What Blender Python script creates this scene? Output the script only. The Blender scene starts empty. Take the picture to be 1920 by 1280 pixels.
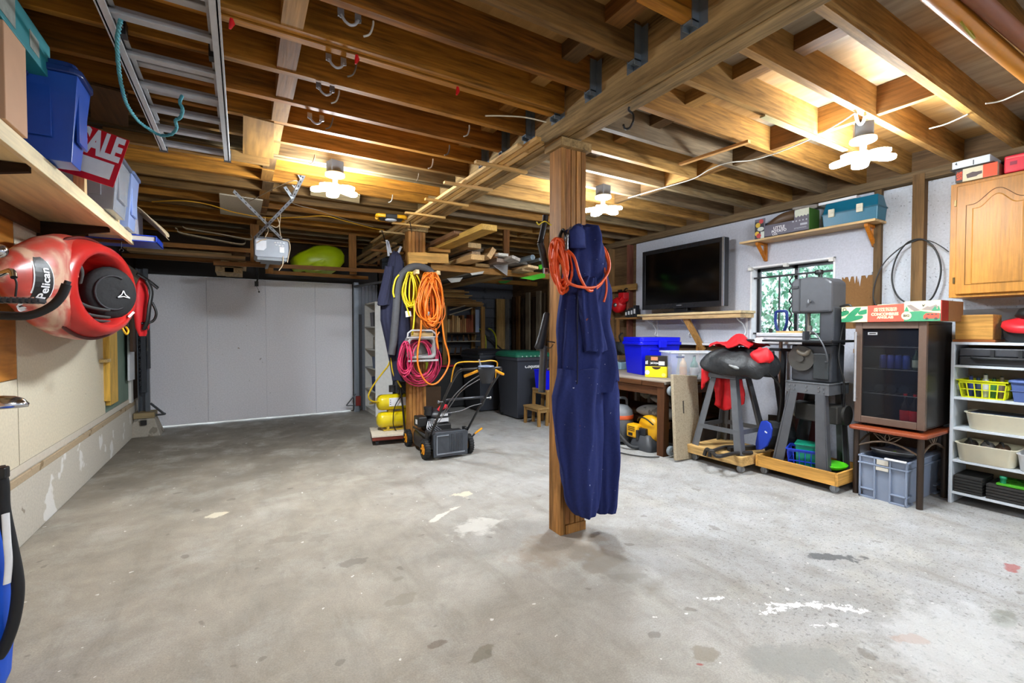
import bpy, math, random
from math import sin, cos, pi, radians, tan, sqrt, atan2
from mathutils import Vector, Matrix, Euler, noise
SC = bpy.context.scene
COL = SC.collection
rnd = random.Random(11)
# ---------------------------------------------------------------- camera (16 mm on a full frame, 1.33 m above the floor)
YAW, PITCH, FOC, CAMH = radians(30.7), radians(1.34), 853.0, 1.33
cd = bpy.data.cameras.new('camera'); cd.sensor_width = 36; cd.lens = 36*FOC/1920; cd.clip_start = 0.02
cam = bpy.data.objects.new('camera', cd); COL.objects.link(cam)
cam.location = (0, 0, CAMH); cam.rotation_euler = (pi/2-PITCH, 0, -YAW)
SC.camera = cam
FW = Vector((sin(YAW)*cos(PITCH), cos(YAW)*cos(PITCH), -sin(PITCH)))
RT = Vector((cos(YAW), -sin(YAW), 0)); UPV = RT.cross(FW)

def at(px, py, **k):
    """survey of the photograph: where the sight line through a pixel meets the plane x=, y= or z="""
    d = FW*FOC + RT*(px-960) + UPV*(640-py)
    (ax, v), = k.items(); i = 'xyz'.index(ax)
    t = (v-(0, 0, CAMH)[i])/d[i]
    return Vector((0, 0, CAMH)) + d*t

# ---------------------------------------------------------------- mesh builder
class B:
    def __init__(s): s.v = []; s.f = []; s.m = []; s.s = []; s.X = None
    def add(s, vs, fs, mi=0, sm=False):
        b = len(s.v)
        s.v += [tuple(s.X @ Vector(p)) if s.X else tuple(p) for p in vs]
        for f in fs: s.f.append([b+i for i in f]); s.m.append(mi); s.s.append(sm)
        return s
    def box(s, x0, x1, y0, y1, z0, z1, mi=0):
        return s.add([(x0,y0,z0),(x1,y0,z0),(x1,y1,z0),(x0,y1,z0),(x0,y0,z1),(x1,y0,z1),(x1,y1,z1),(x0,y1,z1)],
              [(0,3,2,1),(4,5,6,7),(0,1,5,4),(1,2,6,5),(2,3,7,6),(3,0,4,7)], mi)
    def obox(s, c, sz, rot=(0,0,0), mi=0):
        M = Matrix.Translation(c) @ Euler(rot).to_matrix().to_4x4()
        a, b_, d = sz[0]/2, sz[1]/2, sz[2]/2
        vs = [M @ Vector(p) for p in [(-a,-b_,-d),(a,-b_,-d),(a,b_,-d),(-a,b_,-d),(-a,-b_,d),(a,-b_,d),(a,b_,d),(-a,b_,d)]]
        return s.add(vs, [(0,3,2,1),(4,5,6,7),(0,1,5,4),(1,2,6,5),(2,3,7,6),(3,0,4,7)], mi)
    def tbox(s, r0, z0, r1, z1, mi=0):          # r = (x0,x1,y0,y1): a box that tapers from r0 to r1
        v = [(r0[0],r0[2],z0),(r0[1],r0[2],z0),(r0[1],r0[3],z0),(r0[0],r0[3],z0),(r1[0],r1[2],z1),(r1[1],r1[2],z1),(r1[1],r1[3],z1),(r1[0],r1[3],z1)]
        return s.add(v, [(0,3,2,1),(4,5,6,7),(0,1,5,4),(1,2,6,5),(2,3,7,6),(3,0,4,7)], mi)
    def tub(s, r0, z0, r1, z1, t=.006, mi=0):   # open box: walls and a floor, tapering
        i0 = (r0[0]+t, r0[1]-t, r0[2]+t, r0[3]-t); i1 = (r1[0]+t, r1[1]-t, r1[2]+t, r1[3]-t)
        q = lambda r, z: [(r[0],r[2],z),(r[1],r[2],z),(r[1],r[3],z),(r[0],r[3],z)]
        v = q(r0,z0)+q(r1,z1)+q(i1,z1)+q(i0,z0+t)
        f = [(0,3,2,1)]
        for k in range(4):
            n = (k+1) % 4
            f += [(k,n,4+n,4+k), (4+k,4+n,8+n,8+k), (8+k,8+n,12+n,12+k)]
        f.append((12,13,14,15))
        return s.add(v, f, mi)
    def bar(s, p0, p1, w, h, up=(0,0,1), mi=0, w1=None, h1=None):
        p0, p1 = Vector(p0), Vector(p1); d = (p1-p0).normalized(); up = Vector(up)
        if abs(d.dot(up)) > .98: up = Vector((0,1,0)) if abs(d.y) < .9 else Vector((1,0,0))
        r = d.cross(up).normalized(); u = r.cross(d)
        w1 = w if w1 is None else w1; h1 = h if h1 is None else h1
        vs = []
        for p, a, b_ in ((p0, w/2, h/2), (p1, w1/2, h1/2)):
            vs += [p-r*a-u*b_, p+r*a-u*b_, p+r*a+u*b_, p-r*a+u*b_]
        return s.add(vs, [(0,1,2,3),(7,6,5,4),(0,4,5,1),(1,5,6,2),(2,6,7,3),(3,7,4,0)], mi)
    def cyl(s, p0, p1, r0, r1=None, n=16, mi=0, cap=True):
        p0, p1 = Vector(p0), Vector(p1); r1 = r0 if r1 is None else r1
        d = (p1-p0).normalized(); a = d.orthogonal().normalized(); b_ = d.cross(a)
        vs = [p + (a*cos(2*pi*k/n)+b_*sin(2*pi*k/n))*r for p, r in ((p0,r0),(p1,r1)) for k in range(n)]
        s.add(vs, [(k,(k+1)%n,n+(k+1)%n,n+k) for k in range(n)], mi, True)
        if cap: s.add(vs, [list(range(n))[::-1], list(range(n,2*n))], mi)
        return s
    def tube(s, pts, r, n=8, closed=False, mi=0, cap=True, flat=1.0):
        P = [Vector(p) for p in pts]; L = len(P); R = r if isinstance(r, (list, tuple)) else [r]*L
        if L < 2: return s
        tg = []
        for i in range(L):
            a = P[(i-1) % L] if (closed or i) else P[0]; b_ = P[(i+1) % L] if (closed or i < L-1) else P[-1]
            t = b_-a; tg.append(t.normalized() if t.length > 1e-9 else Vector((0,0,1)))
        u = tg[0].orthogonal().normalized(); vs = []
        for i in range(L):
            u = (u - tg[i]*u.dot(tg[i]))
            u = u.normalized() if u.length > 1e-6 else tg[i].orthogonal().normalized()
            w = tg[i].cross(u)
            vs += [P[i] + (u*cos(2*pi*k/n) + w*sin(2*pi*k/n)*flat)*R[i] for k in range(n)]
        m = L if closed else L-1
        s.add(vs, [(i*n+k, i*n+(k+1)%n, ((i+1)%L)*n+(k+1)%n, ((i+1)%L)*n+k) for i in range(m) for k in range(n)], mi, True)
        if cap and not closed: s.add(vs, [list(range(n))[::-1], list(range((L-1)*n, L*n))], mi)
        return s
    def loft(s, rings, mi=0, cap=True, sm=True, closed=False):
        n = len(rings[0]); L = len(rings); vs = [p for r in rings for p in r]
        m = L if closed else L-1
        s.add(vs, [(i*n+k, i*n+(k+1)%n, ((i+1)%L)*n+(k+1)%n, ((i+1)%L)*n+k) for i in range(m) for k in range(n)], mi, sm)
        if cap and not closed: s.add(vs, [list(range(n))[::-1], list(range((L-1)*n, L*n))], mi)
        return s
    def lathe(s, prof, c=(0,0,0), axis='z', n=24, mi=0, cap=True):
        rings = []
        for r, h in prof:
            R = []
            for k in range(n):
                a = 2*pi*k/n; x, y = r*cos(a), r*sin(a)
                q = {'z': (x,y,h), 'x': (h,x,y), 'y': (y,h,x)}[axis]
                R.append((c[0]+q[0], c[1]+q[1], c[2]+q[2]))
            rings.append(R)
        return s.loft(rings, mi, cap)
    def prism(s, poly, ax, a0, a1, mi=0):       # polygon in the two other axes (cyclic order), pushed along ax
        def q(p, a): return {'x': (a,p[0],p[1]), 'y': (p[0],a,p[1]), 'z': (p[0],p[1],a)}[ax]
        n = len(poly); vs = [q(p,a0) for p in poly]+[q(p,a1) for p in poly]
        return s.add(vs, [list(range(n))[::-1], list(range(n,2*n))]+[(k,(k+1)%n,n+(k+1)%n,n+k) for k in range(n)], mi)
    def grid(s, fn, nu, nv, mi=0, sm=True):      # surface fn(u,v), u,v in 0..1
        vs = [fn(i/nu, j/nv) for j in range(nv+1) for i in range(nu+1)]
        return s.add(vs, [(j*(nu+1)+i, j*(nu+1)+i+1, (j+1)*(nu+1)+i+1, (j+1)*(nu+1)+i) for j in range(nv) for i in range(nu)], mi, sm)
    def mk(s, name, mat, parent=None, bev=0, solid=0, sub=0, loc=None):
        me = bpy.data.meshes.new(name)
        o0 = Vector(loc) if loc is not None else None
        me.from_pydata([tuple(Vector(p)-o0) for p in s.v] if o0 else s.v, [], s.f)
        mats = mat if isinstance(mat, (list, tuple)) else [mat]
        for m in mats: me.materials.append(m)
        me.polygons.foreach_set('material_index', s.m); me.polygons.foreach_set('use_smooth', s.s)
        me.validate(); me.update()
        o = bpy.data.objects.new(name, me); COL.objects.link(o)
        if o0: o.location = o0
        if parent: o.parent = parent
        if solid:
            md = o.modifiers.new('t', 'SOLIDIFY'); md.thickness = solid; md.offset = 0
        if sub:
            md = o.modifiers.new('s', 'SUBSURF'); md.levels = md.render_levels = sub
        if bev:
            md = o.modifiers.new('b', 'BEVEL'); md.width = bev; md.segments = 2; md.limit_method = 'ANGLE'; md.angle_limit = radians(40)
        return o

def rumple(o, amp, sc, seed=0):
    for v in o.data.vertices:
        v.co += noise.noise_vector(v.co*sc+Vector((seed, 0, 0)))*amp+noise.noise_vector(v.co*sc*2.7+Vector((0, seed, 0)))*amp*.4
    return o
def tag(o, label, cat, group=None, kind=None):
    o['label'] = label; o['category'] = cat
    if group: o['group'] = group
    if kind: o['kind'] = kind
    return o
def T(name, label, cat, loc=(0,0,0), rz=0, group=None, rot=None):
    o = bpy.data.objects.new(name, None); COL.objects.link(o); o.empty_display_size = .1
    o.location = loc; o.rotation_euler = rot if rot else (0, 0, rz)
    return tag(o, label, cat, group)
def struct(o): o['kind'] = 'structure'; return o
def kids(o): return [c for c in bpy.data.objects if c.parent == o]
def dup(o, loc=None, rz=None, label=None, parent=None):
    c = o.copy(); COL.objects.link(c)
    if parent: c.parent = parent
    if loc is not None: c.location = loc
    if rz is not None: c.rotation_euler = (0, 0, rz)
    if label: c['label'] = label
    for ch in kids(o): dup(ch, parent=c)
    return c
def spl(pts, k=6, closed=False):                 # Catmull-Rom through the points
    P = [Vector(p) for p in pts]; n = len(P); out = []
    for i in range(n if closed else n-1):
        g = lambda j: P[j % n] if closed else P[max(0, min(n-1, j))]
        a, b_, c, d = g(i-1), g(i), g(i+1), g(i+2)
        for q in range(k):
            t = q/k
            out.append(.5*((2*b_)+(c-a)*t+(2*a-5*b_+4*c-d)*t*t+(3*b_-a-3*c+d)*t**3))
    if not closed: out.append(P[-1])
    return out
def rrect(w, h, r, k=4):                          # rounded rectangle outline, centred
    o = []
    for cx, cy, a0 in ((w/2-r,h/2-r,0),(-w/2+r,h/2-r,90),(-w/2+r,-h/2+r,180),(w/2-r,-h/2+r,270)):
        for q in range(k+1):
            a = radians(a0+90*q/k); o.append((cx+r*cos(a), cy+r*sin(a)))
    return o
def text(s, size, org, xd, yd, mat, parent=None, name='lettering', bold=0.0, ext=.0008, align='CENTER', sx=1.0, shear=0):
    cu = bpy.data.curves.new(name, 'FONT'); cu.body = s; cu.size = size; cu.align_x = align; cu.align_y = 'CENTER'
    cu.extrude = ext; cu.offset = bold; cu.resolution_u = 3; cu.shear = shear
    t = bpy.data.objects.new(name, cu); COL.objects.link(t)
    bpy.context.view_layer.update()
    me = bpy.data.meshes.new_from_object(t.evaluated_get(bpy.context.evaluated_depsgraph_get()))
    bpy.data.objects.remove(t)
    me.materials.clear(); me.materials.append(mat); me.name = name
    o = bpy.data.objects.new(name, me); COL.objects.link(o)
    x, y = Vector(xd).normalized(), Vector(yd).normalized(); z = x.cross(y)
    M = Matrix((x*sx, y, z)).transposed().to_4x4(); M.translation = Vector(org)
    me.transform(M)
    if parent: o.parent = parent
    return o

# ---------------------------------------------------------------- materials
def lin(h):
    h = h.lstrip('#'); o = []
    for i in (0, 2, 4):
        c = int(h[i:i+2], 16)/255; o.append(c/12.92 if c <= .04045 else ((c+.055)/1.055)**2.4)
    return (*o, 1)
def newmat(name):
    m = bpy.data.materials.new(name); m.use_nodes = True
    nt = m.node_tree; return m, nt, nt.nodes, nt.links, nt.nodes['Principled BSDF']
def N(nodes, t, **k):
    n = nodes.new(t)
    for a, v in k.items(): setattr(n, a, v)
    return n
_pc = {}
def pl(hexc, rough=.45, metal=0, var=.12, bump=.0, scale=25, alpha=1, trans=0, coat=0, spec=.5):
    """plain painted, plastic, metal or cloth surface with slight wear"""
    key = (hexc, rough, metal, var, bump, scale, alpha, trans, coat, spec)
    if key in _pc: return _pc[key]
    m, nt, nd, lk, bs = newmat('surface_'+hexc.strip('#'))
    c = lin(hexc)
    tc = N(nd, 'ShaderNodeTexCoord'); nz = N(nd, 'ShaderNodeTexNoise'); nz.inputs['Scale'].default_value = scale; nz.inputs['Detail'].default_value = 4
    lk.new(tc.outputs['Object'], nz.inputs['Vector'])
    mx = N(nd, 'ShaderNodeMix', data_type='RGBA')
    mx.inputs[6].default_value = tuple(x*(1-var) for x in c[:3])+(1,); mx.inputs[7].default_value = tuple(min(1, x*(1+var)+.004*var) for x in c[:3])+(1,)
    lk.new(nz.outputs['Fac'], mx.inputs[0]); lk.new(mx.outputs[2], bs.inputs['Base Color'])
    bs.inputs['Roughness'].default_value = rough; bs.inputs['Metallic'].default_value = metal; bs.inputs['Alpha'].default_value = alpha
    bs.inputs['Transmission Weight'].default_value = trans; bs.inputs['Coat Weight'].default_value = coat; bs.inputs['Specular IOR Level'].default_value = spec
    if bump:
        bp = N(nd, 'ShaderNodeBump'); bp.inputs['Strength'].default_value = bump; bp.inputs['Distance'].default_value = .01
        lk.new(nz.outputs['Fac'], bp.inputs['Height']); lk.new(bp.outputs[0], bs.inputs['Normal'])
    _pc[key] = m; return m
def wood(cols, ax='z', rough=.6, sc=1.0, name='timber', mould=0, spec=.25, coat=0, contrast=1.0):
    """grain runs along ax; cols is a list of hex tones, one picked per object, grain dark/light around it"""
    key = ('w', tuple(cols), ax, rough, sc, mould, coat, contrast)
    if key in _pc: return _pc[key]
    m, nt, nd, lk, bs = newmat(name+'_'+ax)
    tc = N(nd, 'ShaderNodeTexCoord'); oi = N(nd, 'ShaderNodeObjectInfo')
    off = N(nd, 'ShaderNodeVectorMath', operation='MULTIPLY_ADD')
    lk.new(tc.outputs['Object'], off.inputs[0]); off.inputs[1].default_value = (1, 1, 1)
    cmb = N(nd, 'ShaderNodeCombineXYZ')
    ml = N(nd, 'ShaderNodeMath', operation='MULTIPLY'); ml.inputs[1].default_value = 37.0
    lk.new(oi.outputs['Random'], ml.inputs[0])
    for i in range(3): lk.new(ml.outputs[0], cmb.inputs[i])
    lk.new(cmb.outputs[0], off.inputs[2])
    mp = N(nd, 'ShaderNodeMapping'); k = {'x': (.07,1,1), 'y': (1,.07,1), 'z': (1,1,.07)}[ax]
    mp.inputs['Scale'].default_value = tuple(q*sc for q in k); lk.new(off.outputs[0], mp.inputs['Vector'])
    n1 = N(nd, 'ShaderNodeTexNoise'); n1.inputs['Scale'].default_value = 9; n1.inputs['Detail'].default_value = 3; n1.inputs['Distortion'].default_value = .8
    n2 = N(nd, 'ShaderNodeTexNoise'); n2.inputs['Scale'].default_value = 70; n2.inputs['Detail'].default_value = 5
    n3 = N(nd, 'ShaderNodeTexNoise'); n3.inputs['Scale'].default_value = 2.2; n3.inputs['Detail'].default_value = 6; n3.inputs['Roughness'].default_value = .7
    lk.new(mp.outputs[0], n1.inputs['Vector']); lk.new(mp.outputs[0], n2.inputs['Vector']); lk.new(off.outputs[0], n3.inputs['Vector'])
    cr = N(nd, 'ShaderNodeValToRGB'); e = cr.color_ramp
    for i, h in enumerate(cols):
        el = e.elements[i] if i < 2 else e.elements.new(i/len(cols))
        el.position = i/len(cols); el.color = lin(h)
    e.interpolation = 'CONSTANT' if len(cols) > 1 else 'LINEAR'
    if len(cols) == 1: e.elements[1].color = lin(cols[0])
    lk.new(oi.outputs['Random'], cr.inputs[0])
    ad = N(nd, 'ShaderNodeMath', operation='ADD'); lk.new(n1.outputs['Fac'], ad.inputs[0]); lk.new(n2.outputs['Fac'], ad.inputs[1])
    mr = N(nd, 'ShaderNodeMapRange'); lk.new(ad.outputs[0], mr.inputs[0])
    mr.inputs[1].default_value = .7; mr.inputs[2].default_value = 1.3
    mr.inputs[3].default_value = 1-.42*contrast; mr.inputs[4].default_value = 1+.3*contrast
    mu = N(nd, 'ShaderNodeMix', data_type='RGBA', blend_type='MULTIPLY'); mu.inputs[0].default_value = 1
    lk.new(cr.outputs[0], mu.inputs[6]); lk.new(mr.outputs[0], mu.inputs[7])
    out = mu.outputs[2]
    st = N(nd, 'ShaderNodeMapRange'); lk.new(n3.outputs['Fac'], st.inputs[0])
    st.inputs[1].default_value = .52; st.inputs[2].default_value = .72; st.inputs[4].default_value = .45+mould
    m2 = N(nd, 'ShaderNodeMix', data_type='RGBA'); lk.new(st.outputs[0], m2.inputs[0]); lk.new(out, m2.inputs[6])
    m2.inputs[7].default_value = tuple(.45*x for x in lin(cols[0])[:3])+(1,)
    lk.new(m2.outputs[2], bs.inputs['Base Color'])
    bp = N(nd, 'ShaderNodeBump'); bp.inputs['Strength'].default_value = .25; bp.inputs['Distance'].default_value = .004
    lk.new(n2.outputs['Fac'], bp.inputs['Height']); lk.new(bp.outputs[0], bs.inputs['Normal'])
    bs.inputs['Roughness'].default_value = rough; bs.inputs['Specular IOR Level'].default_value = spec; bs.inputs['Coat Weight'].default_value = coat
    _pc[key] = m; return m
def emis(name, col, st):
    m, nt, nd, lk, bs = newmat(name)
    bs.inputs['Base Color'].default_value = (.9,.9,.9,1); bs.inputs['Emission Color'].default_value = (*col, 1); bs.inputs['Emission Strength'].default_value = st
    return m
def speckled(name, base, spots, rough=.8, bump=.3):
    """cloth or plaster with small flecks; spots = [(hex, scale, threshold)]"""
    m, nt, nd, lk, bs = newmat(name)
    tc = N(nd, 'ShaderNodeTexCoord'); nz = N(nd, 'ShaderNodeTexNoise'); nz.inputs['Scale'].default_value = 60; nz.inputs['Detail'].default_value = 5
    lk.new(tc.outputs['Object'], nz.inputs['Vector'])
    c = lin(base); mx = N(nd, 'ShaderNodeMix', data_type='RGBA'); lk.new(nz.outputs['Fac'], mx.inputs[0])
    mx.inputs[6].default_value = tuple(x*.8 for x in c[:3])+(1,); mx.inputs[7].default_value = tuple(min(1,x*1.2) for x in c[:3])+(1,)
    out = mx.outputs[2]
    for h, sc, th in spots:
        v = N(nd, 'ShaderNodeTexNoise'); v.inputs['Scale'].default_value = sc; v.inputs['Detail'].default_value = 3
        mp = N(nd, 'ShaderNodeMapping'); mp.inputs['Location'].default_value = (sc*.37, sc*.11, sc*.7); lk.new(tc.outputs['Object'], mp.inputs[0]); lk.new(mp.outputs[0], v.inputs['Vector'])
        g = N(nd, 'ShaderNodeMapRange'); lk.new(v.outputs['Fac'], g.inputs[0]); g.inputs[1].default_value = th; g.inputs[2].default_value = th+.02
        q = N(nd, 'ShaderNodeMix', data_type='RGBA'); lk.new(g.outputs[0], q.inputs[0]); lk.new(out, q.inputs[6]); q.inputs[7].default_value = lin(h); out = q.outputs[2]
    lk.new(out, bs.inputs['Base Color']); bs.inputs['Roughness'].default_value = rough; bs.inputs['Specular IOR Level'].default_value = .2
    bp = N(nd, 'ShaderNodeBump'); bp.inputs['Strength'].default_value = bump; bp.inputs['Distance'].default_value = .004
    lk.new(nz.outputs['Fac'], bp.inputs['Height']); lk.new(bp.outputs[0], bs.inputs['Normal'])
    return m
ORG = ['#8f5a22','#a0682a','#7d4c1c','#9a6226','#84551f']
BRN = ['#6e5434','#8a5a2a','#75502a','#99652c','#5f4a30']
NEWW = ['#d3ad70','#c99e5c','#dab67c']
PINE = ['#c08f4a','#b07f3e','#c99a58']
DARKW = ['#4a2f18','#543518','#3d2815']
BLACK = pl('#141414', .45); BLACKM = pl('#1a1a1c', .35); RUBBER = pl('#191919', .75)
STEEL = pl('#9a9ca0', .35, .9); SEAM = pl('#26262a', .7); CHROME = pl('#d0d2d6', .15, 1); GALV = pl('#8d949c', .45, .8); DKMETAL = pl('#45474b', .42, .6)
WHITE = pl('#e4e4e6', .5); OFFW = pl('#d8d6d0', .6); GREYM = pl('#6b6d70', .5)
# ================================================================ SETTING
def floor_mat():
    m, nt, nd, lk, bs = newmat('concrete_floor')
    tc = N(nd, 'ShaderNodeTexCoord'); P = tc.outputs['Object']
    def noise(sc, det=5, rough=.6, dist=0, vec=None):
        n = N(nd, 'ShaderNodeTexNoise'); n.inputs['Scale'].default_value = sc; n.inputs['Detail'].default_value = det
        n.inputs['Roughness'].default_value = rough; n.inputs['Distortion'].default_value = dist; lk.new(vec or P, n.inputs['Vector']); return n.outputs['Fac']
    def rng(src, a, b, c=0, d=1):
        r = N(nd, 'ShaderNodeMapRange'); lk.new(src, r.inputs[0])
        for i, v in enumerate((a, b, c, d)): r.inputs[i+1].default_value = v
        return r.outputs[0]
    def mix(f, a, b, mode='MIX'):
        x = N(nd, 'ShaderNodeMix', data_type='RGBA', blend_type=mode)
        for s, v in ((0, f), (6, a), (7, b)):
            if hasattr(v, 'links'): lk.new(v, x.inputs[s])
            else: x.inputs[s].default_value = v
        return x.outputs[2]
    def mth(op, a, b):
        x = N(nd, 'ShaderNodeMath', operation=op)
        for i, v in enumerate((a, b)):
            if hasattr(v, 'links'): lk.new(v, x.inputs[i])
            else: x.inputs[i].default_value = v
        return x.outputs[0]
    sp = N(nd, 'ShaderNodeSeparateXYZ'); lk.new(P, sp.inputs[0])
    # worn brownish side against paler workshop side, partly light tint put into the colour
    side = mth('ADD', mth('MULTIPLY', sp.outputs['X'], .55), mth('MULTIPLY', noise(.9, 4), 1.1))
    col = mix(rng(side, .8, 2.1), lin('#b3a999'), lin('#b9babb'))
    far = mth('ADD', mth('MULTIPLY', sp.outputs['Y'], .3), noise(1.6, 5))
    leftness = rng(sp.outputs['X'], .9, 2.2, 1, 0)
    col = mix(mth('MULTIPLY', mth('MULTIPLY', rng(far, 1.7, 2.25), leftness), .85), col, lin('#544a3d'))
    col = mix(rng(noise(3.2, 8, .75, .4), .35, .68, 0, .65), col, lin('#857d70'))
    col = mix(rng(noise(2.1, 8, .72, .3), .5, .7, 0, .55), col, lin('#c9c6bc'))
    mp = N(nd, 'ShaderNodeMapping'); mp.inputs['Rotation'].default_value = (0, 0, .35); mp.inputs['Scale'].default_value = (1, .22, 1); lk.new(P, mp.inputs[0])
    col = mix(rng(noise(6, 6, .7, .3, mp.outputs[0]), .52, .7, 0, .45), col, lin('#837a6c'))
    col = mix(rng(noise(140, 4, .7), .35, .65, 0, .42), col, lin('#6f6c66'))
    # pitted aggregate in the right near corner
    pit = mth('MULTIPLY', rng(noise(55, 2, .5), .6, .66), rng(mth('SUBTRACT', sp.outputs['X'], mth('MULTIPLY', sp.outputs['Y'], .35)), 1.1, 1.9))
    col = mix(mth('MULTIPLY', pit, .65), col, lin('#6b6a66'))
    drop = rng(noise(7.5, 2, .4), .705, .725)
    col = mix(mth('MULTIPLY', drop, .5), col, lin('#6a645a'))
    white = rng(noise(21, 2, .5), .735, .745)
    col = mix(mth('MULTIPLY', white, .8), col, lin('#e2e0da'))
    wv = noise(9, 5, .6)
    w2 = noise(26, 6, .7)
    def blob(px, py, rx, ry, hexc, amt, rot=0, edge=.55, sharp=.18):
        nonlocal col
        c = at(px, py, z=0)
        mp = N(nd, 'ShaderNodeMapping', vector_type='TEXTURE'); mp.inputs['Location'].default_value = (c.x, c.y, 0); mp.inputs['Rotation'].default_value = (0, 0, rot)
        mp.inputs['Scale'].default_value = (rx, ry, 1); lk.new(P, mp.inputs[0])
        ln = N(nd, 'ShaderNodeVectorMath', operation='LENGTH'); lk.new(mp.outputs[0], ln.inputs[0])
        d = mth('ADD', ln.outputs['Value'], mth('MULTIPLY', mth('SUBTRACT', w2 if sharp < .1 else wv, .5), 5.0 if sharp < .1 else 2.6))
        col = mix(mth('MULTIPLY', rng(d, edge+sharp, edge), amt), col, lin(hexc))
    blob(868, 927, .10, .09, '#d8cdb4', .8)
    blob(830, 965, .24, .035, '#ddd6c6', .8, .5)
    blob(895, 985, .22, .12, '#dcd9d0', .6, .3, .6, .4)
    blob(405, 965, .12, .06, '#e0d6bd', .8, .2)
    blob(660, 1055, .11, .06, '#7d766c', .7); blob(745, 1085, .07, .05, '#857d70', .6); blob(540, 1010, .16, .08, '#877e70', .45)
    blob(600, 1290-280, .1, .07, '#857c6f', .4); blob(905, 1225, .1, .04, '#77705f', .7, .4); blob(750, 1123, .09, .06, '#857c6c', .5)
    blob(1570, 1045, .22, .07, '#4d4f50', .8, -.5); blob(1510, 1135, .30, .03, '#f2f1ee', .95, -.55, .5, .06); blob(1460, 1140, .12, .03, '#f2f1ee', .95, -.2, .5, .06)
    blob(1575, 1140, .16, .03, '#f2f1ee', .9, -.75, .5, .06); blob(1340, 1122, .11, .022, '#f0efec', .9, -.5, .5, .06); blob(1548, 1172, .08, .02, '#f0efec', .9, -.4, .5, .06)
    blob(1900, 1062, .10, .05, '#9c4640', .7); blob(1700, 1197, .14, .045, '#9a7358', .7, -.5); blob(1880, 1158, .16, .06, '#7a7c72', .7)
    blob(1130, 1050, .22, .09, '#8d8172', .55, .4, .7, .5); blob(1050, 1025, .30, .2, '#8f7d68', .5, 0, .7, .5); blob(1500, 1240, .24, .10, '#8b8b86', .6, -.6, .7, .35)  # first two paint the shade round the post foot into the floor
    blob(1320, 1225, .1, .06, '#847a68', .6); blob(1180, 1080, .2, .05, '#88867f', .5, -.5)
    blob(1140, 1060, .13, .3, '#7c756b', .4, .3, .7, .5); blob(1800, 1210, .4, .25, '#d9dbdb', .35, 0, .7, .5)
    blob(1310, 1245, .03, .015, '#9d4540', .8, -.6); blob(820, 1208, .05, .03, '#6b5d50', .6)
    lk.new(col, bs.inputs['Base Color'])
    lk.new(rng(noise(4, 5), .3, .7, .5, .8), bs.inputs['Roughness']); bs.inputs['Specular IOR Level'].default_value = .35
    bp = N(nd, 'ShaderNodeBump'); bp.inputs['Strength'].default_value = .22; bp.inputs['Distance'].default_value = .006
    lk.new(noise(45, 6, .7), bp.inputs['Height']); lk.new(bp.outputs[0], bs.inputs['Normal'])
    return m
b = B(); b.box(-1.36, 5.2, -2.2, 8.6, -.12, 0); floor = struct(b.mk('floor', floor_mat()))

PLAST = speckled('white_textured_plaster', '#bfc4cc', [('#8b8f96', 55, .66)], .8, .5)
CREAM = speckled('cream_board', '#d8cdb5', [('#a89a80', 14, .73)], .65, .1)
PANELW = speckled('white_wall_board', '#bcbec8', [('#a7a8b0', 9, .74)], .6, .08)
DOORW = speckled('white_door_board', '#e2e1e6', [('#a9a4a2', 5, .72), ('#9a8a80', 11, .74)], .55, .08)
FOOT = speckled('footing_concrete', '#c4bdb0', [('#e0ddd8', 3, .60), ('#9a8f80', 9, .72)], .85, .4)
SHEATH = wood(['#5d4a35','#6a5238'], 'y', .8, 1.0, 'sheathing', .1)
DARK = wood(['#2f2013'], 'x', .8, 1, 'dark_board')
GREYS = speckled('grey_siding', '#5c5f66', [('#4b4d52', 6, .6)], .6, .15)
CORR = pl('#82868f', .45, .3)

# left side: concrete footing, sill strip, boards
b = B(); b.box(-1.36, -1.185, -2.2, 7.5, 0, .43); b.box(-1.36, -1.19, 7.5, 7.84, 0, .43)
struct(b.mk('baseboard_left', FOOT, bev=.008))
b = B(); b.box(-1.2, -1.1835, -2.2, 7.5, .385, .4345); struct(b.mk('trim_20', speckled('tan_ledge', '#b09c80', [('#8a765a', 7, .62)], .85, .4), bev=.004))
b = B(); b.box(-1.36, -1.225, -2.2, 7.84, .43, 2.88); struct(b.mk('wall_left', DARK))
b = B(); b.box(-1.225, -1.203, -2.2, 7.3, .435, .49); struct(b.mk('trim_1', pl('#d2c8b8', .6)))
b = B(); b.box(-1.225, -1.2, 3.99, 6.06, .495, 2.05); struct(b.mk('wall_left_board', CREAM))
b = B(); b.box(-1.225, -1.2, -2.2, 3.98, .495, 1.03); struct(b.mk('wall_left_board', CREAM))
b = B(); b.box(-1.225, -1.2, -2.2, 3.98, 1.035, 2.05); struct(b.mk('wall_left_board', wood(['#b8772e'], 'y', .55, .5, 'varnished_ply')))
b = B(); b.box(-1.225, -1.207, 6.06, 7.2, .495, 2.05); struct(b.mk('wall_left_board', pl('#6f8474', .7, 0, .15, 0, 6)))
b = B(); b.box(-1.225, -1.18, 7.2, 7.32, .44, 2.05); struct(b.mk('trim_2', OFFW))
# back side behind the photographer
b = B(); b.box(-1.36, 5.2, -2.3, -2.2, 0, 2.88); struct(b.mk('wall_back', PANELW))

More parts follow.
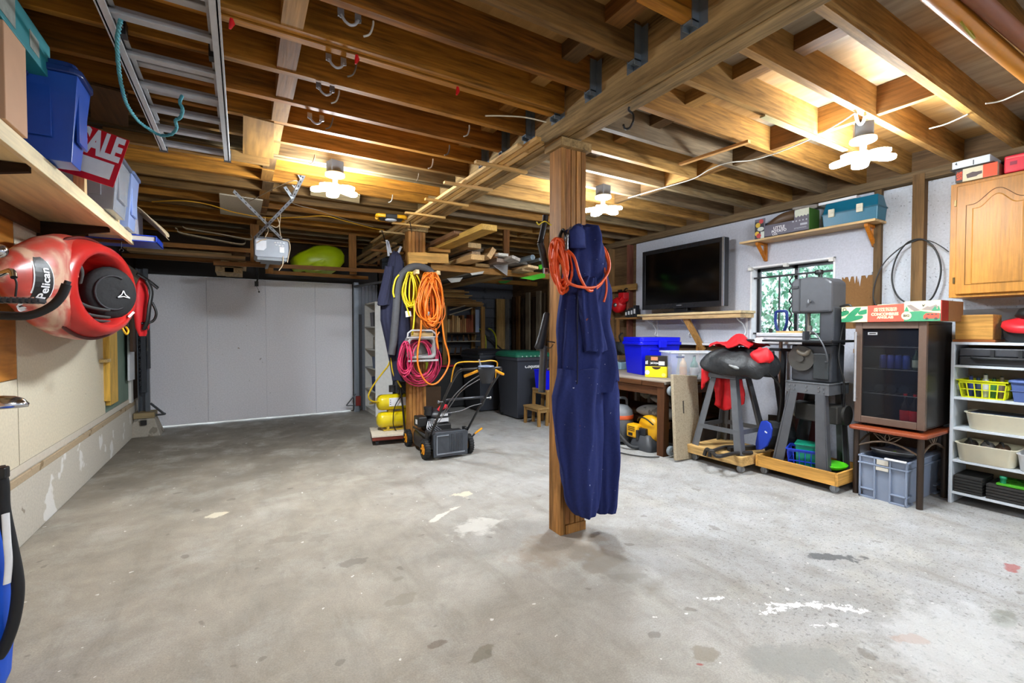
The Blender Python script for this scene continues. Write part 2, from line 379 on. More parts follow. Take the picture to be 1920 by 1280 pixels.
# door side
b = B(); b.box(-1.36, 2.0, 7.86, 7.96, 2.11, 2.88); b.box(-1.36, -1.08, 7.86, 7.96, 0, 2.11); b.box(1.55, 1.98, 7.86, 7.96, 0, 2.11)
struct(b.mk('wall_front', DARK))
b = B(); b.box(-1.2, 1.98, 7.79, 7.86, 2.10, 2.31); struct(b.mk('trim_3', pl('#1c1512', .7)))
b = B(); b.box(-1.09, -.43, 7.8, 7.84, .022, 2.095); b.box(-.425, .31, 7.8, 7.84, .022, 2.095); b.box(.315, 1.0, 7.8, 7.84, .022, 2.095); b.box(1.005, 1.57, 7.8, 7.84, .022, 2.095); b.box(-1.09, 1.57, 7.812, 7.85, .03, 2.095)
struct(b.mk('door_1', DOORW, bev=.003))
b = B(); x = 1.66
while x < 2.0: b.box(x, x+.045, 7.80, 7.86, 0, 2.3); b.box(x+.045, x+.06, 7.82, 7.86, 0, 2.3); x += .06
struct(b.mk('wall_front_cladding', CORR))
b = B(); b.box(1.98, 2.06, 7.8, 8.5, 0, 2.88); struct(b.mk('wall_return', DARK))
b = B(); z = 0
while z < 2.85: b.add([(2.0,8.5,z),(5.1,8.5,z),(5.1,8.475,z+.008),(2.0,8.475,z+.008),(2.0,8.495,z+.2),(5.1,8.495,z+.2),(2.0,8.6,z),(5.1,8.6,z),(5.1,8.6,z+.2),(2.0,8.6,z+.2)], [(0,1,2,3),(3,2,5,4),(4,5,8,9),(0,4,9,6),(1,7,8,5)]); z += .2
struct(b.mk('wall_far', GREYS))

# right side with the window opening y 2.235..3.105, z 1.19..2.06
b = B(); b.box(5.055, 5.2, -2.2, 2.235, 0, 2.88); b.box(5.055, 5.2, 3.105, 8.6, 0, 2.88); b.box(5.055, 5.2, 2.235, 3.105, 0, 1.19); b.box(5.055, 5.2, 2.235, 3.105, 2.06, 2.88)
struct(b.mk('wall_right', SHEATH))
# white board with its torn edge beside the stud, in pieces round the window
b = B(); X0, X1 = 5.03, 5.054
b.box(X0, X1, 3.105, 4.87, 1.18, 2.615); b.box(X0, X1, 2.235, 3.105, 2.06, 2.63); b.box(X0, X1, 2.235, 3.30, .0, 1.19)
r2 = random.Random(3); e = [(1.925, 2.64)]
zz = 2.6
while zz > 1.86: e.append((1.925+r2.uniform(-.012, .018), zz)); zz -= .03
pg = e + [(1.93, 1.85), (1.97,1.845),(1.98,1.82),(1.99,1.85),(2.02,1.84),(2.03,1.75),(2.045,1.845),(2.06,1.77),(2.07,1.84),(2.11,1.84),(2.115,1.8),(2.125,1.85),(2.18,1.85),(2.18,1.35),(2.235,1.35),(2.235,2.64)]
b.box(X0, X1, 1.935, 2.235, 1.85, 2.64); b.box(X0, X1, 2.18, 2.235, 1.35, 1.85); b.box(X0, X1, 1.9, 2.235, 0, 1.35)
zz = 1.85
while zz < 2.62: d = r2.uniform(.0, .016); b.box(X0, X1, 1.934-d, 1.936, zz, zz+.025); zz += .025
for yy, w_, h_ in ((1.975,.012,.03),(2.03,.012,.10),(2.045,.008,.06),(2.07,.01,.07),(2.115,.014,.05),(2.16,.01,.02)): b.prism([(yy-w_, 1.851), (yy, 1.85-h_), (yy+w_, 1.851)], 'x', X0-.0005, X0+.004)
struct(b.mk('wall_right_board', PANELW))
b = B(); b.box(5.032, 5.054, 1.912, 2.18, 1.35, 1.849); struct(b.mk('wall_right_board', speckled('torn_kraft_paper', '#7d5a35', [('#5d4024', 5, .6)], .8, .3)))
b = B(); b.box(5.035, 5.054, -2.2, 1.90, 0, 2.6); struct(b.mk('wall_right_board', PLAST))
SW = wood(BRN, 'z', .75, 1, 'stud', .1)
for i, (y0, y1, x0) in enumerate(((1.855, 1.91, 4.985), (1.545, 1.625, 4.955))):
    b = B(); b.box(x0, 5.034 if y0 < 1.7 else 5.029, y0, y1, 0, 2.66); struct(b.mk('trim_%d' % (4+i), SW))
b = B(); b.box(4.96, 5.2, -2.2, 8.5, 2.61, 2.69); struct(b.mk('trim_6', wood(['#6e5a40'], 'y', .8)))
n = 7
for y in (4.95, 5.35, 5.75, 6.15, 6.6, 7.0):
    b = B(); b.box(4.965, 5.054, y, y+.045, 0, 2.61); struct(b.mk('trim_%d' % n, wood(['#7a4a3a','#8a6a45','#6a4a30'], 'z', .75, 1, 'far_stud'))); n += 1
# short blocks with white paint under the television board, and its white ledge
b = B(); b.box(4.98, 5.05, 3.3, 4.86, 1.15, 1.178); struct(b.mk('trim_13', WHITE))
n = 14
for y in (3.31, 3.75, 4.3, 4.55, 4.8):
    b = B(); b.box(4.985, 5.054, y, y+.045, .0, 1.15); struct(b.mk('trim_%d' % n, OFFW if y != 3.75 else SW)); n += 1

# ceiling boards, joists, beam
def ceil_mat():
    m, nt, nd, lk, bs = newmat('subfloor_ply')
    tc = N(nd, 'ShaderNodeTexCoord'); mp = N(nd, 'ShaderNodeMapping'); mp.inputs['Scale'].default_value = (1, .15, 1); lk.new(tc.outputs['Object'], mp.inputs[0])
    n1 = N(nd, 'ShaderNodeTexNoise'); n1.inputs['Scale'].default_value = 22; n1.inputs['Detail'].default_value = 6; lk.new(mp.outputs[0], n1.inputs['Vector'])
    n2 = N(nd, 'ShaderNodeTexNoise'); n2.inputs['Scale'].default_value = .9; n2.inputs['Detail'].default_value = 3; lk.new(tc.outputs['Object'], n2.inputs['Vector'])
    c1 = N(nd, 'ShaderNodeMix', data_type='RGBA'); lk.new(n1.outputs['Fac'], c1.inputs[0]); c1.inputs[6].default_value = lin('#6d4820'); c1.inputs[7].default_value = lin('#bd8f4f')
    c2 = N(nd, 'ShaderNodeMix', data_type='RGBA'); lk.new(n1.outputs['Fac'], c2.inputs[0]); c2.inputs[6].default_value = lin('#6b6152'); c2.inputs[7].default_value = lin('#c4b7a0')
    r = N(nd, 'ShaderNodeMapRange'); lk.new(n2.outputs['Fac'], r.inputs[0]); r.inputs[1].default_value = .45; r.inputs[2].default_value = .55
    sp = N(nd, 'ShaderNodeSeparateXYZ'); lk.new(tc.outputs['Object'], sp.inputs[0])
    rx = N(nd, 'ShaderNodeMapRange'); lk.new(sp.outputs['X'], rx.inputs[0]); rx.inputs[1].default_value = 1.7; rx.inputs[2].default_value = 2.6
    mm = N(nd, 'ShaderNodeMath', operation='MULTIPLY'); lk.new(r.outputs[0], mm.inputs[0]); lk.new(rx.outputs[0], mm.inputs[1])
    c3 = N(nd, 'ShaderNodeMix', data_type='RGBA'); lk.new(mm.outputs[0], c3.inputs[0]); lk.new(c1.outputs[2], c3.inputs[6]); lk.new(c2.outputs[2], c3.inputs[7])
    lk.new(c3.outputs[2], bs.inputs['Base Color']); bs.inputs['Roughness'].default_value = .8
    return m
b = B(); b.box(-1.36, 5.2, -2.3, 8.6, 2.88, 2.92); struct(b.mk('ceiling', ceil_mat()))
BEAMM = wood(['#94794f'], 'y', .75, 1, 'beam_timber', .2, contrast=1.5)
b = B()
for x0, x1, z0 in ((1.745, 1.798, 2.56), (1.801, 1.853, 2.556), (1.857, 1.908, 2.562)): b.box(x0, x1, -2.2, 8.3, z0, 2.82)
b.box(1.76, 1.90, -2.2, 8.3, 2.82, 2.88)
struct(b.mk('beam', BEAMM, bev=.004))
JL = wood(['#94601c','#a06a20','#64543a','#8c581a','#6e5028','#9a651f'], 'x', .65, 1.0, 'joist', .2, contrast=1.5)
JR = wood(['#9c6e34','#7d6a4c','#9c733c','#73614a','#8a632e','#a07840'], 'x', .7, 1.0, 'joist_right', .2, contrast=1.35)
ORD = 'first second third fourth fifth sixth seventh eighth ninth tenth eleventh twelfth thirteenth fourteenth fifteenth sixteenth seventeenth eighteenth nineteenth twentieth twenty-first twenty-second twenty-third twenty-fourth twenty-fifth'.split()
HANG = pl('#8a98a4', .45, .7)
cl = cr = 0
for k in range(-9, 22):
    y = 1.67+.337*k
    if y > 7.75: continue
    t = .042
    if k == -1: b = B(); b.box(1.42, 1.742, y, y+.05, 2.69, 2.88)
    else: b = B(); b.box(-1.22, 1.742, y, y+t, 2.69+rnd.uniform(-.006, .006), 2.88)
    if k in (2, 7): b.box(-1.22, 1.742, y-.052, y-.012, 2.69, 2.88)
    o = b.mk('ceiling_joist', JL, loc=(0, y, 2.69))
    vis = y > .95
    if vis: cl += 1
    tag(o, ('brown timber ceiling joist left of the central beam, %s from the camera end' % ORD[cl-1]) if vis else 'brown timber ceiling joist over the near end of the garage, outside the picture', 'joist', 'ceiling joists left of the beam')
    if -1 <= k <= 5:
        for xx in (0,):
            h = B(); h.box(1.70, 1.744, y-.006, y-.001, 2.66, 2.86); h.box(1.70, 1.744, y+t+.001, y+t+.006, 2.66, 2.86); h.box(1.70, 1.744, y-.006, y+t+.006, 2.682, 2.6885)
            h.box(1.7425, 1.7455, y-.05, y+t+.05, 2.66, 2.85)
            h.mk('joist_hanger', HANG, o, loc=None).matrix_parent_inverse = Matrix.Translation((0, -y, -2.69))
for k in range(-9, 22):
    y = 1.665+.335*k
    if y > 8.4: continue
    b = B(); b.box(1.91, 5.054, y, y+.042, 2.69+rnd.uniform(-.006, .006), 2.88)
    o = b.mk('ceiling_joist', JR, loc=(0, y, 2.69))
    vis = y > .6
    if vis: cr += 1
    tag(o, ('weathered timber ceiling joist right of the central beam, %s from the camera end' % ORD[cr-1]) if vis else 'weathered timber ceiling joist over the near workshop end, outside the picture', 'joist', 'ceiling joists right of the beam')
# solid blocking between the joists
BLM = wood(['#774f25','#8f642e','#60482c','#a07740'], 'y', .7, 1, 'blocking')
nb = 0
for side, xs, y0, sp, K in (('left', .22, 1.67, .337, range(-2, 18)), ('right', 3.5, 1.665, .335, range(-2, 14))):
    cnt = 0
    for k in K:
        y = y0+sp*k+.043; y2 = y0+sp*(k+1)-.001
        if side == 'left' and k+1 in (2, 7): y2 -= .052
        j = rnd.uniform(-.03, .03) if side == 'right' else rnd.uniform(-.012, .012)
        b = B(); b.box(xs+j-(.045 if side == 'left' else .02), xs+j+(.045 if side == 'left' else .022), y, y2, 2.692 if side == 'left' else 2.70, 2.875)
        o = b.mk('blocking', BLM, loc=(xs, y, 2.69)); cnt += 1
        tag(o, 'short timber blocking between joists %s of the beam, %s from camera end' % (side, ORD[cnt-1]), 'blocking', 'blocking between joists %s of the beam' % side)
for side, xs, y0, sp, K in (('left', 1.57, 1.67, .337, range(-1, 5)), ('right', 2.55, 1.665, .335, range(-2, 6))):
    cnt = 0
    for k in K:
        y = y0+sp*k+.043; y2 = y0+sp*(k+1)-.001
        if side == 'left' and k+1 == 2: y2 -= .052
        j = rnd.uniform(-.04, .04)
        b = B(); b.box(xs+j-.05, xs+j+.05, y, y2, 2.80, 2.879)
        o = b.mk('flat_block', BLM, loc=(xs, y, 2.8)); cnt += 1
        tag(o, 'flat block under the ceiling boards %s of the beam, %s from camera end' % (side, ORD[cnt-1]), 'blocking', 'flat blocks %s of the beam' % side)

# posts: laminated planks on a base frame
PW = wood(['#a06d36','#966434','#a8763e'], 'z', .6, 1, 'post_timber', .1, contrast=1.4)
def post(name, label, x0, x1, y0, y1, loc):
    t = T(name, label, 'post', loc, group='built-up timber posts')
    n = 5; w = (x1-x0)/n
    for k in range(n):
        b = B(); d = rnd.uniform(0, .006)
        b.box(x0+w*k+.002-loc[0], x0+w*(k+1)-.002-loc[0], y0+d-loc[1], y1-loc[1], .0 if k in (0,) else .062, 2.50)
        b.mk('plank', PW, t, bev=.002)
    b = B(); b.box(x0+w-loc[0]+.002, x1-loc[0]+.004, y0-.004-loc[1], y1-loc[1], 0, .06); b.mk('base_block', PW, t, bev=.002)
    b = B(); b.box(x0-.02-loc[0], x1+.02-loc[0], y0-.03-loc[1], y1+.03-loc[1], 2.50, 2.553); b.mk('cap_plate', BEAMM, t, bev=.003)
    return t
post('timber_post', 'built-up timber post with blue coveralls hung on it', 1.76, 1.965, 2.35, 2.48, (1.86, 2.415, 0))
post('timber_post', 'built-up timber post behind the lawn mower, hung with coiled cords', 1.69, 1.90, 5.22, 5.36, (1.795, 5.29, 0))

# ---------------------------------------------------------------- LED lamps on the joists
LED = emis('led_panel', (.84, .93, 1.0), 95.0); LEDB = emis('led_panel_bright', (.84, .93, 1.0), 130.0)
def lamp(label, x, y, z, rz, LED=LED):
    t = T('ceiling_lamp', label, 'lamp', (x, y, z), rz, 'LED shop lamps')
    b = B(); b.box(-.05, .05, -.05, .05, .125, .218); b.mk('junction_box', pl('#2b2b2d', .6), t, bev=.004)
    b = B(); b.lathe([(.07,.10),(.074,.105),(.074,.122),(.05,.126)]); b.cyl((0,0,.03),(0,0,.10),.018); b.mk('socket', WHITE, t)
    b = B(); b.lathe([(.03,-.03),(.042,-.025),(.045,.02),(.03,.035)]); b.mk('hub', LED, t)
    for k in range(5):
        b = B(); a = 2*pi*k/5
        M = Matrix.Rotation(a, 4, 'Z') @ Matrix.Translation((.112, 0, -.006)) @ Matrix.Rotation(radians(8), 4, 'Y')
        b.X = M; b.prism(rrect(.145, .095, .042), 'z', -.01, .01); b.mk('light_panel', LED, t, bev=.003)
    return t
l1 = lamp('glowing five-panel lamp above the garage door opener', .66, 3.90, 2.472, .3, LEDB)
lamp('glowing five-panel lamp behind the post with the coveralls', 2.93, 3.26, 2.472, .1)
lamp('glowing five-panel lamp in front of the oak cupboard', 3.53, 1.42, 2.472, .5)
lamp('added unseen five-panel lamp brightening the near end of the left bay', .3, -.9, 2.472, .2)  # added lamp out of view, brightens the near left bay
lamp('added unseen five-panel lamp brightening the near end of the workshop bay', 3.4, -1.0, 2.472, .4)  # second added lamp, unseen, brightens the workshop end

# ---------------------------------------------------------------- window: white casing, dark sliding frame, glass, security bars
def window():
    b = B(); y0, y1, z0, z1 = 2.235, 3.105, 1.19, 2.06
    b.box(5.02, 5.19, y1-.02, y1, z0, z1); b.box(5.02, 5.19, y0, y0+.02, z0, z1); b.box(5.02, 5.19, y0, y1, z1-.02, z1); b.box(5.0, 5.19, y0, y1, z0, z0+.03)
    w = struct(b.mk('window_1', WHITE, bev=.002))
    b = B(); A = 5.13
    for yy in (y0+.02, 2.64, y1-.055): b.box(A, A+.03, yy, yy+.035, z0+.03, z1-.02)
    for zz in (z0+.03, z1-.055): b.box(A, A+.03, y0+.02, y1-.02, zz, zz+.035)
    b.mk('window_frame', pl('#22262c', .4), w)
    b = B(); b.box(A+.012, A+.016, y0+.04, y1-.04, z0+.05, z1-.04)
    g, nt, nd, lk, bs = newmat('window_glass'); bs.inputs['Transmission Weight'].default_value = 1; bs.inputs['Roughness'].default_value = .0; bs.inputs['IOR'].default_value = 1.1; bs.inputs['Alpha'].default_value = .25
    b.mk('window_pane', g, w)
    b = B(); iron = pl('#15171a', .5)
    for zz in (1.93, 1.30): b.bar((5.07, y0-.0, zz), (5.07, y1, zz), .02, .02)
    for k, yy in enumerate((2.38, 2.52, 2.80, 3.02)): b.bar((5.07, yy, 1.22), (5.07, yy, 1.93), .014, .014)
    pts = [(5.07+.012*cos(q*.9), 2.68+.012*sin(q*.9), 1.22+q*.0145) for q in range(50)]; b.tube(pts, .008, 6)
    b.mk('window_bars', iron, w)
    b = B()
    for yy in (3.09, 2.7, 2.26): b.box(4.985, 5.03, yy-.02, yy+.02, 2.015, 2.05)
    b.mk('curtain_bracket', OFFW, w)
window()
# outside: ground, bushes, fence
b = B(); b.box(5.2, 16, -6, 16, -.3, -.15); b.box(-6, 5.2, 7.97, 18, -.13, -.02); struct(b.mk('ground', pl('#a9a79c', .9)))
def bush(name, label, c, R, n, cols, seed):
    r = random.Random(seed); b = B()
    for k in range(n):
        th, ph = r.uniform(0, 2*pi), math.acos(r.uniform(-1, 1)); q = r.uniform(.5, 1)**.5
        p = Vector(c)+Vector((R[0]*q*sin(ph)*cos(th), R[1]*q*sin(ph)*sin(th), R[2]*q*cos(ph)))
        s = r.uniform(.05, .11); e = Euler((r.uniform(0,6),r.uniform(0,6),r.uniform(0,6))).to_matrix()
        b.add([p+e@Vector(v)*s for v in ((-1,0,0),(0,-.45,.1),(1,0,0),(0,.45,.1))], [(0,1,2,3)], k % len(cols))
    t = T(name, label, 'bush', (c[0], c[1], -.15))
    o = b.mk('foliage', [pl(h, .6, 0, .3) for h in cols], t); o.matrix_parent_inverse = Matrix.Translation((-c[0], -c[1], .15))
    s = B()
    for k in range(6): s.tube([(0,0,0),(r.uniform(-.2,.2),r.uniform(-.2,.2),.8),(r.uniform(-.7,.7),r.uniform(-.7,.7),c[2]+.3)], [.05,.035,.015], 6)
    s.mk('stem', pl('#4a3a28', .8), t)
bush('garden_bush', 'pale leafy bush seen through the left pane of the window', (8.6, 5.4, 1.9), (1.3, 1.8, 1.8), 5200, ['#5f9a7a','#86b89a','#3f7a5a','#a4ccb4'], 4)
bush('garden_bush', 'darker leafy bush seen through the right pane of the window', (11.2, 3.6, 2.4), (1.2, 2.2, 2.5), 5200, ['#34685a','#4f8a6a','#7fb09a','#234a3c'], 9)
# world: bright overcast daylight
w = bpy.data.worlds.new('daylight'); SC.world = w; w.use_nodes = True
bg = w.node_tree.nodes['Background']; bg.inputs[0].default_value = (.78, .9, 1.0, 1); bg.inputs[1].default_value = 1.7
SC.view_settings.view_transform = 'Standard'; SC.view_settings.look = 'None'; SC.view_settings.gamma = 1; SC.view_settings.exposure = 1.5

cy = SC.cycles; cy.max_bounces = 7; cy.diffuse_bounces = 4; cy.glossy_bounces = 3; cy.transmission_bounces = 6; cy.transparent_max_bounces = 8
cy.sample_clamp_indirect = 6; cy.caustics_reflective = False; cy.caustics_refractive = False; cy.blur_glossy = 1.0
# ================================================================ LEFT WALL
PINEY = wood(PINE, 'y', .6, 1, 'pine')
# the overhead shelf: underside sheet, fascia, uprights, brackets
t = T('storage_shelf', 'long pine-fronted storage shelf high on the left wall', 'shelf', (-1.0, 2.6, 2.05))
def rel(o, loc): o.matrix_parent_inverse = Matrix.Translation(-Vector(loc)); return o
b = B(); b.box(-1.22, -.772, .3, 2.9, 2.085, 2.10); b.box(-1.22, -.772, 2.905, 4.76, 2.085, 2.10); rel(b.mk('shelf_board', wood(['#ead7a8'], 'y', .6, .5, 'shelf_ply', contrast=.5), t), t.location)
b = B(); b.box(-.77, -.748, .3, 4.78, 2.03, 2.105); rel(b.mk('fascia', wood(['#f0dcb0'], 'y', .55, .8, 'fascia_pine', contrast=.6), t, bev=.002), t.location)
b = B(); b.box(-1.22, -1.18, .3, 4.76, 2.0, 2.085); b.box(-1.22, -.772, 4.72, 4.76, 2.03, 2.085); rel(b.mk('ledger', wood(['#6b4a28'], 'y'), t), t.location)
for y in (3.45, 4.26):
    b = B(); b.box(-.80, -.752, y, y+.05, 2.106, 2.21); rel(b.mk('upright', wood(['#dcbc88'], 'z'), t, bev=.002), t.location)
for y in (2.9, 4.35):
    b = B(); b.prism([(-1.2, 1.97), (-1.2, 2.083), (-.82, 2.083), (-.82, 2.05)], 'y', y, y+.03); rel(b.mk('bracket', DARK, t), t.location)
b = B(); b.tube([(-.80,4.62,2.03),(-.80,4.62,1.97)], .003, 6); b.tube([(-.80+.012*sin(a*.5), 4.62, 1.958-.012*cos(a*.5)) for a in range(11)], .003, 6); rel(b.mk('hook', BLACKM, t), t.location)

def tote(name, label, x0, x1, y0, y1, z0, z1, colr, lidc, group=None, flare=.03, lidh=.05, alpha=None):
    t = T(name, label, 'bin', ((x0+x1)/2, (y0+y1)/2, z0), group=group); X, Y = (x1-x0)/2, (y1-y0)/2; H = z1-z0-lidh
    b = B(); b.tub((-X+flare,X-flare,-Y+flare,Y-flare), 0, (-X,X,-Y,Y), H, .005)
    for s in (-1, 1):
        b.box(-X*.55, X*.55, s*(Y-.012)-.006, s*(Y-.012)+.006, H*.25, H*.9)
        b.box(s*(X-.012)-.006, s*(X-.012)+.006, -Y*.6, Y*.6, H*.25, H*.9)
    b.mk('body', colr, t, bev=.004)
    b = B(); b.prism(rrect(2*X+.03, 2*Y+.03, .04), 'z', H, H+lidh*.5); b.prism(rrect(2*X-.02, 2*Y-.02, .04), 'z', H+lidh*.5, H+lidh)
    b.mk('lid', lidc, t, bev=.006)
    for s in (-1, 1):
        b = B(); b.box(-.05, .05, s*(Y+.016)-.012, s*(Y+.016)+.012, H-.045, H+.02); b.mk('clasp', lidc, t, bev=.006)
    return t
# boxes and totes on the shelf, from the near end
t = T('cardboard_box', 'tan and brick-red printed box at the near end of the high shelf', 'box', (-.92, 2.47, 2.106))
b = B(); b.box(-.2, .185, -.07, .13, 0, .36)
b.mk('carton', pl('#c79a77', .75, 0, .15, 0, 5), t, bev=.003)
b = B(); b.box(-.2, .17, -.0725, -.0705, .10, .355); b.mk('printed_panel', pl('#7e3a2a', .6), t)
b = B(); b.box(.02, .145, -.0745, -.0726, .27, .33); b.box(-.02, .17, -.0745, -.0726, .155, .175); b.mk('label_patch', WHITE, t)
b = B(); b.box(-.15, .16, -.0745, -.0726, .0, .09); b.mk('picture_patch', pl('#3a3233', .5), t)
text('LA', .03, (.13, -.0755, .165), (1,0,0), (0,0,1), BLACK, t, 'lettering', .002)
t = T('cardboard_box', 'teal printed box lying on the tan box at the shelf end', 'box', (-.90, 2.62, 2.468))
b = B(); b.box(-.2, .165, -.33, .26, 0, .15); b.mk('carton', pl('#1f7d84', .55, 0, .25, 0, 6), t, bev=.003)
b = B(); b.box(.1655, .167, -.30, -.12, .02, .13); b.mk('picture_patch', pl('#8b8f86', .5, 0, .4, 0, 30), t)
b = B(); b.box(.1655, .167, .02, .12, .03, .10); b.mk('picture_patch', pl('#8b8f86', .5, 0, .4, 0, 30), t)
b = B(); b.box(-.2, .15, -.332, -.3305, .005, .145); b.mk('end_panel', pl('#12425e', .5), t)
text('Drum', .06, (.08, -.333, .08), (0,0,1), (-1,0,0), WHITE, t, 'lettering', .001)
tote('storage_tote', 'royal blue lidded storage tote on the high shelf', -1.05, -.635, 2.84, 3.05, 2.111, 2.56, pl('#1c4aa8', .3, 0, .1), pl('#14306e', .35), flare=.035, lidh=.06)
# SALE sign
t = T('sale_sign', 'red and white SALE sign leaning between the totes on the shelf', 'sign', (-.605, 3.32, 2.125), rot=(radians(-4), radians(14.5), 0))
b = B(); b.box(-.46, 0, -.002, .002, 0, .29); b.mk('sign_board', pl('#c8101c', .35), t)
b = B(); b.box(-.20, -.025, -.0036, -.0022, .035, .125); b.mk('price_panel', WHITE, t)
text('SALE', .185, (-.014, -.004, .205), (1,0,0), (0,0,1), WHITE, t, 'lettering', .009, align='RIGHT', sx=.47)
CLEAR = pl('#b9bdc6', .15, 0, .05, 0, 5, .55)
t = tote('storage_tote', 'clear grey storage tote behind the sale sign', -1.05, -.67, 3.81, 4.2, 2.107, 2.50, CLEAR, pl('#5a6274', .4))
b = B(); b.box(-.12, .12, -.12, .12, .01, .2); b.mk('contents', pl('#4a4448', .7), t)
tote('storage_tote', 'pale blue storage tote with grey-blue lid, farthest along the shelf', -.99, -.69, 4.38, 4.66, 2.107, 2.55, pl('#9fb4e6', .35, 0, .06), pl('#66789e', .4))
# end of the shelf: cloth, carton and binder
t = T('cardboard_box', 'grey-white carton at the far end of the high shelf', 'box', (-.85, 4.86, 2.108))
b = B(); b.box(-.17, .13, -.18, .14, 0, .2); b.mk('carton', pl('#b7b4bb', .7), t, bev=.003)
t = tag(B().grid(lambda u, v: (-.86+.32*v+.02*sin(6*u), 4.72+.34*u, 2.322+.01*sin(9*u+4*v)-(.34*max(0, v-.45)**1.15+.05*sin(7*u)*max(0, v-.4))), 16, 20).mk('drop_cloth', pl('#cdb894', .9, 0, .15, .3, 30), solid=.006, loc=(-.85, 4.86, 2.32)), 'beige cloth draped over the carton on the high shelf', 'cloth')
t = T('ring_binder', 'royal blue folder lying under the carton at the shelf end', 'folder', (-.78, 4.86, 2.052))
b = B(); b.box(-.25, .19, -.16, .22, 0, .008); b.box(-.25, .19, -.16, .22, .045, .053); b.box(.182, .19, -.16, .22, 0, .053); b.mk('cover', pl('#1a45c2', .35), t, bev=.002)
b = B(); b.box(-.23, .175, -.15, .21, .009, .044); b.mk('pages', OFFW, t)
b = B(); b.cyl((.186, .17, .027), (.194, .17, .027), .014); b.mk('finger_ring', STEEL, t)

# ---------------------------------------------------------------- kayak hung on its side, cockpit to the room
KY = [(3.24,-1.035,.015,.015),(3.29,-1.03,.075,.05),(3.38,-1.02,.14,.085),(3.5,-1.0,.20,.12),(3.66,-.985,.265,.15),(3.87,-.965,.32,.175),(4.15,-.94,.345,.195),(4.5,-.93,.335,.195),(4.85,-.935,.29,.175),(5.2,-.95,.205,.135),(5.5,-.97,.11,.09),(5.7,-.98,.015,.015)]
KZ = 1.612
def kprof(y):
    for (a, *A), (c, *C) in zip(KY, KY[1:]):
        if a <= y <= c:
            t = (y-a)/(c-a); return [p+(q-p)*t for p, q in zip(A, C)]
    return list(KY[0][1:]) if y < KY[0][0] else list(KY[-1][1:])
def kdeck(y, z):
    xc, hz, hx = kprof(y); q = min(1, abs(z-KZ)/max(hz, 1e-4)); return xc+hx*(max(0, 1-q**2.2))**.55
RC = (4.05, KZ-.005, .43, .265)                       # cockpit: centre y, z and half axes
kt = T('kayak', 'red recreational kayak hung on its side along the left wall', 'kayak', (-1.0, 4.3, 1.25))
kl = kt.location
def kayak_mat():
    m, nt, nd, lk, bs = newmat('marbled_red_plastic')
    tc = N(nd, 'ShaderNodeTexCoord'); n = N(nd, 'ShaderNodeTexNoise'); n.inputs['Scale'].default_value = 3.5; n.inputs['Detail'].default_value = 5; n.inputs['Distortion'].default_value = 1.5
    lk.new(tc.outputs['Object'], n.inputs['Vector']); r = N(nd, 'ShaderNodeValToRGB'); e = r.color_ramp.elements
    e[0].position = .32; e[0].color = lin('#a8443a'); e[1].position = .64; e[1].color = lin('#cba68e')
    x = e.new(.45); x.color = lin('#bd463c'); x = e.new(.54); x.color = lin('#b8665a')
    lk.new(n.outputs['Fac'], r.inputs[0]); lk.new(r.outputs[0], bs.inputs['Base Color']); bs.inputs['Roughness'].default_value = .34
    return m
KM = kayak_mat()
b = B(); ys = [3.24+.03075*i for i in range(81)]; n = 56; rings = []
for y in ys:
    xc, hz, hx = kprof(y); R = []
    for k in range(n):
        a = 2*pi*k/n; c, s = cos(a), sin(a)
        px = hx*abs(c)**.85*(1 if c > 0 else -.85); pz = hz*(abs(s)**.9)*(1 if s > 0 else -1)
        R.append((xc+px, y, KZ+pz))
    rings.append(R)
b.loft(rings)
keep = [i for i, f in enumerate(b.f) if not (len(f) == 4 and all(((b.v[q][1]-RC[0])/RC[2])**2+((b.v[q][2]-RC[1])/RC[3])**2 < .98 for q in f) and sum(b.v[q][0] for q in f)/4 > -.93)]
b.f = [b.f[i] for i in keep]; b.m = [b.m[i] for i in keep]; b.s = [b.s[i] for i in keep]
rel(b.mk('hull', KM, kt), kl)
def rim(sc, dx, flat=None, n=48):
    R = []
    for k in range(n):
        a = 2*pi*k/n; y, z = RC[0]+RC[2]*sc*cos(a), RC[1]+RC[3]*sc*sin(a)
        base = -.815+.075*(y-RC[0])/RC[2] if flat is None else flat
        R.append((base+dx, y, z))
    return R
b = B(); b.loft([rim(1.22, -.05), rim(1.16, .0), rim(1.10, .035), rim(.98, .05), rim(.90, .045), rim(.86, .0), rim(.84, -.12), rim(.7, -.22), rim(.3, -.235)], cap=False)
b.add(rim(.3, -.235), [list(range(48))])
rel(b.mk('cockpit_coaming', pl('#b5231f', .3, 0, .3, 0, 6), kt), kl)
b = B(); b.tube(rim(1.235, -.045), .012, 6, closed=True); rel(b.mk('rim_shadow_gap', pl('#4d0d0b', .5), kt), kl)
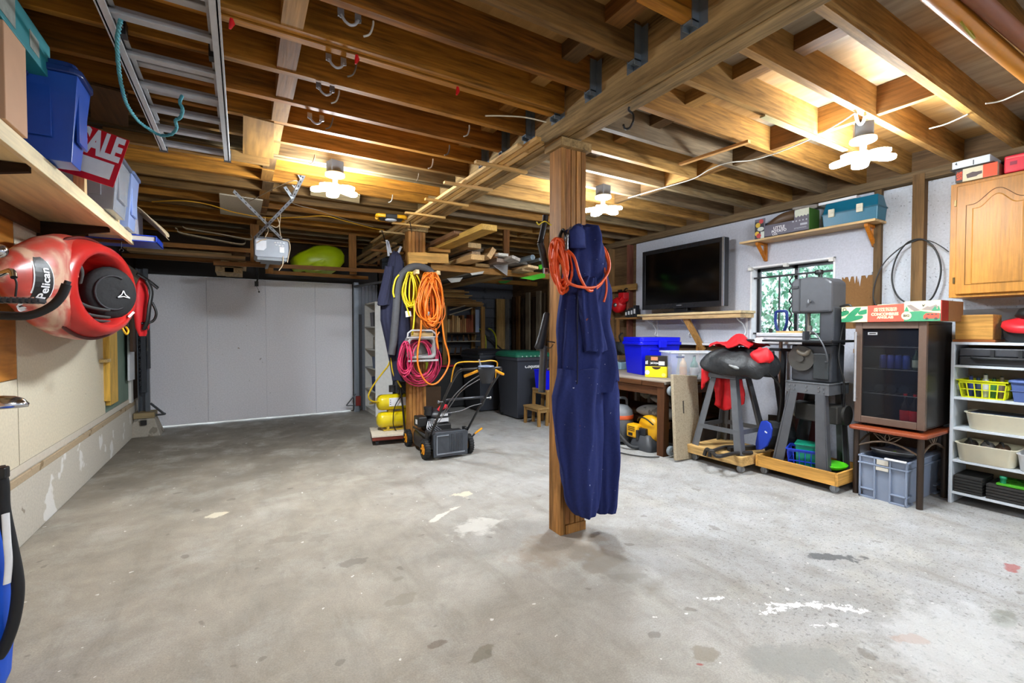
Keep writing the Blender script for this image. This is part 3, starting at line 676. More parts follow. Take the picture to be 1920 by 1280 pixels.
# seat back with strap and white logo
sp_ = Vector((-.815, 4.27, 1.60)); ax = Vector((.62, -.78, 0)).normalized(); sx_ = Vector((.78, .62, 0)).normalized()
b = B(); R = []
for sc, d in ((.2, .05), (.6, .055), (.9, .045), (1.0, .02), (.98, -.02), (.9, -.04), (.2, -.045)):
    R.append([tuple(sp_+sx_*(.165*sc*cos(2*pi*k/28))+Vector((0,0,.185*sc*(sin(2*pi*k/28))))+ax*d) for k in range(28)])
b.loft(R); rel(b.mk('seat_back', pl('#121214', .8, 0, .15, .2, 40), kt), kl)
b = B(); b.tube([tuple(sp_+sx_*(.11*cos(a))+Vector((0,0,.12*sin(a)))+ax*.056) for a in [radians(60+q*15) for q in range(17)]], .008, 6); rel(b.mk('seat_seam', pl('#26262a', .7), kt), kl)
lg = B()
for (u0, v0), (u1, v1) in (((-.035,-.02),(-.012,.0)),((-.012,0),(0,.03)),((0,.03),(.012,0)),((.012,0),(.04,-.022)),((-.035,-.02),(0,-.012)),((0,-.012),(.04,-.022))):
    lg.bar(tuple(sp_+sx_*(u0+.06)+Vector((0,0,v0-.01))+ax*.06), tuple(sp_+sx_*(u1+.06)+Vector((0,0,v1-.01))+ax*.06), .006, .003, ax)
rel(lg.mk('bird_logo', WHITE, kt), kl)
b = B(); b.bar(tuple(sp_+sx_*.10+Vector((0,0,-.17))+ax*.04), tuple(sp_+sx_*.135+Vector((0,0,-.13))+ax*.04), .016, .003, ax); rel(b.mk('white_tag', WHITE, kt), kl)
b = B()
for dz in (-.12, -.17, -.20):
    b.tube(spl([(-.93, 3.75, KZ+dz+.08), (-.87, 3.95, KZ+dz), (-.80, 4.2, KZ+dz-.02)]), .012, 6, flat=.5)
b.tube(spl([(-.9, 3.8, KZ+.2), (-.86, 3.85, KZ+.1), (-.88, 3.9, KZ+.02)]), .012, 6, flat=.4); rel(b.mk('seat_strap', pl('#3a3d3c', .7), kt), kl)
b = B(); b.tube(spl([(-.76, 4.33, 1.37), (-.74, 4.30, 1.33), (-.735, 4.36, 1.305), (-.735, 4.42, 1.33), (-.745, 4.40, 1.36)]), .007, 6); rel(b.mk('yellow_pull_loop', pl('#e8b01e', .5), kt), kl)
# decal mapped on the curved foredeck, name reading up along the hull
b = B(); L = 16; W = .052
def dcl(a, c, off): y, z = 3.43+c, KZ-.02+a; return (kdeck(y, z)+off, y, z)
def lens(sc): return [dcl(-.15*sc*cos(pi*i/L), -.03-(.055*sc)*sin(pi*i/L)+.05*((cos(pi*i/L))**2), .0) for i in range(L+1)]
outer = [( -.16*cos(pi*i/L), -.02+.0*i-.05*sin(pi*i/L)) for i in range(L+1)]; inner = [(-.16*cos(pi*i/L), -.005+.045*sin(pi*i/L)) for i in range(L+1)]
def strip(b, sc, off, mi):
    vs = []
    for i in range(L+1):
        for q in range(5):
            (a0, c0), (a1, c1) = outer[i], inner[i]; f = q/4; m0, m1 = (c0+c1)/2, (c1-c0)/2*sc
            vs.append(dcl(a0*sc, m0+m1*(2*f-1), off))
    b.add(vs, [(i*5+q, (i+1)*5+q, (i+1)*5+q+1, i*5+q+1) for i in range(L) for q in range(4)], mi)
strip(b, 1.0, .004, 1); strip(b, .88, .006, 0)
rel(b.mk('name_decal', [BLACK, WHITE], kt), kl)
tx = text('Pelican', .062, (0,0,0), (1,0,0), (0,1,0), WHITE, kt, 'decal_lettering', .0015, ext=0)
for v in tx.data.vertices:
    a, c = v.co.x, v.co.y; v.co = dcl(a-.005, -c-.01, .0085)
rel(tx, kl)
# stern: red spray bag with black webbing at the far end
t = T('paddling_bag', 'red and black strapped paddling bag hung beyond the kayak cockpit', 'bag', (-.78, 5.1, 1.3)); l = Vector(t.location)
b = B(); b.loft([[(-.78+.045*sc*cos(a), 5.08+.1*sc*cos(a)*.5+.06*sin(a)*sc, z) for a in [2*pi*k/14 for k in range(14)]] for z, sc in ((1.28,.5),(1.36,1),(1.5,1.25),(1.64,1.1),(1.76,.8),(1.83,.3))]); rel(b.mk('bag_body', pl('#d0161d', .6, 0, .2), t), l)
b = B(); b.tube(spl([(-.73,5.0,1.80),(-.70,5.02,1.70),(-.715,5.0,1.55),(-.73,5.0,1.42),(-.76,5.02,1.34)]), .02, 8, flat=.4); b.tube(spl([(-.80,5.0,1.86),(-.72,5.06,1.80),(-.66,5.1,1.74)]), .022, 8, flat=.5); b.tube(spl([(-.70,5.05,1.6),(-.67,5.05,1.5),(-.70,5.05,1.42),(-.78,5.02,1.4)]), .012, 6); rel(b.mk('webbing', BLACK, t), l)
b = B(); b.tube(spl([(-.735,5.03,1.36),(-.735,5.03,1.25),(-.74,5.03,1.17)]), .004, 6); b.cyl((-.74,5.03,1.17),(-.74,5.03,1.14),.008); rel(b.mk('drawcord', BLACK, t), l)
t.location = Vector(l)+Vector((-.03, .42, 0))
# rack arm with foam sleeve under the bow
t = T('kayak_rack_arm', 'black foam-sleeved steel arm curving out under the kayak bow', 'rack', (-1.2, 3.2, 1.42)); l = t.location
p = [(-1.21, 3.2, 1.42)]+[tuple(at(x, y, y=3.2)) for x, y in ((20, 592), (60, 590), (95, 575), (115, 555), (125, 533))]
b = B(); b.tube(spl(p), .021, 10); rel(b.mk('foam_sleeve', pl('#17181a', .7), t), l)
b = B(); b.tube([p[-1], tuple(Vector(p[-1])+Vector((.006,0,.018)))], .014, 10); b.box(-1.222, -1.205, 3.15, 3.25, 1.3, 1.5); rel(b.mk('steel_arm', DKMETAL, t), l)
# bicycle parts at the picture edge
t = T('bicycle_crank', 'chrome crank and toothed black pedal poking in beside the kayak bow', 'bicycle part', tuple(at(5, 520, y=2.6))); l = t.location
b = B(); b.tube(spl([at(-25, 525, y=2.6), at(5, 512, y=2.6), at(22, 508, y=2.58), at(26, 520, y=2.56)]), .011, 8); b.lathe([(.001,-.02),(.02,-.016),(.028,0),(.02,.012),(.001,.016)], tuple(at(-2, 470, y=2.6)), 'y', 20); rel(b.mk('crank_arm', CHROME, t), l)
b = B(); b.tube(spl([at(24, 516, y=2.57), at(31, 530, y=2.57), at(29, 556, y=2.57)]), .004, 6); rel(b.mk('cable', BLACK, t), l)
b = B(); c = at(25, 563, y=2.57); b.box(c.x-.12, c.x+.085, c.y-.04, c.y+.04, c.z-.006, c.z+.006)
for k in range(12): b.box(c.x-.115+.017*k, c.x-.108+.017*k, c.y-.046, c.y+.046, c.z-.011, c.z+.011)
rel(b.mk('pedal', DKMETAL, t), l)
c = at(2, 757, y=2.7)
t = T('mirror_shell', 'polished oval metal cap at the left picture edge above the footing', 'metal cap', tuple(c)); b = B()
b.loft([[(r*.085*cos(a), .03*r*sin(a)*1.2-.0, h) for a in [2*pi*k/24 for k in range(24)]] for r, h in ((.1,.034),(.5,.03),(.8,.018),(1,-.004),(.95,-.018),(.1,-.022))]); b.mk('cap_shell', CHROME, t)
b = B(); b.tube([(-.03,0,-.02),(-.09,.03,-.05),(-.3,.1,-.06)], .008, 6); b.mk('cap_arm', STEEL, t)
# tools stowed over the kayak's near end
t = tag(B().box(-1.2, -1.0, 2.72, 3.0, 1.83, 1.99).mk('timber_block', wood(['#b5813c'], 'y'), bev=.004, loc=(-1.1, 2.86, 1.83)), 'varnished timber block bracketed to the wall above the kayak bow', 'block')

# boards hung on the wall beyond the kayak
tag(B().box(-1.206, -1.15, 6.02, 6.10, .62, 1.70).box(-1.206, -1.165, 6.10, 6.44, .565, 1.70).mk('plank', wood(['#dcae4e'], 'z', .55, .8, 'yellow_plank'), bev=.003, loc=(-1.18, 6.2, .57)), 'yellow varnished plank fixed upright on the green wall board', 'plank')
b = B()
for z in (1.02, 1.36): b.box(-1.205, -1.14, 5.86, 6.02, z, z+.03)
tag(b.mk('ledge_clip', wood(['#d9bd84'], 'y'), loc=(-1.17, 5.94, 1.02)), 'two small pine stop blocks beside the yellow wall plank', 'block')
tag(B().obox((-1.165, 7.14, 1.12), (.02, .30, .78), (radians(-2), 0, 0)).mk('white_board', pl('#dcdde0', .5), bev=.002, loc=(-1.165, 7.14, .73)), 'narrow white board hung upright near the garage door corner', 'board')
tag(B().obox((-1.12, 6.98, 1.32), (.03, .16, .48), (radians(-3), 0, 0)).mk('brown_board', wood(['#4d382a'], 'z'), bev=.003, loc=(-1.12, 6.98, 1.08)), 'short dark brown board hung in front of the white one', 'board')
t = T('snow_shovel', 'grey-brown flat boards tucked on edge above the kayak stern', 'board', (-1.0, 6.2, 1.9)); b = B(); b.bar((0, -.8, .04), (-.02, .7, .02), .02, .16); b.mk('board', wood(['#5c5348'], 'y'), t); b = B(); b.bar((.05, -.5, -.06), (.03, .75, -.06), .02, .10); b.mk('lower_board', wood(['#6e6252'], 'y'), t)

# door jamb hardware and concrete pier
t = T('concrete_pier', 'tapered concrete pier block at the left foot of the garage door', 'pier', (-1.07, 7.38, 0))
b = B(); b.tbox((-.17,.17,-.17,.17), 0, (-.10,.10,-.12,.12), .23); b.mk('block', speckled('pier_concrete', '#9d968a', [('#7d766b', 6, .6)], .85), t, bev=.012)
b = B(); b.box(-.105, .105, -.13, .12, .23, .30); b.mk('timber_pad', wood(['#8f7d5c'], 'x'), t, bev=.003)
b = B(); b.box(-.03, .03, -.165, -.14, .15, .21); b.mk('slot', BLACK, t)
t = T('door_track', 'grey steel tilt-door frame standing on the concrete pier', 'door frame', (-1.07, 7.40, .30))
b = B(); b.box(-.07, -.062, -.06, .06, 0, 1.82); b.box(-.07, .0, .05, .06, 0, 1.82); b.box(.0, .045, -.03, .02, 0, 1.82); b.mk('upright', pl('#5d6269', .45, .6), t)
b = B(); b.box(.03, .06, -.06, -.02, .55, 1.25); b.box(-.03, .02, -.07, -.03, .25, 1.15); b.mk('channel', pl('#3b3e43', .5, .5), t)
b = B(); b.bar((.05, -.02, .1), (.18, -.06, -.03), .022, .022); b.tube(spl([(.18,-.06,-.03),(.2,-.06,-.045),(.12,-.05,-.05),(.02,-.04,-.04)]), .014, 6); b.mk('pivot_arm', pl('#54575c', .5, .6), t)
b = B(); b.tube([(-.045+.016*cos(q*.8), -.02+.016*sin(q*.8), .3+q*.006) for q in range(170)], .0035, 5); b.mk('spring', STEEL, t)
t = T('door_track', 'grey steel tilt-door track at the right edge of the garage door', 'door frame', (1.61, 7.74, 0))
b = B(); b.box(-.03, .045, -.02, .05, 0, 2.12); b.box(-.03, -.022, -.05, -.02, 0, 2.12); b.mk('upright', GALV, t)
b = B(); b.box(.05, .09, -.03, .03, .05, 1.6); b.mk('channel', pl('#4a4a4f', .5, .4), t)
b = B(); b.box(-.02, .06, -.06, -.02, .10, .26); b.mk('red_latch', pl('#7c1f1a', .5), t, bev=.004)
b = B(); b.bar((-.02,-.05,.30), (-.17,-.06,.12), .03, .012); b.bar((-.17,-.06,.12), (-.03,-.05,.11), .03, .012); b.mk('pivot_arm', pl('#55585e', .5, .5), t)
b = B(); b.bar((-.02, -.05, 2.05), (.65, -1.7, 2.12), .05, .03); b.mk('overhead_track', pl('#6a6c70', .5, .4), t)

# ---------------------------------------------------------------- blue bag at the left edge
t = T('blue_bag', 'bright blue bag with black webbing standing at the near left edge', 'bag', (-.86, 2.27, 0)); b = B(); R = []
for z, hw, hd in ((.0,.02,.02),(.02,.10,.08),(.12,.135,.11),(.3,.155,.12),(.5,.155,.12),(.68,.14,.11),(.78,.11,.09),(.84,.06,.05),(.86,.01,.01)):
    R.append([(hw*cos(a)*(1+.04*sin(5*a+z*9)), hd*sin(a)*(1+.04*cos(4*a+z*7)), z) for a in [2*pi*k/28 for k in range(28)]])
b.loft(R); b.mk('bag_body', pl('#1659d8', .45, 0, .15, .2, 8), t)
b = B(); b.tube(spl([tuple(Vector((at(px, py, y=2.23).x+.86, -.06, at(px, py, y=2.23).z))) for px, py in ((2,872),(10,905),(12,950),(24,1010),(36,1070),(38,1110),(30,1160),(14,1205),(2,1225))]), .017, 10); b.mk('black_strap', pl('#16171b', .75), t)
b = B(); b.tube(spl([tuple(Vector((at(px, py, y=2.2).x+.86, -.085, at(px, py, y=2.2).z))) for px, py in ((14,960),(17,1010),(20,1050),(17,1090))]), .011, 8, flat=.4); b.mk('white_piping', WHITE, t)
b = B(); c = at(8, 885, y=2.2); b.box(c.x+.86-.012, c.x+.86+.012, -.09, -.06, c.z-.02, c.z+.02); b.mk('buckle', BLACKM, t, bev=.005)
# ================================================================ HUNG FROM THE CEILING, LEFT BAY AND DOOR END
ALU = pl('#c3c4c6', .42, .3, .12); ALU2 = pl('#a9a9ac', .5, .25, .25)
t = T('extension_ladder', 'aluminium extension ladder slung flat under the ceiling joists', 'ladder', (-.26, 2.6, 2.60)); l = Vector(t.location)
for x in (-.465, -.065):
    b = B(); s = 1 if x < -.2 else -1
    b.box(x-.006, x+.006, .7, 4.0, 2.585, 2.66); b.box(x if s > 0 else x-.03, x+.03 if s > 0 else x, .7, 4.0, 2.585, 2.592); b.box(x if s > 0 else x-.03, x+.03 if s > 0 else x, .7, 4.0, 2.653, 2.66)
    rel(b.mk('outer_rail', ALU, t), l)
    b = B(); xi = x+s*.022; b.box(xi-.004, xi+.004, .7, 3.55, 2.625, 2.686); b.box(xi, xi+s*.022, .7, 3.55, 2.625, 2.631) if s > 0 else b.box(xi+s*.022, xi, .7, 3.55, 2.625, 2.631)
    rel(b.mk('inner_rail', ALU2, t), l)
    b = B(); b.box(x-.012 if s > 0 else x-.034, x+.034 if s > 0 else x+.012, 3.985, 4.01, 2.58, 2.665); rel(b.mk('rail_foot', pl('#3a3a3c', .6), t), l)
    b = B(); b.box(x+s*.04-.012, x+s*.04+.012, 2.55, 2.60, 2.60, 2.66); rel(b.mk('rung_lock', BLACK, t), l)
for y in (1.2, 1.5, 1.8, 2.1, 2.4, 2.72, 3.02, 3.32, 3.62, 3.9):
    b = B(); b.box(-.459, -.071, y, y+.045, 2.60, 2.62); b.box(-.459, -.071, y+.015, y+.03, 2.62, 2.64); rel(b.mk('rung', ALU2, t, bev=.004), l)
for y in (1.35, 1.95, 2.25, 2.88, 3.17):
    b = B(); b.box(-.435, -.095, y, y+.045, 2.645, 2.668); rel(b.mk('inner_rung', ALU2, t, bev=.004), l)
rp = [at(226, 38, z=2.57)]+[at(x, y, z=z) for x, y, z in ((220,75,2.56),(222,120,2.54),(228,160,2.53),(238,195,2.52),(258,225,2.51),(280,242,2.50),(300,253,2.49),(320,252,2.48),(331,240,2.49),(329,226,2.50),(338,220,2.51),(342,205,2.52),(337,192,2.55),(341,180,2.59))]
P_ = spl(rp, 14); b = B()
for ph in (0, 2.09, 4.19): b.tube([tuple(p+Vector((.0045*cos(i*.9+ph), .003*sin(i*.9), .0045*sin(i*.9+ph)))) for i, p in enumerate(P_)], .005, 5)
tag(b.mk('rope', pl('#4f9aa6', .8, 0, .25, 0, 60), loc=P_[0]), 'teal rope looped from the ladder rungs', 'rope')
# straps, plywood pieces and hooks
tag(B().box(-.78, .20, 4.02, 4.06, 2.615, 2.688).mk('timber_strip', wood(['#8c6a3c'], 'x', .7), loc=(-.3, 4.04, 2.65)), 'long timber strip nailed under the joists past the ladder end', 'timber strip')
def ply(name, label, pts, z, colr, th=.012):
    v = [at(x, y, z=z) for x, y in pts]; b = B(); b.prism([(p.x, p.y) for p in v], 'z', z, z+th)
    return tag(b.mk(name, colr, loc=sum(v, Vector())/len(v)), label, 'plywood')
ply('plywood_patch', 'brown plywood square nailed under the joists beside the ladder', ((456,216),(514,231),(513,298),(455,288)), 2.668, wood(['#7d5a2c'], 'y', .7, .6, 'patch_ply'))
ply('plywood_patch', 'dark stained plywood square at the joists above the sale sign', ((168,158),(240,176),(241,238),(170,222)), 2.668, wood(['#54381a'], 'y', .7, .6, 'patch_dark'))
ply('plywood_patch', 'pale grey board screwed under the joists before the opener', ((411,364),(493,376),(486,411),(413,401)), 2.668, speckled('pale_ply', '#b3a791', [('#6d6350', 30, .72)], .75))
ply('plywood_patch', 'pale wood board behind the left ceiling lamp', ((583,352),(675,366),(674,381),(582,366)), 2.668, wood(['#c9b184'], 'x', .7, .6, 'patch_pale'))
def hookp(name, label, pts, colr, r=.005, z=None, y=None):
    v = spl([at(p[0], p[1], **({'z': p[2]} if y is None else {'y': y})) for p in pts], 6)
    return tag(B().tube(v, r, 6).mk(name, colr, loc=v[0]), label, 'hook')
k = 0
for (x, y), lb in (((700,40),'first bare hook wire under the joists nearest the camera'),((668,118),'bent hook wire just left of the red tag'),((636,170),'bent hook wire under the dark joist'),((624,220),'bent hook wire above the left lamp'),((880,235),'short bent wire under the right end of the joists, nearest the beam'),((843,272),'short bent wire above the strip bundle'),((812,298),'short bent wire over the pine strips'),((785,325),'short bent wire right of the left lamp'),((736,365),'short bent wire beside the left lamp glow'),((590,290),'short bent wire just above the left lamp')):
    a = at(x, y, z=2.68); v = spl([a, a+Vector((-.005,-.01,-.03)), a+Vector((-.02,-.015,-.07)), a+Vector((-.045,-.01,-.085))], 5)
    tag(B().tube(v, .0045, 6).mk('wire_hook', [pl('#b9b4a8', .5), pl('#6b6255', .6)][k % 2], loc=a), lb, 'hook'); k += 1
for (x, y), lb in (((434,35),'red plastic tag on the double joist by the ladder'),((669,103),'red plastic tag in the middle of the double joist'),((858,163),'red plastic tag on the double joist nearest the beam')):
    a = at(x, y, z=2.672); tag(B().loft([[tuple(a+Vector((.007*cos(q), .007*sin(q), 0))) for q in [2*pi*k/8 for k in range(8)]] , [tuple(a+Vector((.012*cos(q)+.002, .006*sin(q), -.02))) for q in [2*pi*k/8 for k in range(8)]], [tuple(a+Vector((.005*cos(q)-.006, .005*sin(q), -.045))) for q in [2*pi*k/8 for k in range(8)]]]).mk('red_tag', pl('#d8141c', .4), loc=a), lb, 'tag')
for (x, y), lb in (((655,22),'metal double hanger under the second joist from the camera'),((630,105),'metal double hanger left of the red tag in the middle'),((610,158),'metal double hanger left of the lamp on the dark joist'),((592,214),'wire clip hanger above the left lamp')):
    a = at(x, y, z=2.685); t = T('pipe_hanger', lb, 'hanger', a)
    for s in (-1, 1):
        b = B(); b.cyl((s*.035,-.004,-.028), (s*.035,-.012,-.028), .013, n=12); b.box(s*.035-.013, s*.035+.013, -.004, 0, -.035, .0); b.mk('plate', STEEL, t)
    b = B(); b.tube(spl([(-.035,-.01,-.03),(-.02,-.015,-.055),(0,-.017,-.065),(.02,-.015,-.055),(.035,-.01,-.03)]), .006, 6); b.mk('loop', ALU2, t)

# garage door opener on perforated angle
t = T('garage_door_opener', 'grey garage door opener hung from crossed perforated brackets', 'door opener', (.29, 5.5, 2.11)); l = Vector(t.location)
b = B(); b.prism([(-.165,.02),(-.14,-.0),(.135,0),(.16,.02),(.16,.20),(-.165,.20)], 'y', 0, .42); b.mk('housing', pl('#7d8087', .45, .2), t, bev=.006)
b = B(); b.box(-.168, .163, -.004, .42, .20, .215); b.mk('top_plate', pl('#2e2f33', .5), t)
b = B(); b.prism([(-.15,.07),(-.08,.07),(-.055,.10),(-.055,.175),(-.15,.175)], 'y', -.006, -.001); b.mk('lamp_window', pl('#c9cbd0', .3), t)
b = B()
for i, (x, z) in enumerate(((.02,.17),(.045,.17),(.07,.17),(.10,.17),(.03,.145),(.06,.14),(.09,.14))): b.box(x, x+.018, -.007, -.001, z-.012, z)
b.box(.07, .115, -.008, -.001, .06, .12); b.mk('terminal_block', WHITE, t)
b = B(); b.box(-.14, .14, -.003, .0, -.03, .0); b.box(-.1, .1, 0, .4, -.02, 0); b.mk('base_skirt', pl('#6f7276', .5, .3), t)
def perf(name, p0, p1, w=.032, par=None):
    p0, p1 = Vector(p0)-l, Vector(p1)-l; b = B(); b.bar(p0, p1, w, .004, (0,-1,.3)); n = max(2, int((p1-p0).length/.06))
    for k in range(n):
        c = p0+(p1-p0)*((k+.5)/n); b.bar(c-(p1-p0).normalized()*.009, c+(p1-p0).normalized()*.009, .009, .0052, (0,-1,.3), mi=1)
    return b.mk(name, [pl('#b4b7bb', .4, .7), BLACK], par or t)
perf('bracket', at(477, 447, y=5.48), at(548, 374, y=4.9)); perf('bracket', at(528, 447, y=5.48), at(438, 358, y=5.0)); perf('bracket', at(547, 375, y=4.9), at(582, 303, y=4.42), .03)
for k, (a, c) in enumerate((((546,300),(566,336)),((534,325),(557,355)),((534,350),(549,372)))): perf('bracket_arm', at(*a, y=4.62+.12*k), at(*c, y=4.62+.12*k), .03)
b = B()
for p in (((497,445),(503,432),(498,420),(497,408)),((527,445),(524,425),(526,405),(524,395)),((508,422),(518,426),(524,420),(520,408)),((530,449),(541,452),(544,465),(541,480),(539,492)),((531,480),(530,496),(523,507)),((500,448),(490,450),(482,455))): b.tube([q-l for q in spl([at(x, y, y=5.47) for x, y in p])], .0045, 5)
b.mk('wiring', pl('#d9c2a0', .6), t)
b = B(); b.box(-.03, .0, .42, 1.05, .0, .035); b.mk('rail', pl('#6d6f73', .5, .5), t)
p = [at(x, y, y=7.55)-l for x, y in ((480,490),(484,505),(484,520),(481,530))]
b = B(); b.tube(spl(p), .012, 6); b.bar(p[-1]+Vector((0,0,.02)), p[-1]+Vector((0,0,-.05)), .05, .03); b.tube([p[-1]+Vector((.0,0,-.05)), p[-1]+Vector((.03,0,-.12))], .003, 5); b.lathe([(.001,-.012),(.012,-.004),(.012,.006),(.001,.012)], tuple(p[-1]+Vector((.03,0,-.13))), 'z', 10); b.mk('door_arm', pl('#26241f', .6), t)
tag(B().tube(spl([at(x, y, z=2.64) for x, y in ((285,378),(340,376),(390,383),(440,398),(500,408),(560,407),(610,405),(650,415),(700,428),(720,431))], 8), .006, 6).mk('extension_lead', pl('#d59a1e', .5), loc=at(285, 378, z=2.64)), 'thin yellow cord strung along under the joists to the work light', 'cord')
tag(B().tube(spl([at(x, y, z=2.65) for x, y in ((455,375),(464,372),(470,376),(520,350),(558,340),(545,378),(600,395),(650,412),(700,425))], 6), .004, 6).mk('electrical_wire', pl('#8d7d66', .6), loc=at(455, 375, z=2.65)), 'thin brown wire sagging between the opener brackets and the beam', 'wire')

# storage rack over the garage door
RK = wood(['#8e5f2c','#7d5226'], 'x', .65, 1, 'rack_timber'); RKZ = wood(['#8e5f2c'], 'z', .65, 1, 'rack_post')
t = T('overhead_rack', 'timber rack hung from the joists over the garage door', 'rack', (.3, 6.95, 2.15)); l = Vector(t.location)
def rail(p0, p1, y, w=.09, h=.04, nm='rail', m=RK):
    a, c = at(*p0, y=y), at(*p1, y=y); b = B(); b.bar(a-l, c-l, w, h); return b.mk(nm, m, t, bev=.002)
rail((400,493), (735,509), 6.62, .04, .05); rail((505,510), (690,521), 7.3, .04, .05); rail((225,452), (470,470), 6.6, .04, .05); rail((222,478), (480,494), 7.1, .04, .05)
for px, py, y in ((478, 490, 6.7), (661, 500, 6.7), (505, 505, 7.2), (662, 507, 7.2)):
    a = at(px, py, y=y); b = B(); b.box(a.x-.05-l.x, a.x+.05-l.x, y-.02-l.y, y+.02-l.y, a.z-.06-l.z, 2.69-l.z); b.mk('hanger_post', RKZ, t, bev=.002)
for k, (x0, x1, z, c) in enumerate(((-1.1,.05,2.23,'#8a6a42'),(-1.15,-.1,2.27,'#9a7a4c'),(-.9,.1,2.31,'#7a5a3a'),(-1.0,0,2.345,'#a5804c'))):
    tag(B().box(x0, x1, 6.62+.1*k, 6.80+.1*k, z, z+.03).mk('stored_board', wood([c], 'x'), bev=.002, loc=((x0+x1)/2, 6.7+.1*k, z)), 'board stored on the overhead rack, %s layer up' % ORD[k], 'board', 'boards on the overhead rack')
for k, (px, py) in enumerate(((438,492),(452,493),(428,503),(445,505))):
    a = at(px, py, y=6.95); tag(B().box(a.x-.14, a.x+.06, 6.9, 7.4, a.z-.055, a.z+.015).mk('offcut', wood(['#b39b74'], 'y'), bev=.002, loc=a), 'pale offcut lying in the rack above the door, %s of four' % ORD[k], 'offcut', 'pale offcuts in the overhead rack')
# skis: curled tips
for k, (pts, lb) in enumerate((([(329,428),(333,430),(340,437),(400,449),(455,458),(459,446)], 'wooden ski with curled tip, lower one on the rack'), ([(343,425),(347,428),(355,430),(410,439),(468,449),(470,441)], 'wooden ski with curled tip, upper one on the rack'))):
    v = [at(x, y, y=6.45+.1*k) for x, y in pts]; b = B(); s = spl(v, 6); R = []
    for p in s: R.append([tuple(p+Vector(q)) for q in ((0,-.035,-.006),(0,.035,-.006),(0,.035,.006),(0,-.035,.006))])
    b.loft(R, sm=False); tag(b.mk('ski', pl('#9a8a6c', .5, 0, .3, 0, 12), loc=v[0]), lb, 'ski')
# lime hull end
t = T('lime_hull', 'lime green plastic boat hull stored over the garage door', 'boat', (1.0, 6.98, 2.21)); b = B(); R = []
prof = [(-.36,.14),(-.34,.06),(-.31,.01),(-.25,-.005),(-.19,.03),(-.15,.035),(-.08,-.015),(-.02,-.012),(.03,.025),(.09,.005),(.18,-.01),(.25,.04),(.31,.12),(.315,.21),(.27,.285),(.19,.315),(.08,.33),(-.02,.32),(-.1,.30),(-.2,.245),(-.29,.20)]
for sc, y, dx in ((.05,-.02,.03),(.5,-.015,.02),(.86,.03,0),(.97,.09,0),(1,.17,0),(1,.5,0),(.9,.9,0)):
    R.append([(x*1.04*sc+dx, y, .15+(z*1.12-.15)*sc+.0) for x, z in prof])
b.loft(R); b.mk('hull', pl('#b4cc10', .35, 0, .06), t)
b = B(); b.tube([(.085,.10,.30),(.085,.04,.26),(.085,.02,.24)], .008, 6); b.mk('carry_loop', pl('#2d3310', .6), t)
for xx in (-.14, .10, .2):
    b = B(); b.tube(spl([(xx*.9+.0,.16,.02),(xx*.75+.02,.055,.10),(.06+xx*.25,.02,.22)]), .012, 6, flat=.5); b.mk('hull_rib', pl('#8fa60c', .4), t)
# work light under the beam
t = T('work_light', 'black and yellow work light clipped beside the pine strips', 'work light', at(733, 412, z=2.53)+Vector((0,0,0)), radians(-12)); b = B()
b.prism(rrect(.24, .17, .03), 'z', .0, .045); b.mk('housing', pl('#1b1c1e', .5), t, bev=.008)
b = B(); b.lathe([(.001,-.012),(.055,-.012),(.062,-.004),(.062,.002)], (0,0,0), 'z', 24); b.mk('lens', pl('#cfd3da', .15), t)
for sx in (-1, 1):
    for sy in (-1, 1):
        b = B(); b.tube([(sx*.06, sy*.095, .02), (sx*.13, sy*.095, .02), (sx*.145, sy*.08, .02), (sx*.145, sy*.035, .02)], .02, 8); b.mk('bumper', pl('#e8a912', .45), t)
b = B(); b.tube(spl([(.1,.08,.04),(.16,.1,.06),(.2,.05,.02),(.22,0,-.12)]), .005, 6); b.mk('cable', BLACK, t)

# pine strips stored on cleats along the beam
STR = wood(NEWW, 'y', .5, .8, 'new_pine')
for k, (x, y0, y1, z) in enumerate(((1.575,2.55,6.3,2.532),(1.622,2.40,6.6,2.532),(1.668,2.62,6.4,2.532),(1.70,2.48,6.2,2.55),(1.60,2.9,6.5,2.553),(1.65,3.1,6.0,2.553))):
    o = B().box(x-.019, x+.019, y0, y1, z, z+.019).mk('pine_strip', STR, bev=.001, loc=(x, y0, z)); o.rotation_euler = (0, 0, radians(rnd.uniform(-.4, .4)))
    tag(o, 'thin new pine strip stored along the left side of the beam, %s of six' % ORD[k], 'strip', 'pine strips along the beam')
for k, (y, dx) in enumerate(((2.9, 0), (3.42, -.02), (3.95, .01), (4.5, 0), (5.0, .01), (5.5, 0))):
    o = B().box(1.43+dx, 1.86+dx, y, y+.038, 2.512, 2.531).mk('pine_cleat', wood(NEWW, 'x', .5, .8, 'new_pine'), bev=.001, loc=(1.65, y, 2.512)); o.rotation_euler = (0, 0, radians(rnd.uniform(-3, 2)))
    tag(o, 'short pine cross cleat under the strip bundle, %s from the camera end' % ORD[k], 'cleat', 'pine cleats under the beam')
# dark stack farther along the beam
for k in range(4):
    x = 1.50+.07*k; tag(B().box(x, x+.06, 5.7, 7.6, 2.42-.04*(k % 2), 2.44-.04*(k % 2)).mk('stored_strip', wood(['#a58555','#8a6c42'], 'y'), bev=.001, loc=(x, 5.7, 2.42)), 'weathered strip stored beside the far end of the beam, %s from the left' % ORD[k], 'strip', 'weathered strips by the far beam end')
for k, y in enumerate((5.95, 7.3)):
    tag(B().box(1.44, 1.90, y, y+.04, 2.355, 2.378).box(1.86, 1.895, y, y+.04, 2.355, 2.553).mk('strip_hanger', RK, loc=(1.6, y, 2.36)), 'timber hanger holding the weathered strips, %s one' % ('nearer', 'farther')[k], 'hanger')

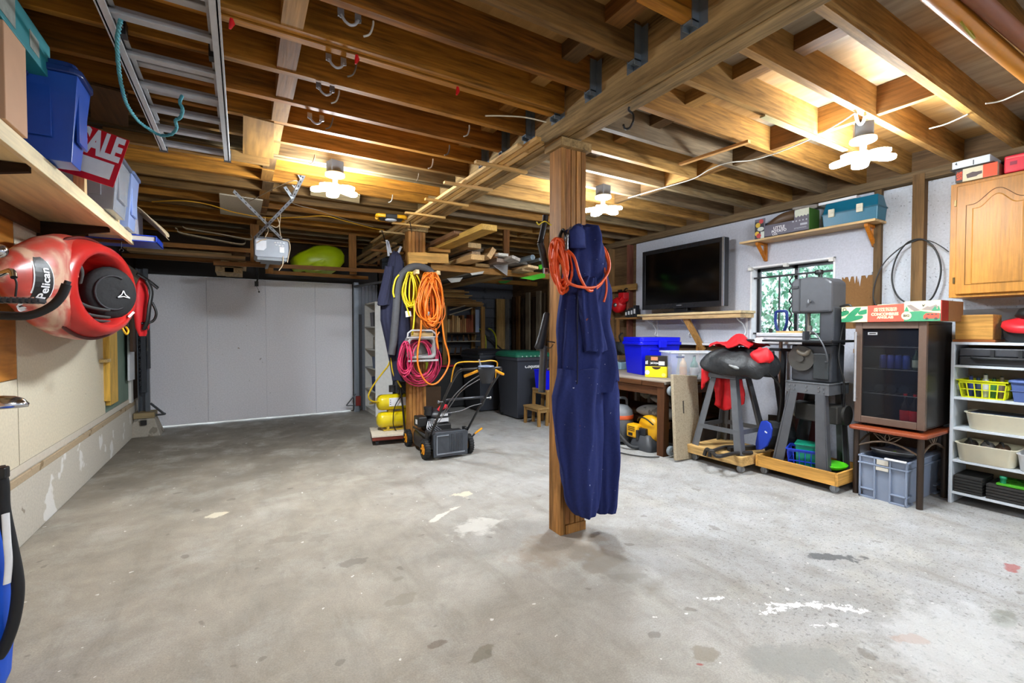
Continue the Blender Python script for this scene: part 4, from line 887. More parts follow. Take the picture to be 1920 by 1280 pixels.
# right bay, overhead
b = B(); v = [at(x, y, z=2.672) for x, y in ((1437,216),(1444,213),(1592,277),(1586,280))]
tag(B().box(2.83, 3.90, 1.665, 1.70, 2.672, 2.683).mk('pale_batten', pl('#a89c70', .7), loc=(3.3, 1.68, 2.672)), 'pale yellow batten under the joist beside the right lamp', 'batten')
a, c = at(1275, 308, z=2.66), at(1405, 265, z=2.66)
tag(B().bar(a, c, .035, .02).mk('loose_stick', wood(['#c9955a'], 'y'), bev=.001, loc=(a+c)/2), 'loose pine stick lying across the joists right of the post', 'stick')
v = spl([at(x, y, z=2.672) for x, y in ((1178,371),(1215,360),(1250,350),(1300,335),(1330,318),(1365,305),(1410,300),(1460,285),(1520,260),(1570,233),(1604,211))], 6)
tag(B().tube(v, .0045, 6).mk('lamp_cable', pl('#b5afa4', .6), loc=v[0]), 'white cable stapled under the joists between the two right lamps', 'cable')
v = spl([at(x, y, z=2.672) for x, y in ((1604,212),(1608,228),(1614,233),(1620,225),(1622,215))], 5); tag(B().tube(v, .009, 8).mk('cable_loop', pl('#d9d6cc', .5), loc=v[0]), 'thick white cable loop above the right lamp box', 'cable')
for p, lb in ((((1742,241),(1775,232),(1815,214)), 'white cable behind the right lamp'), (((1848,194),(1880,188),(1920,170)), 'pale cable at the upper right over the oak cupboard')):
    v = spl([at(x, y, z=2.67) for x, y in p], 6); tag(B().tube(v, .0045, 6).mk('lamp_cable', pl('#a59f93', .6), loc=v[0]), lb, 'cable')
b = B(); b.tube([at(1740, -20, z=2.62), at(1935, 145, z=2.62)], .035, 12); a = at(1800, 20, z=2.62)
tag(b.mk('drain_pipe', pl('#b8741f', .35, 0, .1), loc=a), 'amber pipe running under the joists at the upper right corner', 'pipe')
tag(B().tube([at(1800, -30, z=2.63), at(1960, 110, z=2.63)], .03, 10).mk('drain_pipe', pl('#7a4326', .5), loc=at(1850, 15, z=2.63)), 'dark red-brown pipe beside the amber one at the upper right', 'pipe')
a = at(1812, 52, z=2.58); tag(B().tube([(a.x+.055*cos(q), a.y+.02*sin(q), a.z+.05*sin(q)) for q in [2*pi*k/24 for k in range(25)]], .005, 6).mk('wire_ring', pl('#a39634', .5), loc=a), 'yellow-green wire ring around the amber pipe', 'wire')
v = spl([at(1180, 200, z=2.556), at(1179, 207, z=2.54), at(1187, 214, z=2.52), at(1187, 228, z=2.47), at(1180, 240, z=2.44), at(1172, 241, z=2.44), at(1169, 234, z=2.45)], 5)
tag(B().tube(v, .006, 8).mk('screw_hook', BLACKM, loc=v[0]), 'black screw hook in the underside of the beam', 'hook')
v = spl([at(x, y, z=2.68) for x, y in ((1370,14),(1375,10),(1400,6),(1425,-4))], 5); tag(B().tube(v, .012, 8).mk('bent_rod', pl('#4a4236', .5, .4), loc=v[0]), 'dark bent rod over the beam at the top of the picture', 'rod')
v = spl([at(x, y, y=2.2) for x, y in ((910,217),(940,217),(985,220),(1024,229))], 5); tag(B().tube(v, .004, 6).mk('bent_wire', pl('#c2b59a', .5), loc=v[0]), 'long stiff wire sticking out from a joist beside the post top', 'wire')
# ================================================================ ON AND AROUND THE POSTS
NAVY = speckled('navy_work_cloth', '#242d60', [('#c3c8d6', 46, .735), ('#8e4a2e', 19, .735)], .85, .35)
NAVYD = pl('#191b33', .9, 0, .2, .2, 30)
def cloth(rows, Y, depth, seed, folds=6, amp=.10, n=84, sub=9):
    """hanging cloth: rows of (pixel row, left, right) surveyed on the plane y=Y, given a folded oval section"""
    r = random.Random(seed); ph = [r.uniform(0, 6) for _ in range(4)]; b = B(); R = []
    rr = []
    for i in range(len(rows)-1):
        for q in range(sub): t = q/sub; rr.append([a+(c-a)*t for a, c in zip(rows[i], rows[i+1])])
    rr.append(list(rows[-1])); L = len(rr)
    for i, (py, x0, x1) in enumerate(rr):
        a, c = at(x0, py, y=Y), at(x1, py, y=Y); ce = (a+c)/2; hw = (c.x-a.x)/2; hd = min(depth, hw*1.1); t = i/L; ring = []
        for k in range(n):
            th = 2*pi*k/n
            f = 1+amp*sin(folds*th+ph[0]+1.1*sin(3*t+ph[1]))*(.5+.5*sin(pi*min(1, t+.2)))+.5*amp*sin((folds*2+1)*th+ph[2]+5*t)
            ring.append((ce.x+hw*cos(th)*(1+.25*(f-1)), Y+hd*sin(th)*f, ce.z+.006*sin(3*th+ph[3])))
        R.append(ring)
    return b.loft(R)
def drape(o, amp, fx=9, fz=1.6, seed=0):
    for v in o.data.vertices:
        q = v.co; n_ = noise.noise(Vector((q.x*fx+seed+q.z*1.3, q.y*fx*.6, q.z*fz+seed))); m_ = noise.noise(Vector((q.x*fx*2.3+seed-q.z*2, q.y*fx, q.z*fz*2.2)))
        v.co += Vector((.35*amp*m_, -amp*(n_*1.4+.5*m_), 0))
    return o
def coil(px, py, w, h, n, Y, seed, k=26, skew=0, jit=.5, top=.25):
    r = random.Random(seed); out = []; N_ = n*k; w0 = [r.uniform(max(.15, .62-.45*(jit > .8)), 1) for _ in range(n+1)]; h0 = [r.uniform(.72, 1) for _ in range(n+1)]; c0 = [r.uniform(-1, 1)*w*.09*jit for _ in range(n+1)]; d0 = [r.uniform(-.05, .05) for _ in range(n+1)]; tw = [r.uniform(-.5, .5)*jit for _ in range(n+1)]
    for i in range(N_+1):
        q = i/k; j = min(n-1, int(q)); f = q-j; L = lambda a: a[j]+(a[j+1]-a[j])*f
        t = 2*pi*q; v = (1-cos(t))/2; s = sin(t)
        x = px+L(c0)+L(w0)*w/2*(s*(top+(1-top)*v**.5)+.25*L(tw)*sin(2*t))+skew*v; y = py+h*L(h0)*v
        p = at(x, y, y=Y+L(d0)+.02*cos(3*t+j)); out.append(p)
    return out
YEL = pl('#e5cf22', .45, 0, .1); ORA = pl('#e8791a', .42, 0, .15); ORR = pl('#e2561f', .42, 0, .15); PNK = pl('#c22d58', .4, 0, .3, 0, 9)
# --- near post: coveralls, orange hose, vacuum parts
Y1 = 2.225
t = T('coveralls', 'paint-flecked navy blue coveralls hung on the near timber post', 'coveralls', (1.86, Y1, .15)); l = Vector(t.location)
rel(cloth([(422,1084,1097),(430,1071,1111),(445,1064,1119),(465,1063,1124),(500,1061,1132),(540,1058,1139),(580,1053,1142),(620,1048,1147),(660,1045,1153),(700,1044,1156),(735,1044,1155)], Y1, .085, 3, 5, .22).mk('torso', NAVY, t), l)
drape([c for c in bpy.data.objects if c.parent == t][-1], .032, 11, 1.8, 3)
rel(cloth([(690,1046,1126),(740,1041,1129),(770,1042,1127),(800,1045,1125),(850,1049,1124),(900,1057,1122),(940,1067,1119),(955,1074,1117),(963,1080,1112)], Y1-.012, .08, 8, 4, .22).mk('trouser_leg', NAVY, t), l)
drape([c for c in bpy.data.objects if c.parent == t][-1], .03, 10, 1.5, 7)
rel(cloth([(690,1098,1152),(740,1102,1158),(770,1104,1157),(800,1108,1156),(850,1110,1155),(900,1114,1151),(940,1118,1148),(957,1120,1146),(960,1124,1142)], Y1+.035, .075, 15, 4, .22).mk('trouser_leg', NAVY, t), l)
drape([c for c in bpy.data.objects if c.parent == t and c.name.startswith('trouser')][-1], .025, 10, 1.5, 11)
rel(cloth([(520,1096,1112),(545,1084,1116),(580,1086,1122),(620,1092,1130),(648,1096,1136),(658,1097,1137)], Y1-.105, .04, 21, 4, .28).mk('sleeve', NAVY, t), l)
rel(cloth([(600,1126,1140),(640,1130,1149),(700,1134,1156),(712,1136,1157)], Y1-.03, .05, 25, 4, .1).mk('sleeve', NAVY, t), l)
b = B(); b.grid(lambda u, v: at(1067+30*u+2*v, 432+33*v-9*sin(pi*u)*(1-v), y=Y1-.088-.02*sin(pi*u)+.03*(1-v)*0), 8, 5); rel(b.mk('collar_flap', NAVY, t, solid=.004), l)
b = B(); b.tube(spl([at(x, y, y=Y1-.10) for x, y in ((1084,550),(1083,600),(1083,700),(1082,720))]), .004, 5); rel(b.mk('front_seam', NAVYD, t), l)
b = B(); b.tube(spl([at(1072, 460, y=2.35), at(1074, 440, y=2.30), at(1082, 428, y=2.27), at(1090, 424, y=2.25)]), .006, 6); tag(b.mk('coat_hook', BLACKM, loc=at(1075, 440, y=2.33)), 'black hook holding the coveralls on the near post', 'hook')
t = T('orange_hose', 'coiled orange air hose hung on the post across the coveralls', 'hose', at(1055, 450, y=2.2)); l = Vector(t.location)
b = B(); b.tube(coil(1046, 447, 44, 106, 17, 2.22, 5, skew=9, top=.5, jit=1.0), .0085, 7)
b.tube(spl([at(x, y, y=yy) for x, y, yy in ((1052,462,2.18),(1075,480,2.11),(1088,520,2.08),(1105,545,2.08),(1125,534,2.10),(1139,510,2.12),(1140,490,2.13),(1130,465,2.16),(1120,452,2.2))], 8), .0085, 7)
b.tube(spl([at(x, y, y=yy) for x, y, yy in ((1042,470,2.18),(1056,500,2.12),(1065,528,2.09),(1090,538,2.07),(1118,537,2.08),(1138,515,2.1),(1143,495,2.12),(1136,470,2.15),(1122,455,2.2))], 8), .0085, 7)
b.tube(spl([at(x, y, y=yy) for x, y, yy in ((1133,502,2.14),(1136,520,2.13),(1137,545,2.13),(1132,566,2.13))], 8), .007, 7)
rel(b.mk('hose_coil', ORR, t), l)
b = B(); b.cyl(at(1062, 468, y=2.10), at(1063, 446, y=2.12), .011, .009, 10); b.cyl(at(1063, 446, y=2.12), at(1064, 440, y=2.125), .006); rel(b.mk('coupling', STEEL, t), l)
t = T('black_hose', 'black cable coil hung behind the orange hose', 'cable', at(1055, 440, y=2.26)); l = Vector(t.location)
b = B(); b.tube(coil(1056, 430, 24, 70, 4, 2.26, 9, skew=-3, top=.5), .007, 6); rel(b.mk('cable_coil', BLACK, t), l)
b = B(); b.cyl(at(1066, 440, y=2.2), at(1071, 428, y=2.22), .014, n=10); rel(b.mk('plug', STEEL, t), l)
t = T('vacuum_wand', 'bent black vacuum wand strapped to the left side of the near post', 'vacuum wand', at(1016, 450, y=2.42)); l = Vector(t.location)
b = B(); b.tube([at(1023, 404, y=2.42), at(1022, 415, y=2.42), at(1014, 452, y=2.42), at(1013, 456, y=2.42)], .02, 12); rel(b.mk('upper_tube', pl('#202124', .3), t), l)
b = B(); pp = spl([at(1013, 455, y=2.42), at(1018, 475, y=2.42), at(1023, 500, y=2.42), at(1024, 512, y=2.42)], 10); b.tube(pp, [.021+.002*(i % 2) for i in range(len(pp))], 12); rel(b.mk('grip', pl('#2a2a2c', .5), t), l)
b = B(); a = at(1025, 507, y=2.38); b.box(a.x-.016, a.x+.016, 2.383, 2.388, a.z-.02, a.z+.016); rel(b.mk('white_label', WHITE, t), l)
b = B(); b.box(a.x-.009, a.x+.009, 2.380, 2.383, a.z-.008, a.z+.01); rel(b.mk('label_print', pl('#6a4a4a', .6), t), l)
tag(B().tube(spl([at(x, y, y=2.4) for x, y in ((1006,416),(1010,421),(1016,417),(1022,415),(1030,420),(1034,422))], 5), .004, 6).mk('yellow_tie', pl('#d9c320', .5), loc=at(1015, 418, y=2.4)), 'yellow cord tying the vacuum wand to the post', 'cord')
t = T('vacuum_nozzle', 'black flat vacuum nozzle on a grey tube beside the near post', 'vacuum nozzle', at(1018, 640, y=2.42)); l = Vector(t.location)
b = B(); P0, P1, P2 = at(1025, 588, y=2.42), at(1018, 625, y=2.42), at(1012, 650, y=2.42)
b.loft([[tuple(P_+Vector((w*cos(2*pi*k/16), d*sin(2*pi*k/16), .0))) for k in range(16)] for P_, w, d in ((P0+Vector((0,0,.01)),.012,.01),(P0,.022,.016),(P1,.030,.02),(at(1014,643,y=2.42),.036,.022),(P2,.040,.022),(P2+Vector((0,0,-.012)),.03,.02))]); rel(b.mk('nozzle', pl('#2b2b2d', .5), t), l)
b = B(); b.tube([at(1020, 648, y=2.42), at(1017, 700, y=2.42), at(1016, 735, y=2.42)], .024, 12); rel(b.mk('tube', pl('#55575a', .35, .3), t), l)
b = B(); b.tube(spl([at(1026, 640, y=2.4), at(1036, 641, y=2.36), at(1040, 642, y=2.34)]), .004, 6); b.tube(spl([at(1020, 650, y=2.4), at(1032, 652, y=2.37), at(1037, 645, y=2.34)]), .003, 6); rel(b.mk('wire_hanger', DKMETAL, t), l)

# --- far post: cross bar, pegs, cords, hose, tray, coverall
t = T('crossbar', 'pale double timber cross bar nailed to the far post', 'timber bracket', at(800, 482, y=5.19)); l = Vector(t.location)
b = B(); b.bar(at(765, 484, y=5.195), at(800, 484, y=5.195), .04, .135); b.bar(at(790, 483, y=5.195), at(840, 485, y=5.195), .038, .115); rel(b.mk('front_board', wood(['#c8974e'], 'x', .6), t, bev=.003), l)
b = B(); b.bar(at(803, 468, y=5.3), at(841, 471, y=5.3), .12, .05); rel(b.mk('top_board', wood(['#b07c3a'], 'x', .6), t, bev=.003), l)
for (x0, y0), (x1, y1), lb in (((770,515),(783,509),'left pale peg on the far post holding the yellow cord'),((803,520),(823,511),'right pale peg on the far post holding the orange cord')):
    a, c = at(x0+3, y0, y=5.21), at(x1, y1, y=5.02); tag(B().bar(a, c, .045, .05).mk('peg', wood(['#dcc393'], 'y', .6, .8, 'peg_pine'), bev=.003, loc=a), lb, 'peg')
t = T('yellow_extension_lead', 'coiled yellow extension cord hung on the left peg of the far post', 'cord', at(778, 512, y=5.1)); l = Vector(t.location)
b = B(); b.tube(coil(770, 510, 50, 74, 8, 5.09, 12, top=.5, jit=.9), .0085, 6)
b.tube(spl([at(x, y, y=5.08) for x, y in ((748,515),(741,525),(737,545),(739,557))], 6), .010, 6); b.tube(spl([at(x, y, y=5.06) for x, y in ((776,560),(777,585),(776,605),(773,628))], 6), .010, 6)
b.tube(spl([at(x, y, y=5.05) for x, y in ((760,568),(764,580),(768,592))], 6), .008, 6); rel(b.mk('cord_coil', YEL, t), l)
b = B(); b.cyl(at(762, 583, y=5.07), at(764, 594, y=5.07), .016, .02, 10); b.cyl(at(768, 583, y=5.06), at(769, 593, y=5.06), .014, .018, 10); rel(b.mk('plug', OFFW, t), l)
t = T('orange_extension_lead', 'tangled orange extension cord hung on the right peg of the far post', 'cord', at(812, 516, y=5.05)); l = Vector(t.location)
b = B(); b.tube(coil(806, 511, 64, 110, 18, 5.04, 31, top=.42, jit=1.6), .0085, 6); b.tube(coil(808, 520, 48, 98, 10, 5.0, 33, top=.5, jit=2.0), .0085, 6)
b.tube(spl([at(x, y, y=4.96) for x, y in ((790,600),(789,620),(786,640),(783,660),(784,685),(793,708),(806,720),(820,717),(834,700),(842,680),(840,660),(834,640),(831,620),(829,600))], 8), .0105, 7); rel(b.mk('cord_coil', ORA, t), l)
b = B(); b.tube(spl([at(x, y, y=4.98) for x, y in ((817,615),(820,640),(822,655),(818,635),(824,622))], 6), .008, 6); rel(b.mk('loose_end', pl('#e07018', .45), t), l)
b = B(); b.obox(at(802, 588, y=4.98), (.03, .03, .05), (0, .3, 0)); rel(b.mk('socket_end', pl('#8a8a86', .5), t, bev=.006), l)
tag(B().bar(at(755, 632, y=5.2), at(812, 631, y=5.2), .02, .10).mk('backing_board', wood(['#d3b27c'], 'x'), bev=.003, loc=at(783, 631, y=5.2)), 'pale backing board on the far post behind the grey tray', 'board')
# hose hanger with its hollow tray
t = T('hose_hanger', 'grey plastic hose hanger with a hollow tray fixed to the far post', 'hose hanger', at(792, 650, y=5.12)); l = Vector(t.location)
o = at(792, 652, y=5.0); b = B()
def rr_(w, h, y, k=5): return [(o.x+p[0], y, o.z+p[1]) for p in rrect(w, h, .05, k)]
b.loft([rr_(.33,.26,5.19), rr_(.33,.26,5.10), rr_(.33,.25,5.0), rr_(.29,.20,5.0), rr_(.27,.18,5.1), rr_(.26,.17,5.17)]); rel(b.mk('tray', pl('#8d8a88', .45), t), l)
b = B(); b.tube([(o.x-.17, 5.02, o.z+.11), (o.x-.16, 5.02, o.z+.17), (o.x-.12, 5.02, o.z+.2), (o.x+.12, 5.02, o.z+.2), (o.x+.17, 5.02, o.z+.16), (o.x+.18, 5.02, o.z+.10)], .011, 8); rel(b.mk('rim_bar', pl('#a8a5a6', .4), t), l); b = B(); b.tube([(o.x-.18,5.0,o.z+.115),(o.x+.19,5.0,o.z+.125)], .008, 6); rel(b.mk('rim_bar', pl('#a8a5a6', .4), t), l); b = B(); b.box(o.x-.17, o.x+.19, 4.99, 5.02, o.z-.155, o.z-.135); rel(b.mk('rim_bar', pl('#a8a5a6', .4), t), l)
t = T('pink_hose', 'pinkish red garden hose coiled on the grey hanger', 'hose', at(790, 690, y=5.05)); l = Vector(t.location)
b = B(); b.tube(coil(761, 640, 38, 72, 9, 5.02, 41, top=.35, skew=-2, jit=1), .008, 6); b.tube(coil(786, 634, 92, 94, 11, 5.1, 43, top=.75, jit=.5), .008, 6); b.tube(coil(786, 640, 84, 84, 5, 5.08, 47, top=.8, jit=.9), .008, 6); rel(b.mk('hose_coil', PNK, t), l)
tag(B().tube(spl([at(x, y, y=5.12) for x, y in ((812,514),(802,505),(788,500),(774,500),(760,508),(750,522),(745,545),(743,575),(740,610),(737,645),(734,665))], 8), .042, 12).mk('foam_pipe', pl('#4a4a4d', .8, 0, .15, .2, 40), loc=at(780, 500, y=5.12)), 'dark grey foam tube arched over the far post', 'foam tube')
t = T('coveralls', 'dark navy coveralls hung by straps left of the far post', 'coveralls', at(742, 480, y=5.15)); l = Vector(t.location)
rel(cloth([(471,737,744),(480,731,752),(492,728,757),(520,722,762),(560,714,764),(600,714,768),(640,723,771),(680,731,772),(712,736,771)], 5.2, .07, 52, 5, .12).mk('torso', NAVYD, t), l)
rel(cloth([(500,722,738),(530,716,735),(560,709,732),(572,708,730)], 5.15, .05, 55, 4, .12).mk('sleeve', NAVYD, t), l)
for p in (((729,480),(725,450)), ((733,474),(727,452)), ((744,480),(752,462))):
    b = B(); b.bar(at(*p[0], y=5.2), at(*p[1], y=5.2), .025, .004, (0,1,0)); rel(b.mk('strap', pl('#a3a6ac', .5, .5), t), l)
tag(B().tube(spl([at(x, y, z=2.50) for x, y in ((716,432),(719,442),(722,452),(725,462))], 4), .007, 6).mk('hang_strap', BLACK, loc=at(718, 440, z=2.5)), 'black strap holding the dark coveralls under the beam', 'strap')

# ================================================================ MIDDLE OF THE FLOOR
def wheel(b, c, r, w, mi_t=0, mi_h=1, ax='x'):
    x, y, z = c; pr = [(r*.62,-w/2),(r*.9,-w/2),(r,-w*.3),(r,w*.3),(r*.9,w/2),(r*.62,w/2)]
    b.lathe(pr, c, ax, 28, mi_t, cap=False); b.lathe([(.001,-w*.42),(r*.25,-w*.46),(r*.3,-w*.34),(r*.62,-w*.38),(r*.62,w*.38),(r*.3,w*.34),(r*.25,w*.46),(.001,w*.42)], c, ax, 28, mi_h)
MY = pl('#e59a12', .45); 
t = T('lawn_mower', 'black walk-behind lawn mower with yellow wheel hubs', 'lawn mower', (1.865, 4.49, 0), -.01)
for x, y, r in ((-.245,0,.103),(.245,0,.103),(-.235,.62,.095),(.235,.62,.095)):
    b = B(); wheel(b, (x,y,r), r, .055); s = -1 if x < 0 else 1
    for k in range(6):
        a = 2*pi*k/6; b.bar((x+s*.02, y+.02*cos(a), r+.02*sin(a)), (x+s*.025, y+.055*cos(a), r+.055*sin(a)), .014, .012, (1,0,0), 1)
    for k in range(24):
        a = 2*pi*k/24; b.obox((x, y+r*cos(a), r+r*sin(a)), (.05, .01, .006), (-a+pi/2 if 0 else a-pi/2, 0, 0), 0)
    b.mk('wheel', [RUBBER, MY], t)
b = B(); R = []
for z, s in ((.06,1.0),(.10,1.02),(.17,1.0),(.21,.9),(.225,.7)): R.append([(.22*s*cos(a)*(abs(cos(a))**-.25 if abs(cos(a)) > .3 else 1.2), .35+.34*s*sin(a), z) for a in [2*pi*k/32 for k in range(32)]])
b.loft(R); b.mk('deck', pl('#2a2320', .5, 0, .3), t)
b = B(); b.box(-.19, .19, -.06, .12, .10, .26); b.mk('rear_housing', pl('#1d1d1f', .5), t, bev=.01)
b = B(); b.prism([(-.19,.03),(.185,.025),(.19,.27),(.16,.285),(-.175,.285),(-.195,.26)], 'y', -.115, -.085)
for k in range(8): b.box(-.02+.02*k, -.012+.02*k, -.121, -.114, .07, .26)
b.mk('discharge_flap', pl('#3d4148', .4, 0, .2), t, bev=.004)
b = B(); b.box(-.165, -.155, -.122, -.114, .065, .25); b.box(-.165, .15, -.124, -.114, .055, .068); b.box(-.165, -.03, -.122, -.114, .245, .255); b.mk('flap_edge', pl('#7d828a', .4), t)
b = B(); b.tube([(-.2,.02,.20),(-.215,.3,.235),(-.19,.55,.23)], .012, 8); b.mk('lift_rod', DKMETAL, t)
# engine
b = B(); b.lathe([(.12,.22),(.14,.24),(.145,.30),(.13,.36),(.11,.375)], (0,.36,0), 'z', 28); b.box(-.13, .13, .2, .5, .23, .30); b.mk('engine_block', pl('#1c1c1e', .45), t, bev=.008)
b = B(); b.lathe([(.135,.355),(.15,.37),(.15,.40),(.12,.435),(.05,.45),(.001,.452)], (0.03,.36,0), 'z', 28); b.mk('engine_cowl', pl('#2c2d30', .4), t)
b = B(); b.tube(spl([(.0,.26,.44),(.04,.26,.475),(.10,.30,.475),(.13,.38,.44)]), [.02,.024,.026,.026,.028,.028,.028,.028,.028,.028,.028,.028,.028,.028,.028,.028,.026,.024,.02][:19], 8); b.mk('red_recoil_grip', pl('#c02a34', .45), t)
b = B(); b.cyl((-.10,.30,.40),(-.10,.30,.47),.05,.045,16); b.cyl((-.10,.30,.46),(-.10,.30,.49),.052,n=16); b.mk('fuel_cap', pl('#151517', .5), t)
b = B(); b.box(-.25, -.15, .2, .36, .29, .40); b.mk('air_filter', BLACK, t, bev=.012)
b = B(); b.box(-.252, -.2505, .23, .29, .32, .37); b.mk('filter_label', WHITE, t)
b = B(); b.box(-.06, .10, .205, .212, .325, .365); b.box(.0, .09, .20, .215, .39, .415); b.mk('engine_label', pl('#c9c9cb', .4), t)
b = B()
for k in range(5): b.tube(spl([(-.14+.02*k,.2,.35),(-.17+.02*k,.15,.28+.01*k),(-.13+.03*k,.14,.25)]), .006, 6)
b.mk('linkage', STEEL, t)
# handle
H0, H1, H2 = (.0,-0.0,.24), (0,-0.462,.66), (0,-0.836,.98)
for s in (-1, 1):
    b = B(); b.tube([(s*.205,0.01,.20), (s*.21,-0.462,.66)], .0125, 10); b.mk('lower_handle', pl('#232325',0.4,.3), t)
    b = B(); b.tube([(s*.21,0.02,.18), (s*.21,0.03,.29)], .02, 8); b.box(s*.21-.02, s*.21+.02, -.02, .05, .18, .29); b.mk('handle_bracket', BLACK, t, bev=.006)
    b = B(); b.cyl((s*.23,-0.462,.66),(s*.275,-0.462,.66),.006); b.cyl((s*.27,-0.462,.66),(s*.28,-0.462,.66),.015); b.mk('wing_knob', STEEL, t)
b = B(); b.tube(spl([(-.222,-0.374,.57),(-.222,-0.55,.76),(-.222,-0.748,.93),(-.205,-0.814,.98),(-.15,-0.836,.99),(.15,-0.836,.99),(.205,-0.814,.98),(.222,-0.748,.93),(.222,-0.55,.76),(.222,-0.374,.57)], 5), .0125, 10); b.mk('upper_handle', pl('#1b1b1d', .35), t)
b = B(); b.tube([(-.21,-0.462,.66),(-.19,-0.473,.675),(.19,-0.473,.675),(.21,-0.462,.66)], .0115, 8); b.mk('cross_tube', pl('#3a3b40',0.3,.4), t)
b = B(); b.tube(spl([(-.235,-0.682,.87),(-.245,-0.77,1.0),(-.2,-0.792,1.05),(0,-0.797,1.05),(.12,-0.792,1.055),(.19,-0.77,1.03),(.2,-0.726,.93),(.222,-0.682,.87)], 5), .006, 8); b.mk('bail_bar', pl('#e8a51a', .4), t)
b = B(); b.loft([[(.03+w*cos(a), -.87+.035*sin(a), z) for a in [2*pi*k/20 for k in range(20)]] for z, w in ((.86,.05),(.92,.075),(.98,.085),(1.0,.085),(1.012,.05))]); b.mk('control_panel', pl('#232427', .5), t)
b = B(); b.lathe([(.001,.0),(.075,.0),(.07,.012),(.001,.018)], (.03,-0.858,1.005), 'z', 20); b.mk('panel_top', pl('#6f7c94', .3), t)
for s in (-1, 1):
    b = B(); b.bar((.03+s*.08,-0.858,.975), (.03+s*.20,-0.814,.925), .03, .022); b.mk('drive_lever', MY, t, bev=.006)
b = B(); b.bar((0,-0.814,1.0), (-.01,-0.792,1.07), .015, .01); b.mk('cable_clip', STEEL, t)
b = B()
for p in ([(-.02,-0.825,.93),(-.1,-0.726,.85),(-.17,-0.55,.70),(-.2,-0.33,.48)], [(.0,-0.814,.9),(-.12,-0.66,.78),(-.16,-0.484,.62),(-.2,-0.2,.38)], [(-.2,-0.25,.50),(0,-0.33,.53),(.1,-0.396,.58),(.2,-0.418,.60)]): b.tube(spl(p), .004, 6)
b.mk('control_cable', pl('#77777a', .45), t)
b = B(); b.bar((.26,-0.02,.16), (.31,-0.06,.23), .012, .02); b.bar((.30,-0.05,.215), (.37,-0.09,.275), .035, .018, mi=1); b.mk('height_lever', [DKMETAL, MY], t, bev=.004)

# compressor on its little dolly
t = T('dolly', 'white-topped square dolly under the yellow compressor', 'dolly', (1.55, 5.49, 0), -.18)
b = B(); b.box(-.24, .19, -.24, .24, .10, .125); b.mk('top_board', speckled('dolly_top', '#cfc4b2', [('#8a7a62', 20, .7)], .7), t, bev=.002)
b = B(); b.box(-.235, .185, -.235, .235, .06, .098); b.mk('frame', wood(['#6a2e22'], 'x', .6), t, bev=.002)
for x in (-.18, .13):
    for y in (-.18, .18):
        b = B(); b.cyl((x-.012,y,.027),(x+.012,y,.027),.027,n=16); b.box(x-.018, x-.013, y-.01, y+.01, .02, .06); b.box(x+.013, x+.018, y-.01, y+.01, .02, .06); b.mk('caster', [DKMETAL], t)
YT = pl('#dcc40e', .3, 0, .06, coat=.3)
t = T('air_compressor', 'yellow twin-tank air compressor standing behind the far post', 'air compressor', (1.57, 5.51, .126), -.04)
for z in (.13, .34):
    b = B(); b.lathe([(.001,-.19),(.05,-.185),(.085,-.165),(.095,-.13),(.096,.22),(.085,.26),(.05,.28),(.001,.285)], (0,0,z), 'x', 28); o = b.mk('tank', YT, t)
b = B(); b.box(-.06, .14, -.1, -.094, .30, .40); b.mk('white_label', WHITE, t)
b = B(); 
for k in range(3): b.box(-.05, -.04, -.1015, -.099, .32+.025*k, .33+.025*k)
b.mk('label_print', BLACK, t)
b = B(); b.box(-.12, .18, -.06, .06, 0, .015); b.box(-.08, -.05, -.06, .06, .01, .06); b.box(.12, .15, -.06, .06, .01, .06); b.box(-.06, .0, -.04, .04, .22, .25); b.box(.1, .16, -.04, .04, .22, .25); b.mk('saddle', pl('#b89a22', .45), t, bev=.004)
b = B(); b.box(.05, .24, -.08, .08, .44, .58); b.cyl((.0,.0,.46),(.0,.0,.54),.04); b.mk('pump', pl('#2a2a2c', .5), t, bev=.01)
b = B(); b.cyl((-.19,0,.34),(-.26,0,.34),.008); b.cyl((-.23,0,.34),(-.27,0,.34),.013); b.mk('outlet', pl('#8c7a40', .35, .8), t)
b = B(); b.tube(spl([(.14,-.12,-.11),(.11,-.14,.05),(.09,-.14,.3),(.06,-.13,.55),(.04,-.1,.70),(.05,-.08,.85)]), .011, 6); b.tube(spl([(.10,-.13,.45),(.0,-.13,.30),(-.02,-.12,.1),(.02,-.1,-.0)]), .006, 6); b.tube(spl([(.02,-.12,.62),(.10,-.13,.5),(.16,-.14,.42)]), .008, 6); b.mk('power_cable', BLACK, t)
t = T('air_hose', 'yellow air hose looping from the compressor up to the foam tube', 'hose', at(734, 670, y=5.2)); l = Vector(t.location)
b = B(); b.tube(spl([at(x, y, y=yy) for x, y, yy in ((713,753,5.46),(698,752,5.42),(691,745,5.4),(694,733,5.38),(705,715,5.34),(718,698,5.3),(728,685,5.24),(733,672,5.2),(738,680,5.2),(742,700,5.2),(746,715,5.22),(752,725,5.25))], 8), .0095, 7); b.tube(spl([at(x, y, y=5.18) for x, y in ((733,670),(735,690),(739,705),(743,712))], 6), .009, 6); rel(b.mk('hose_run', pl('#cfae1a', .45), t), l)

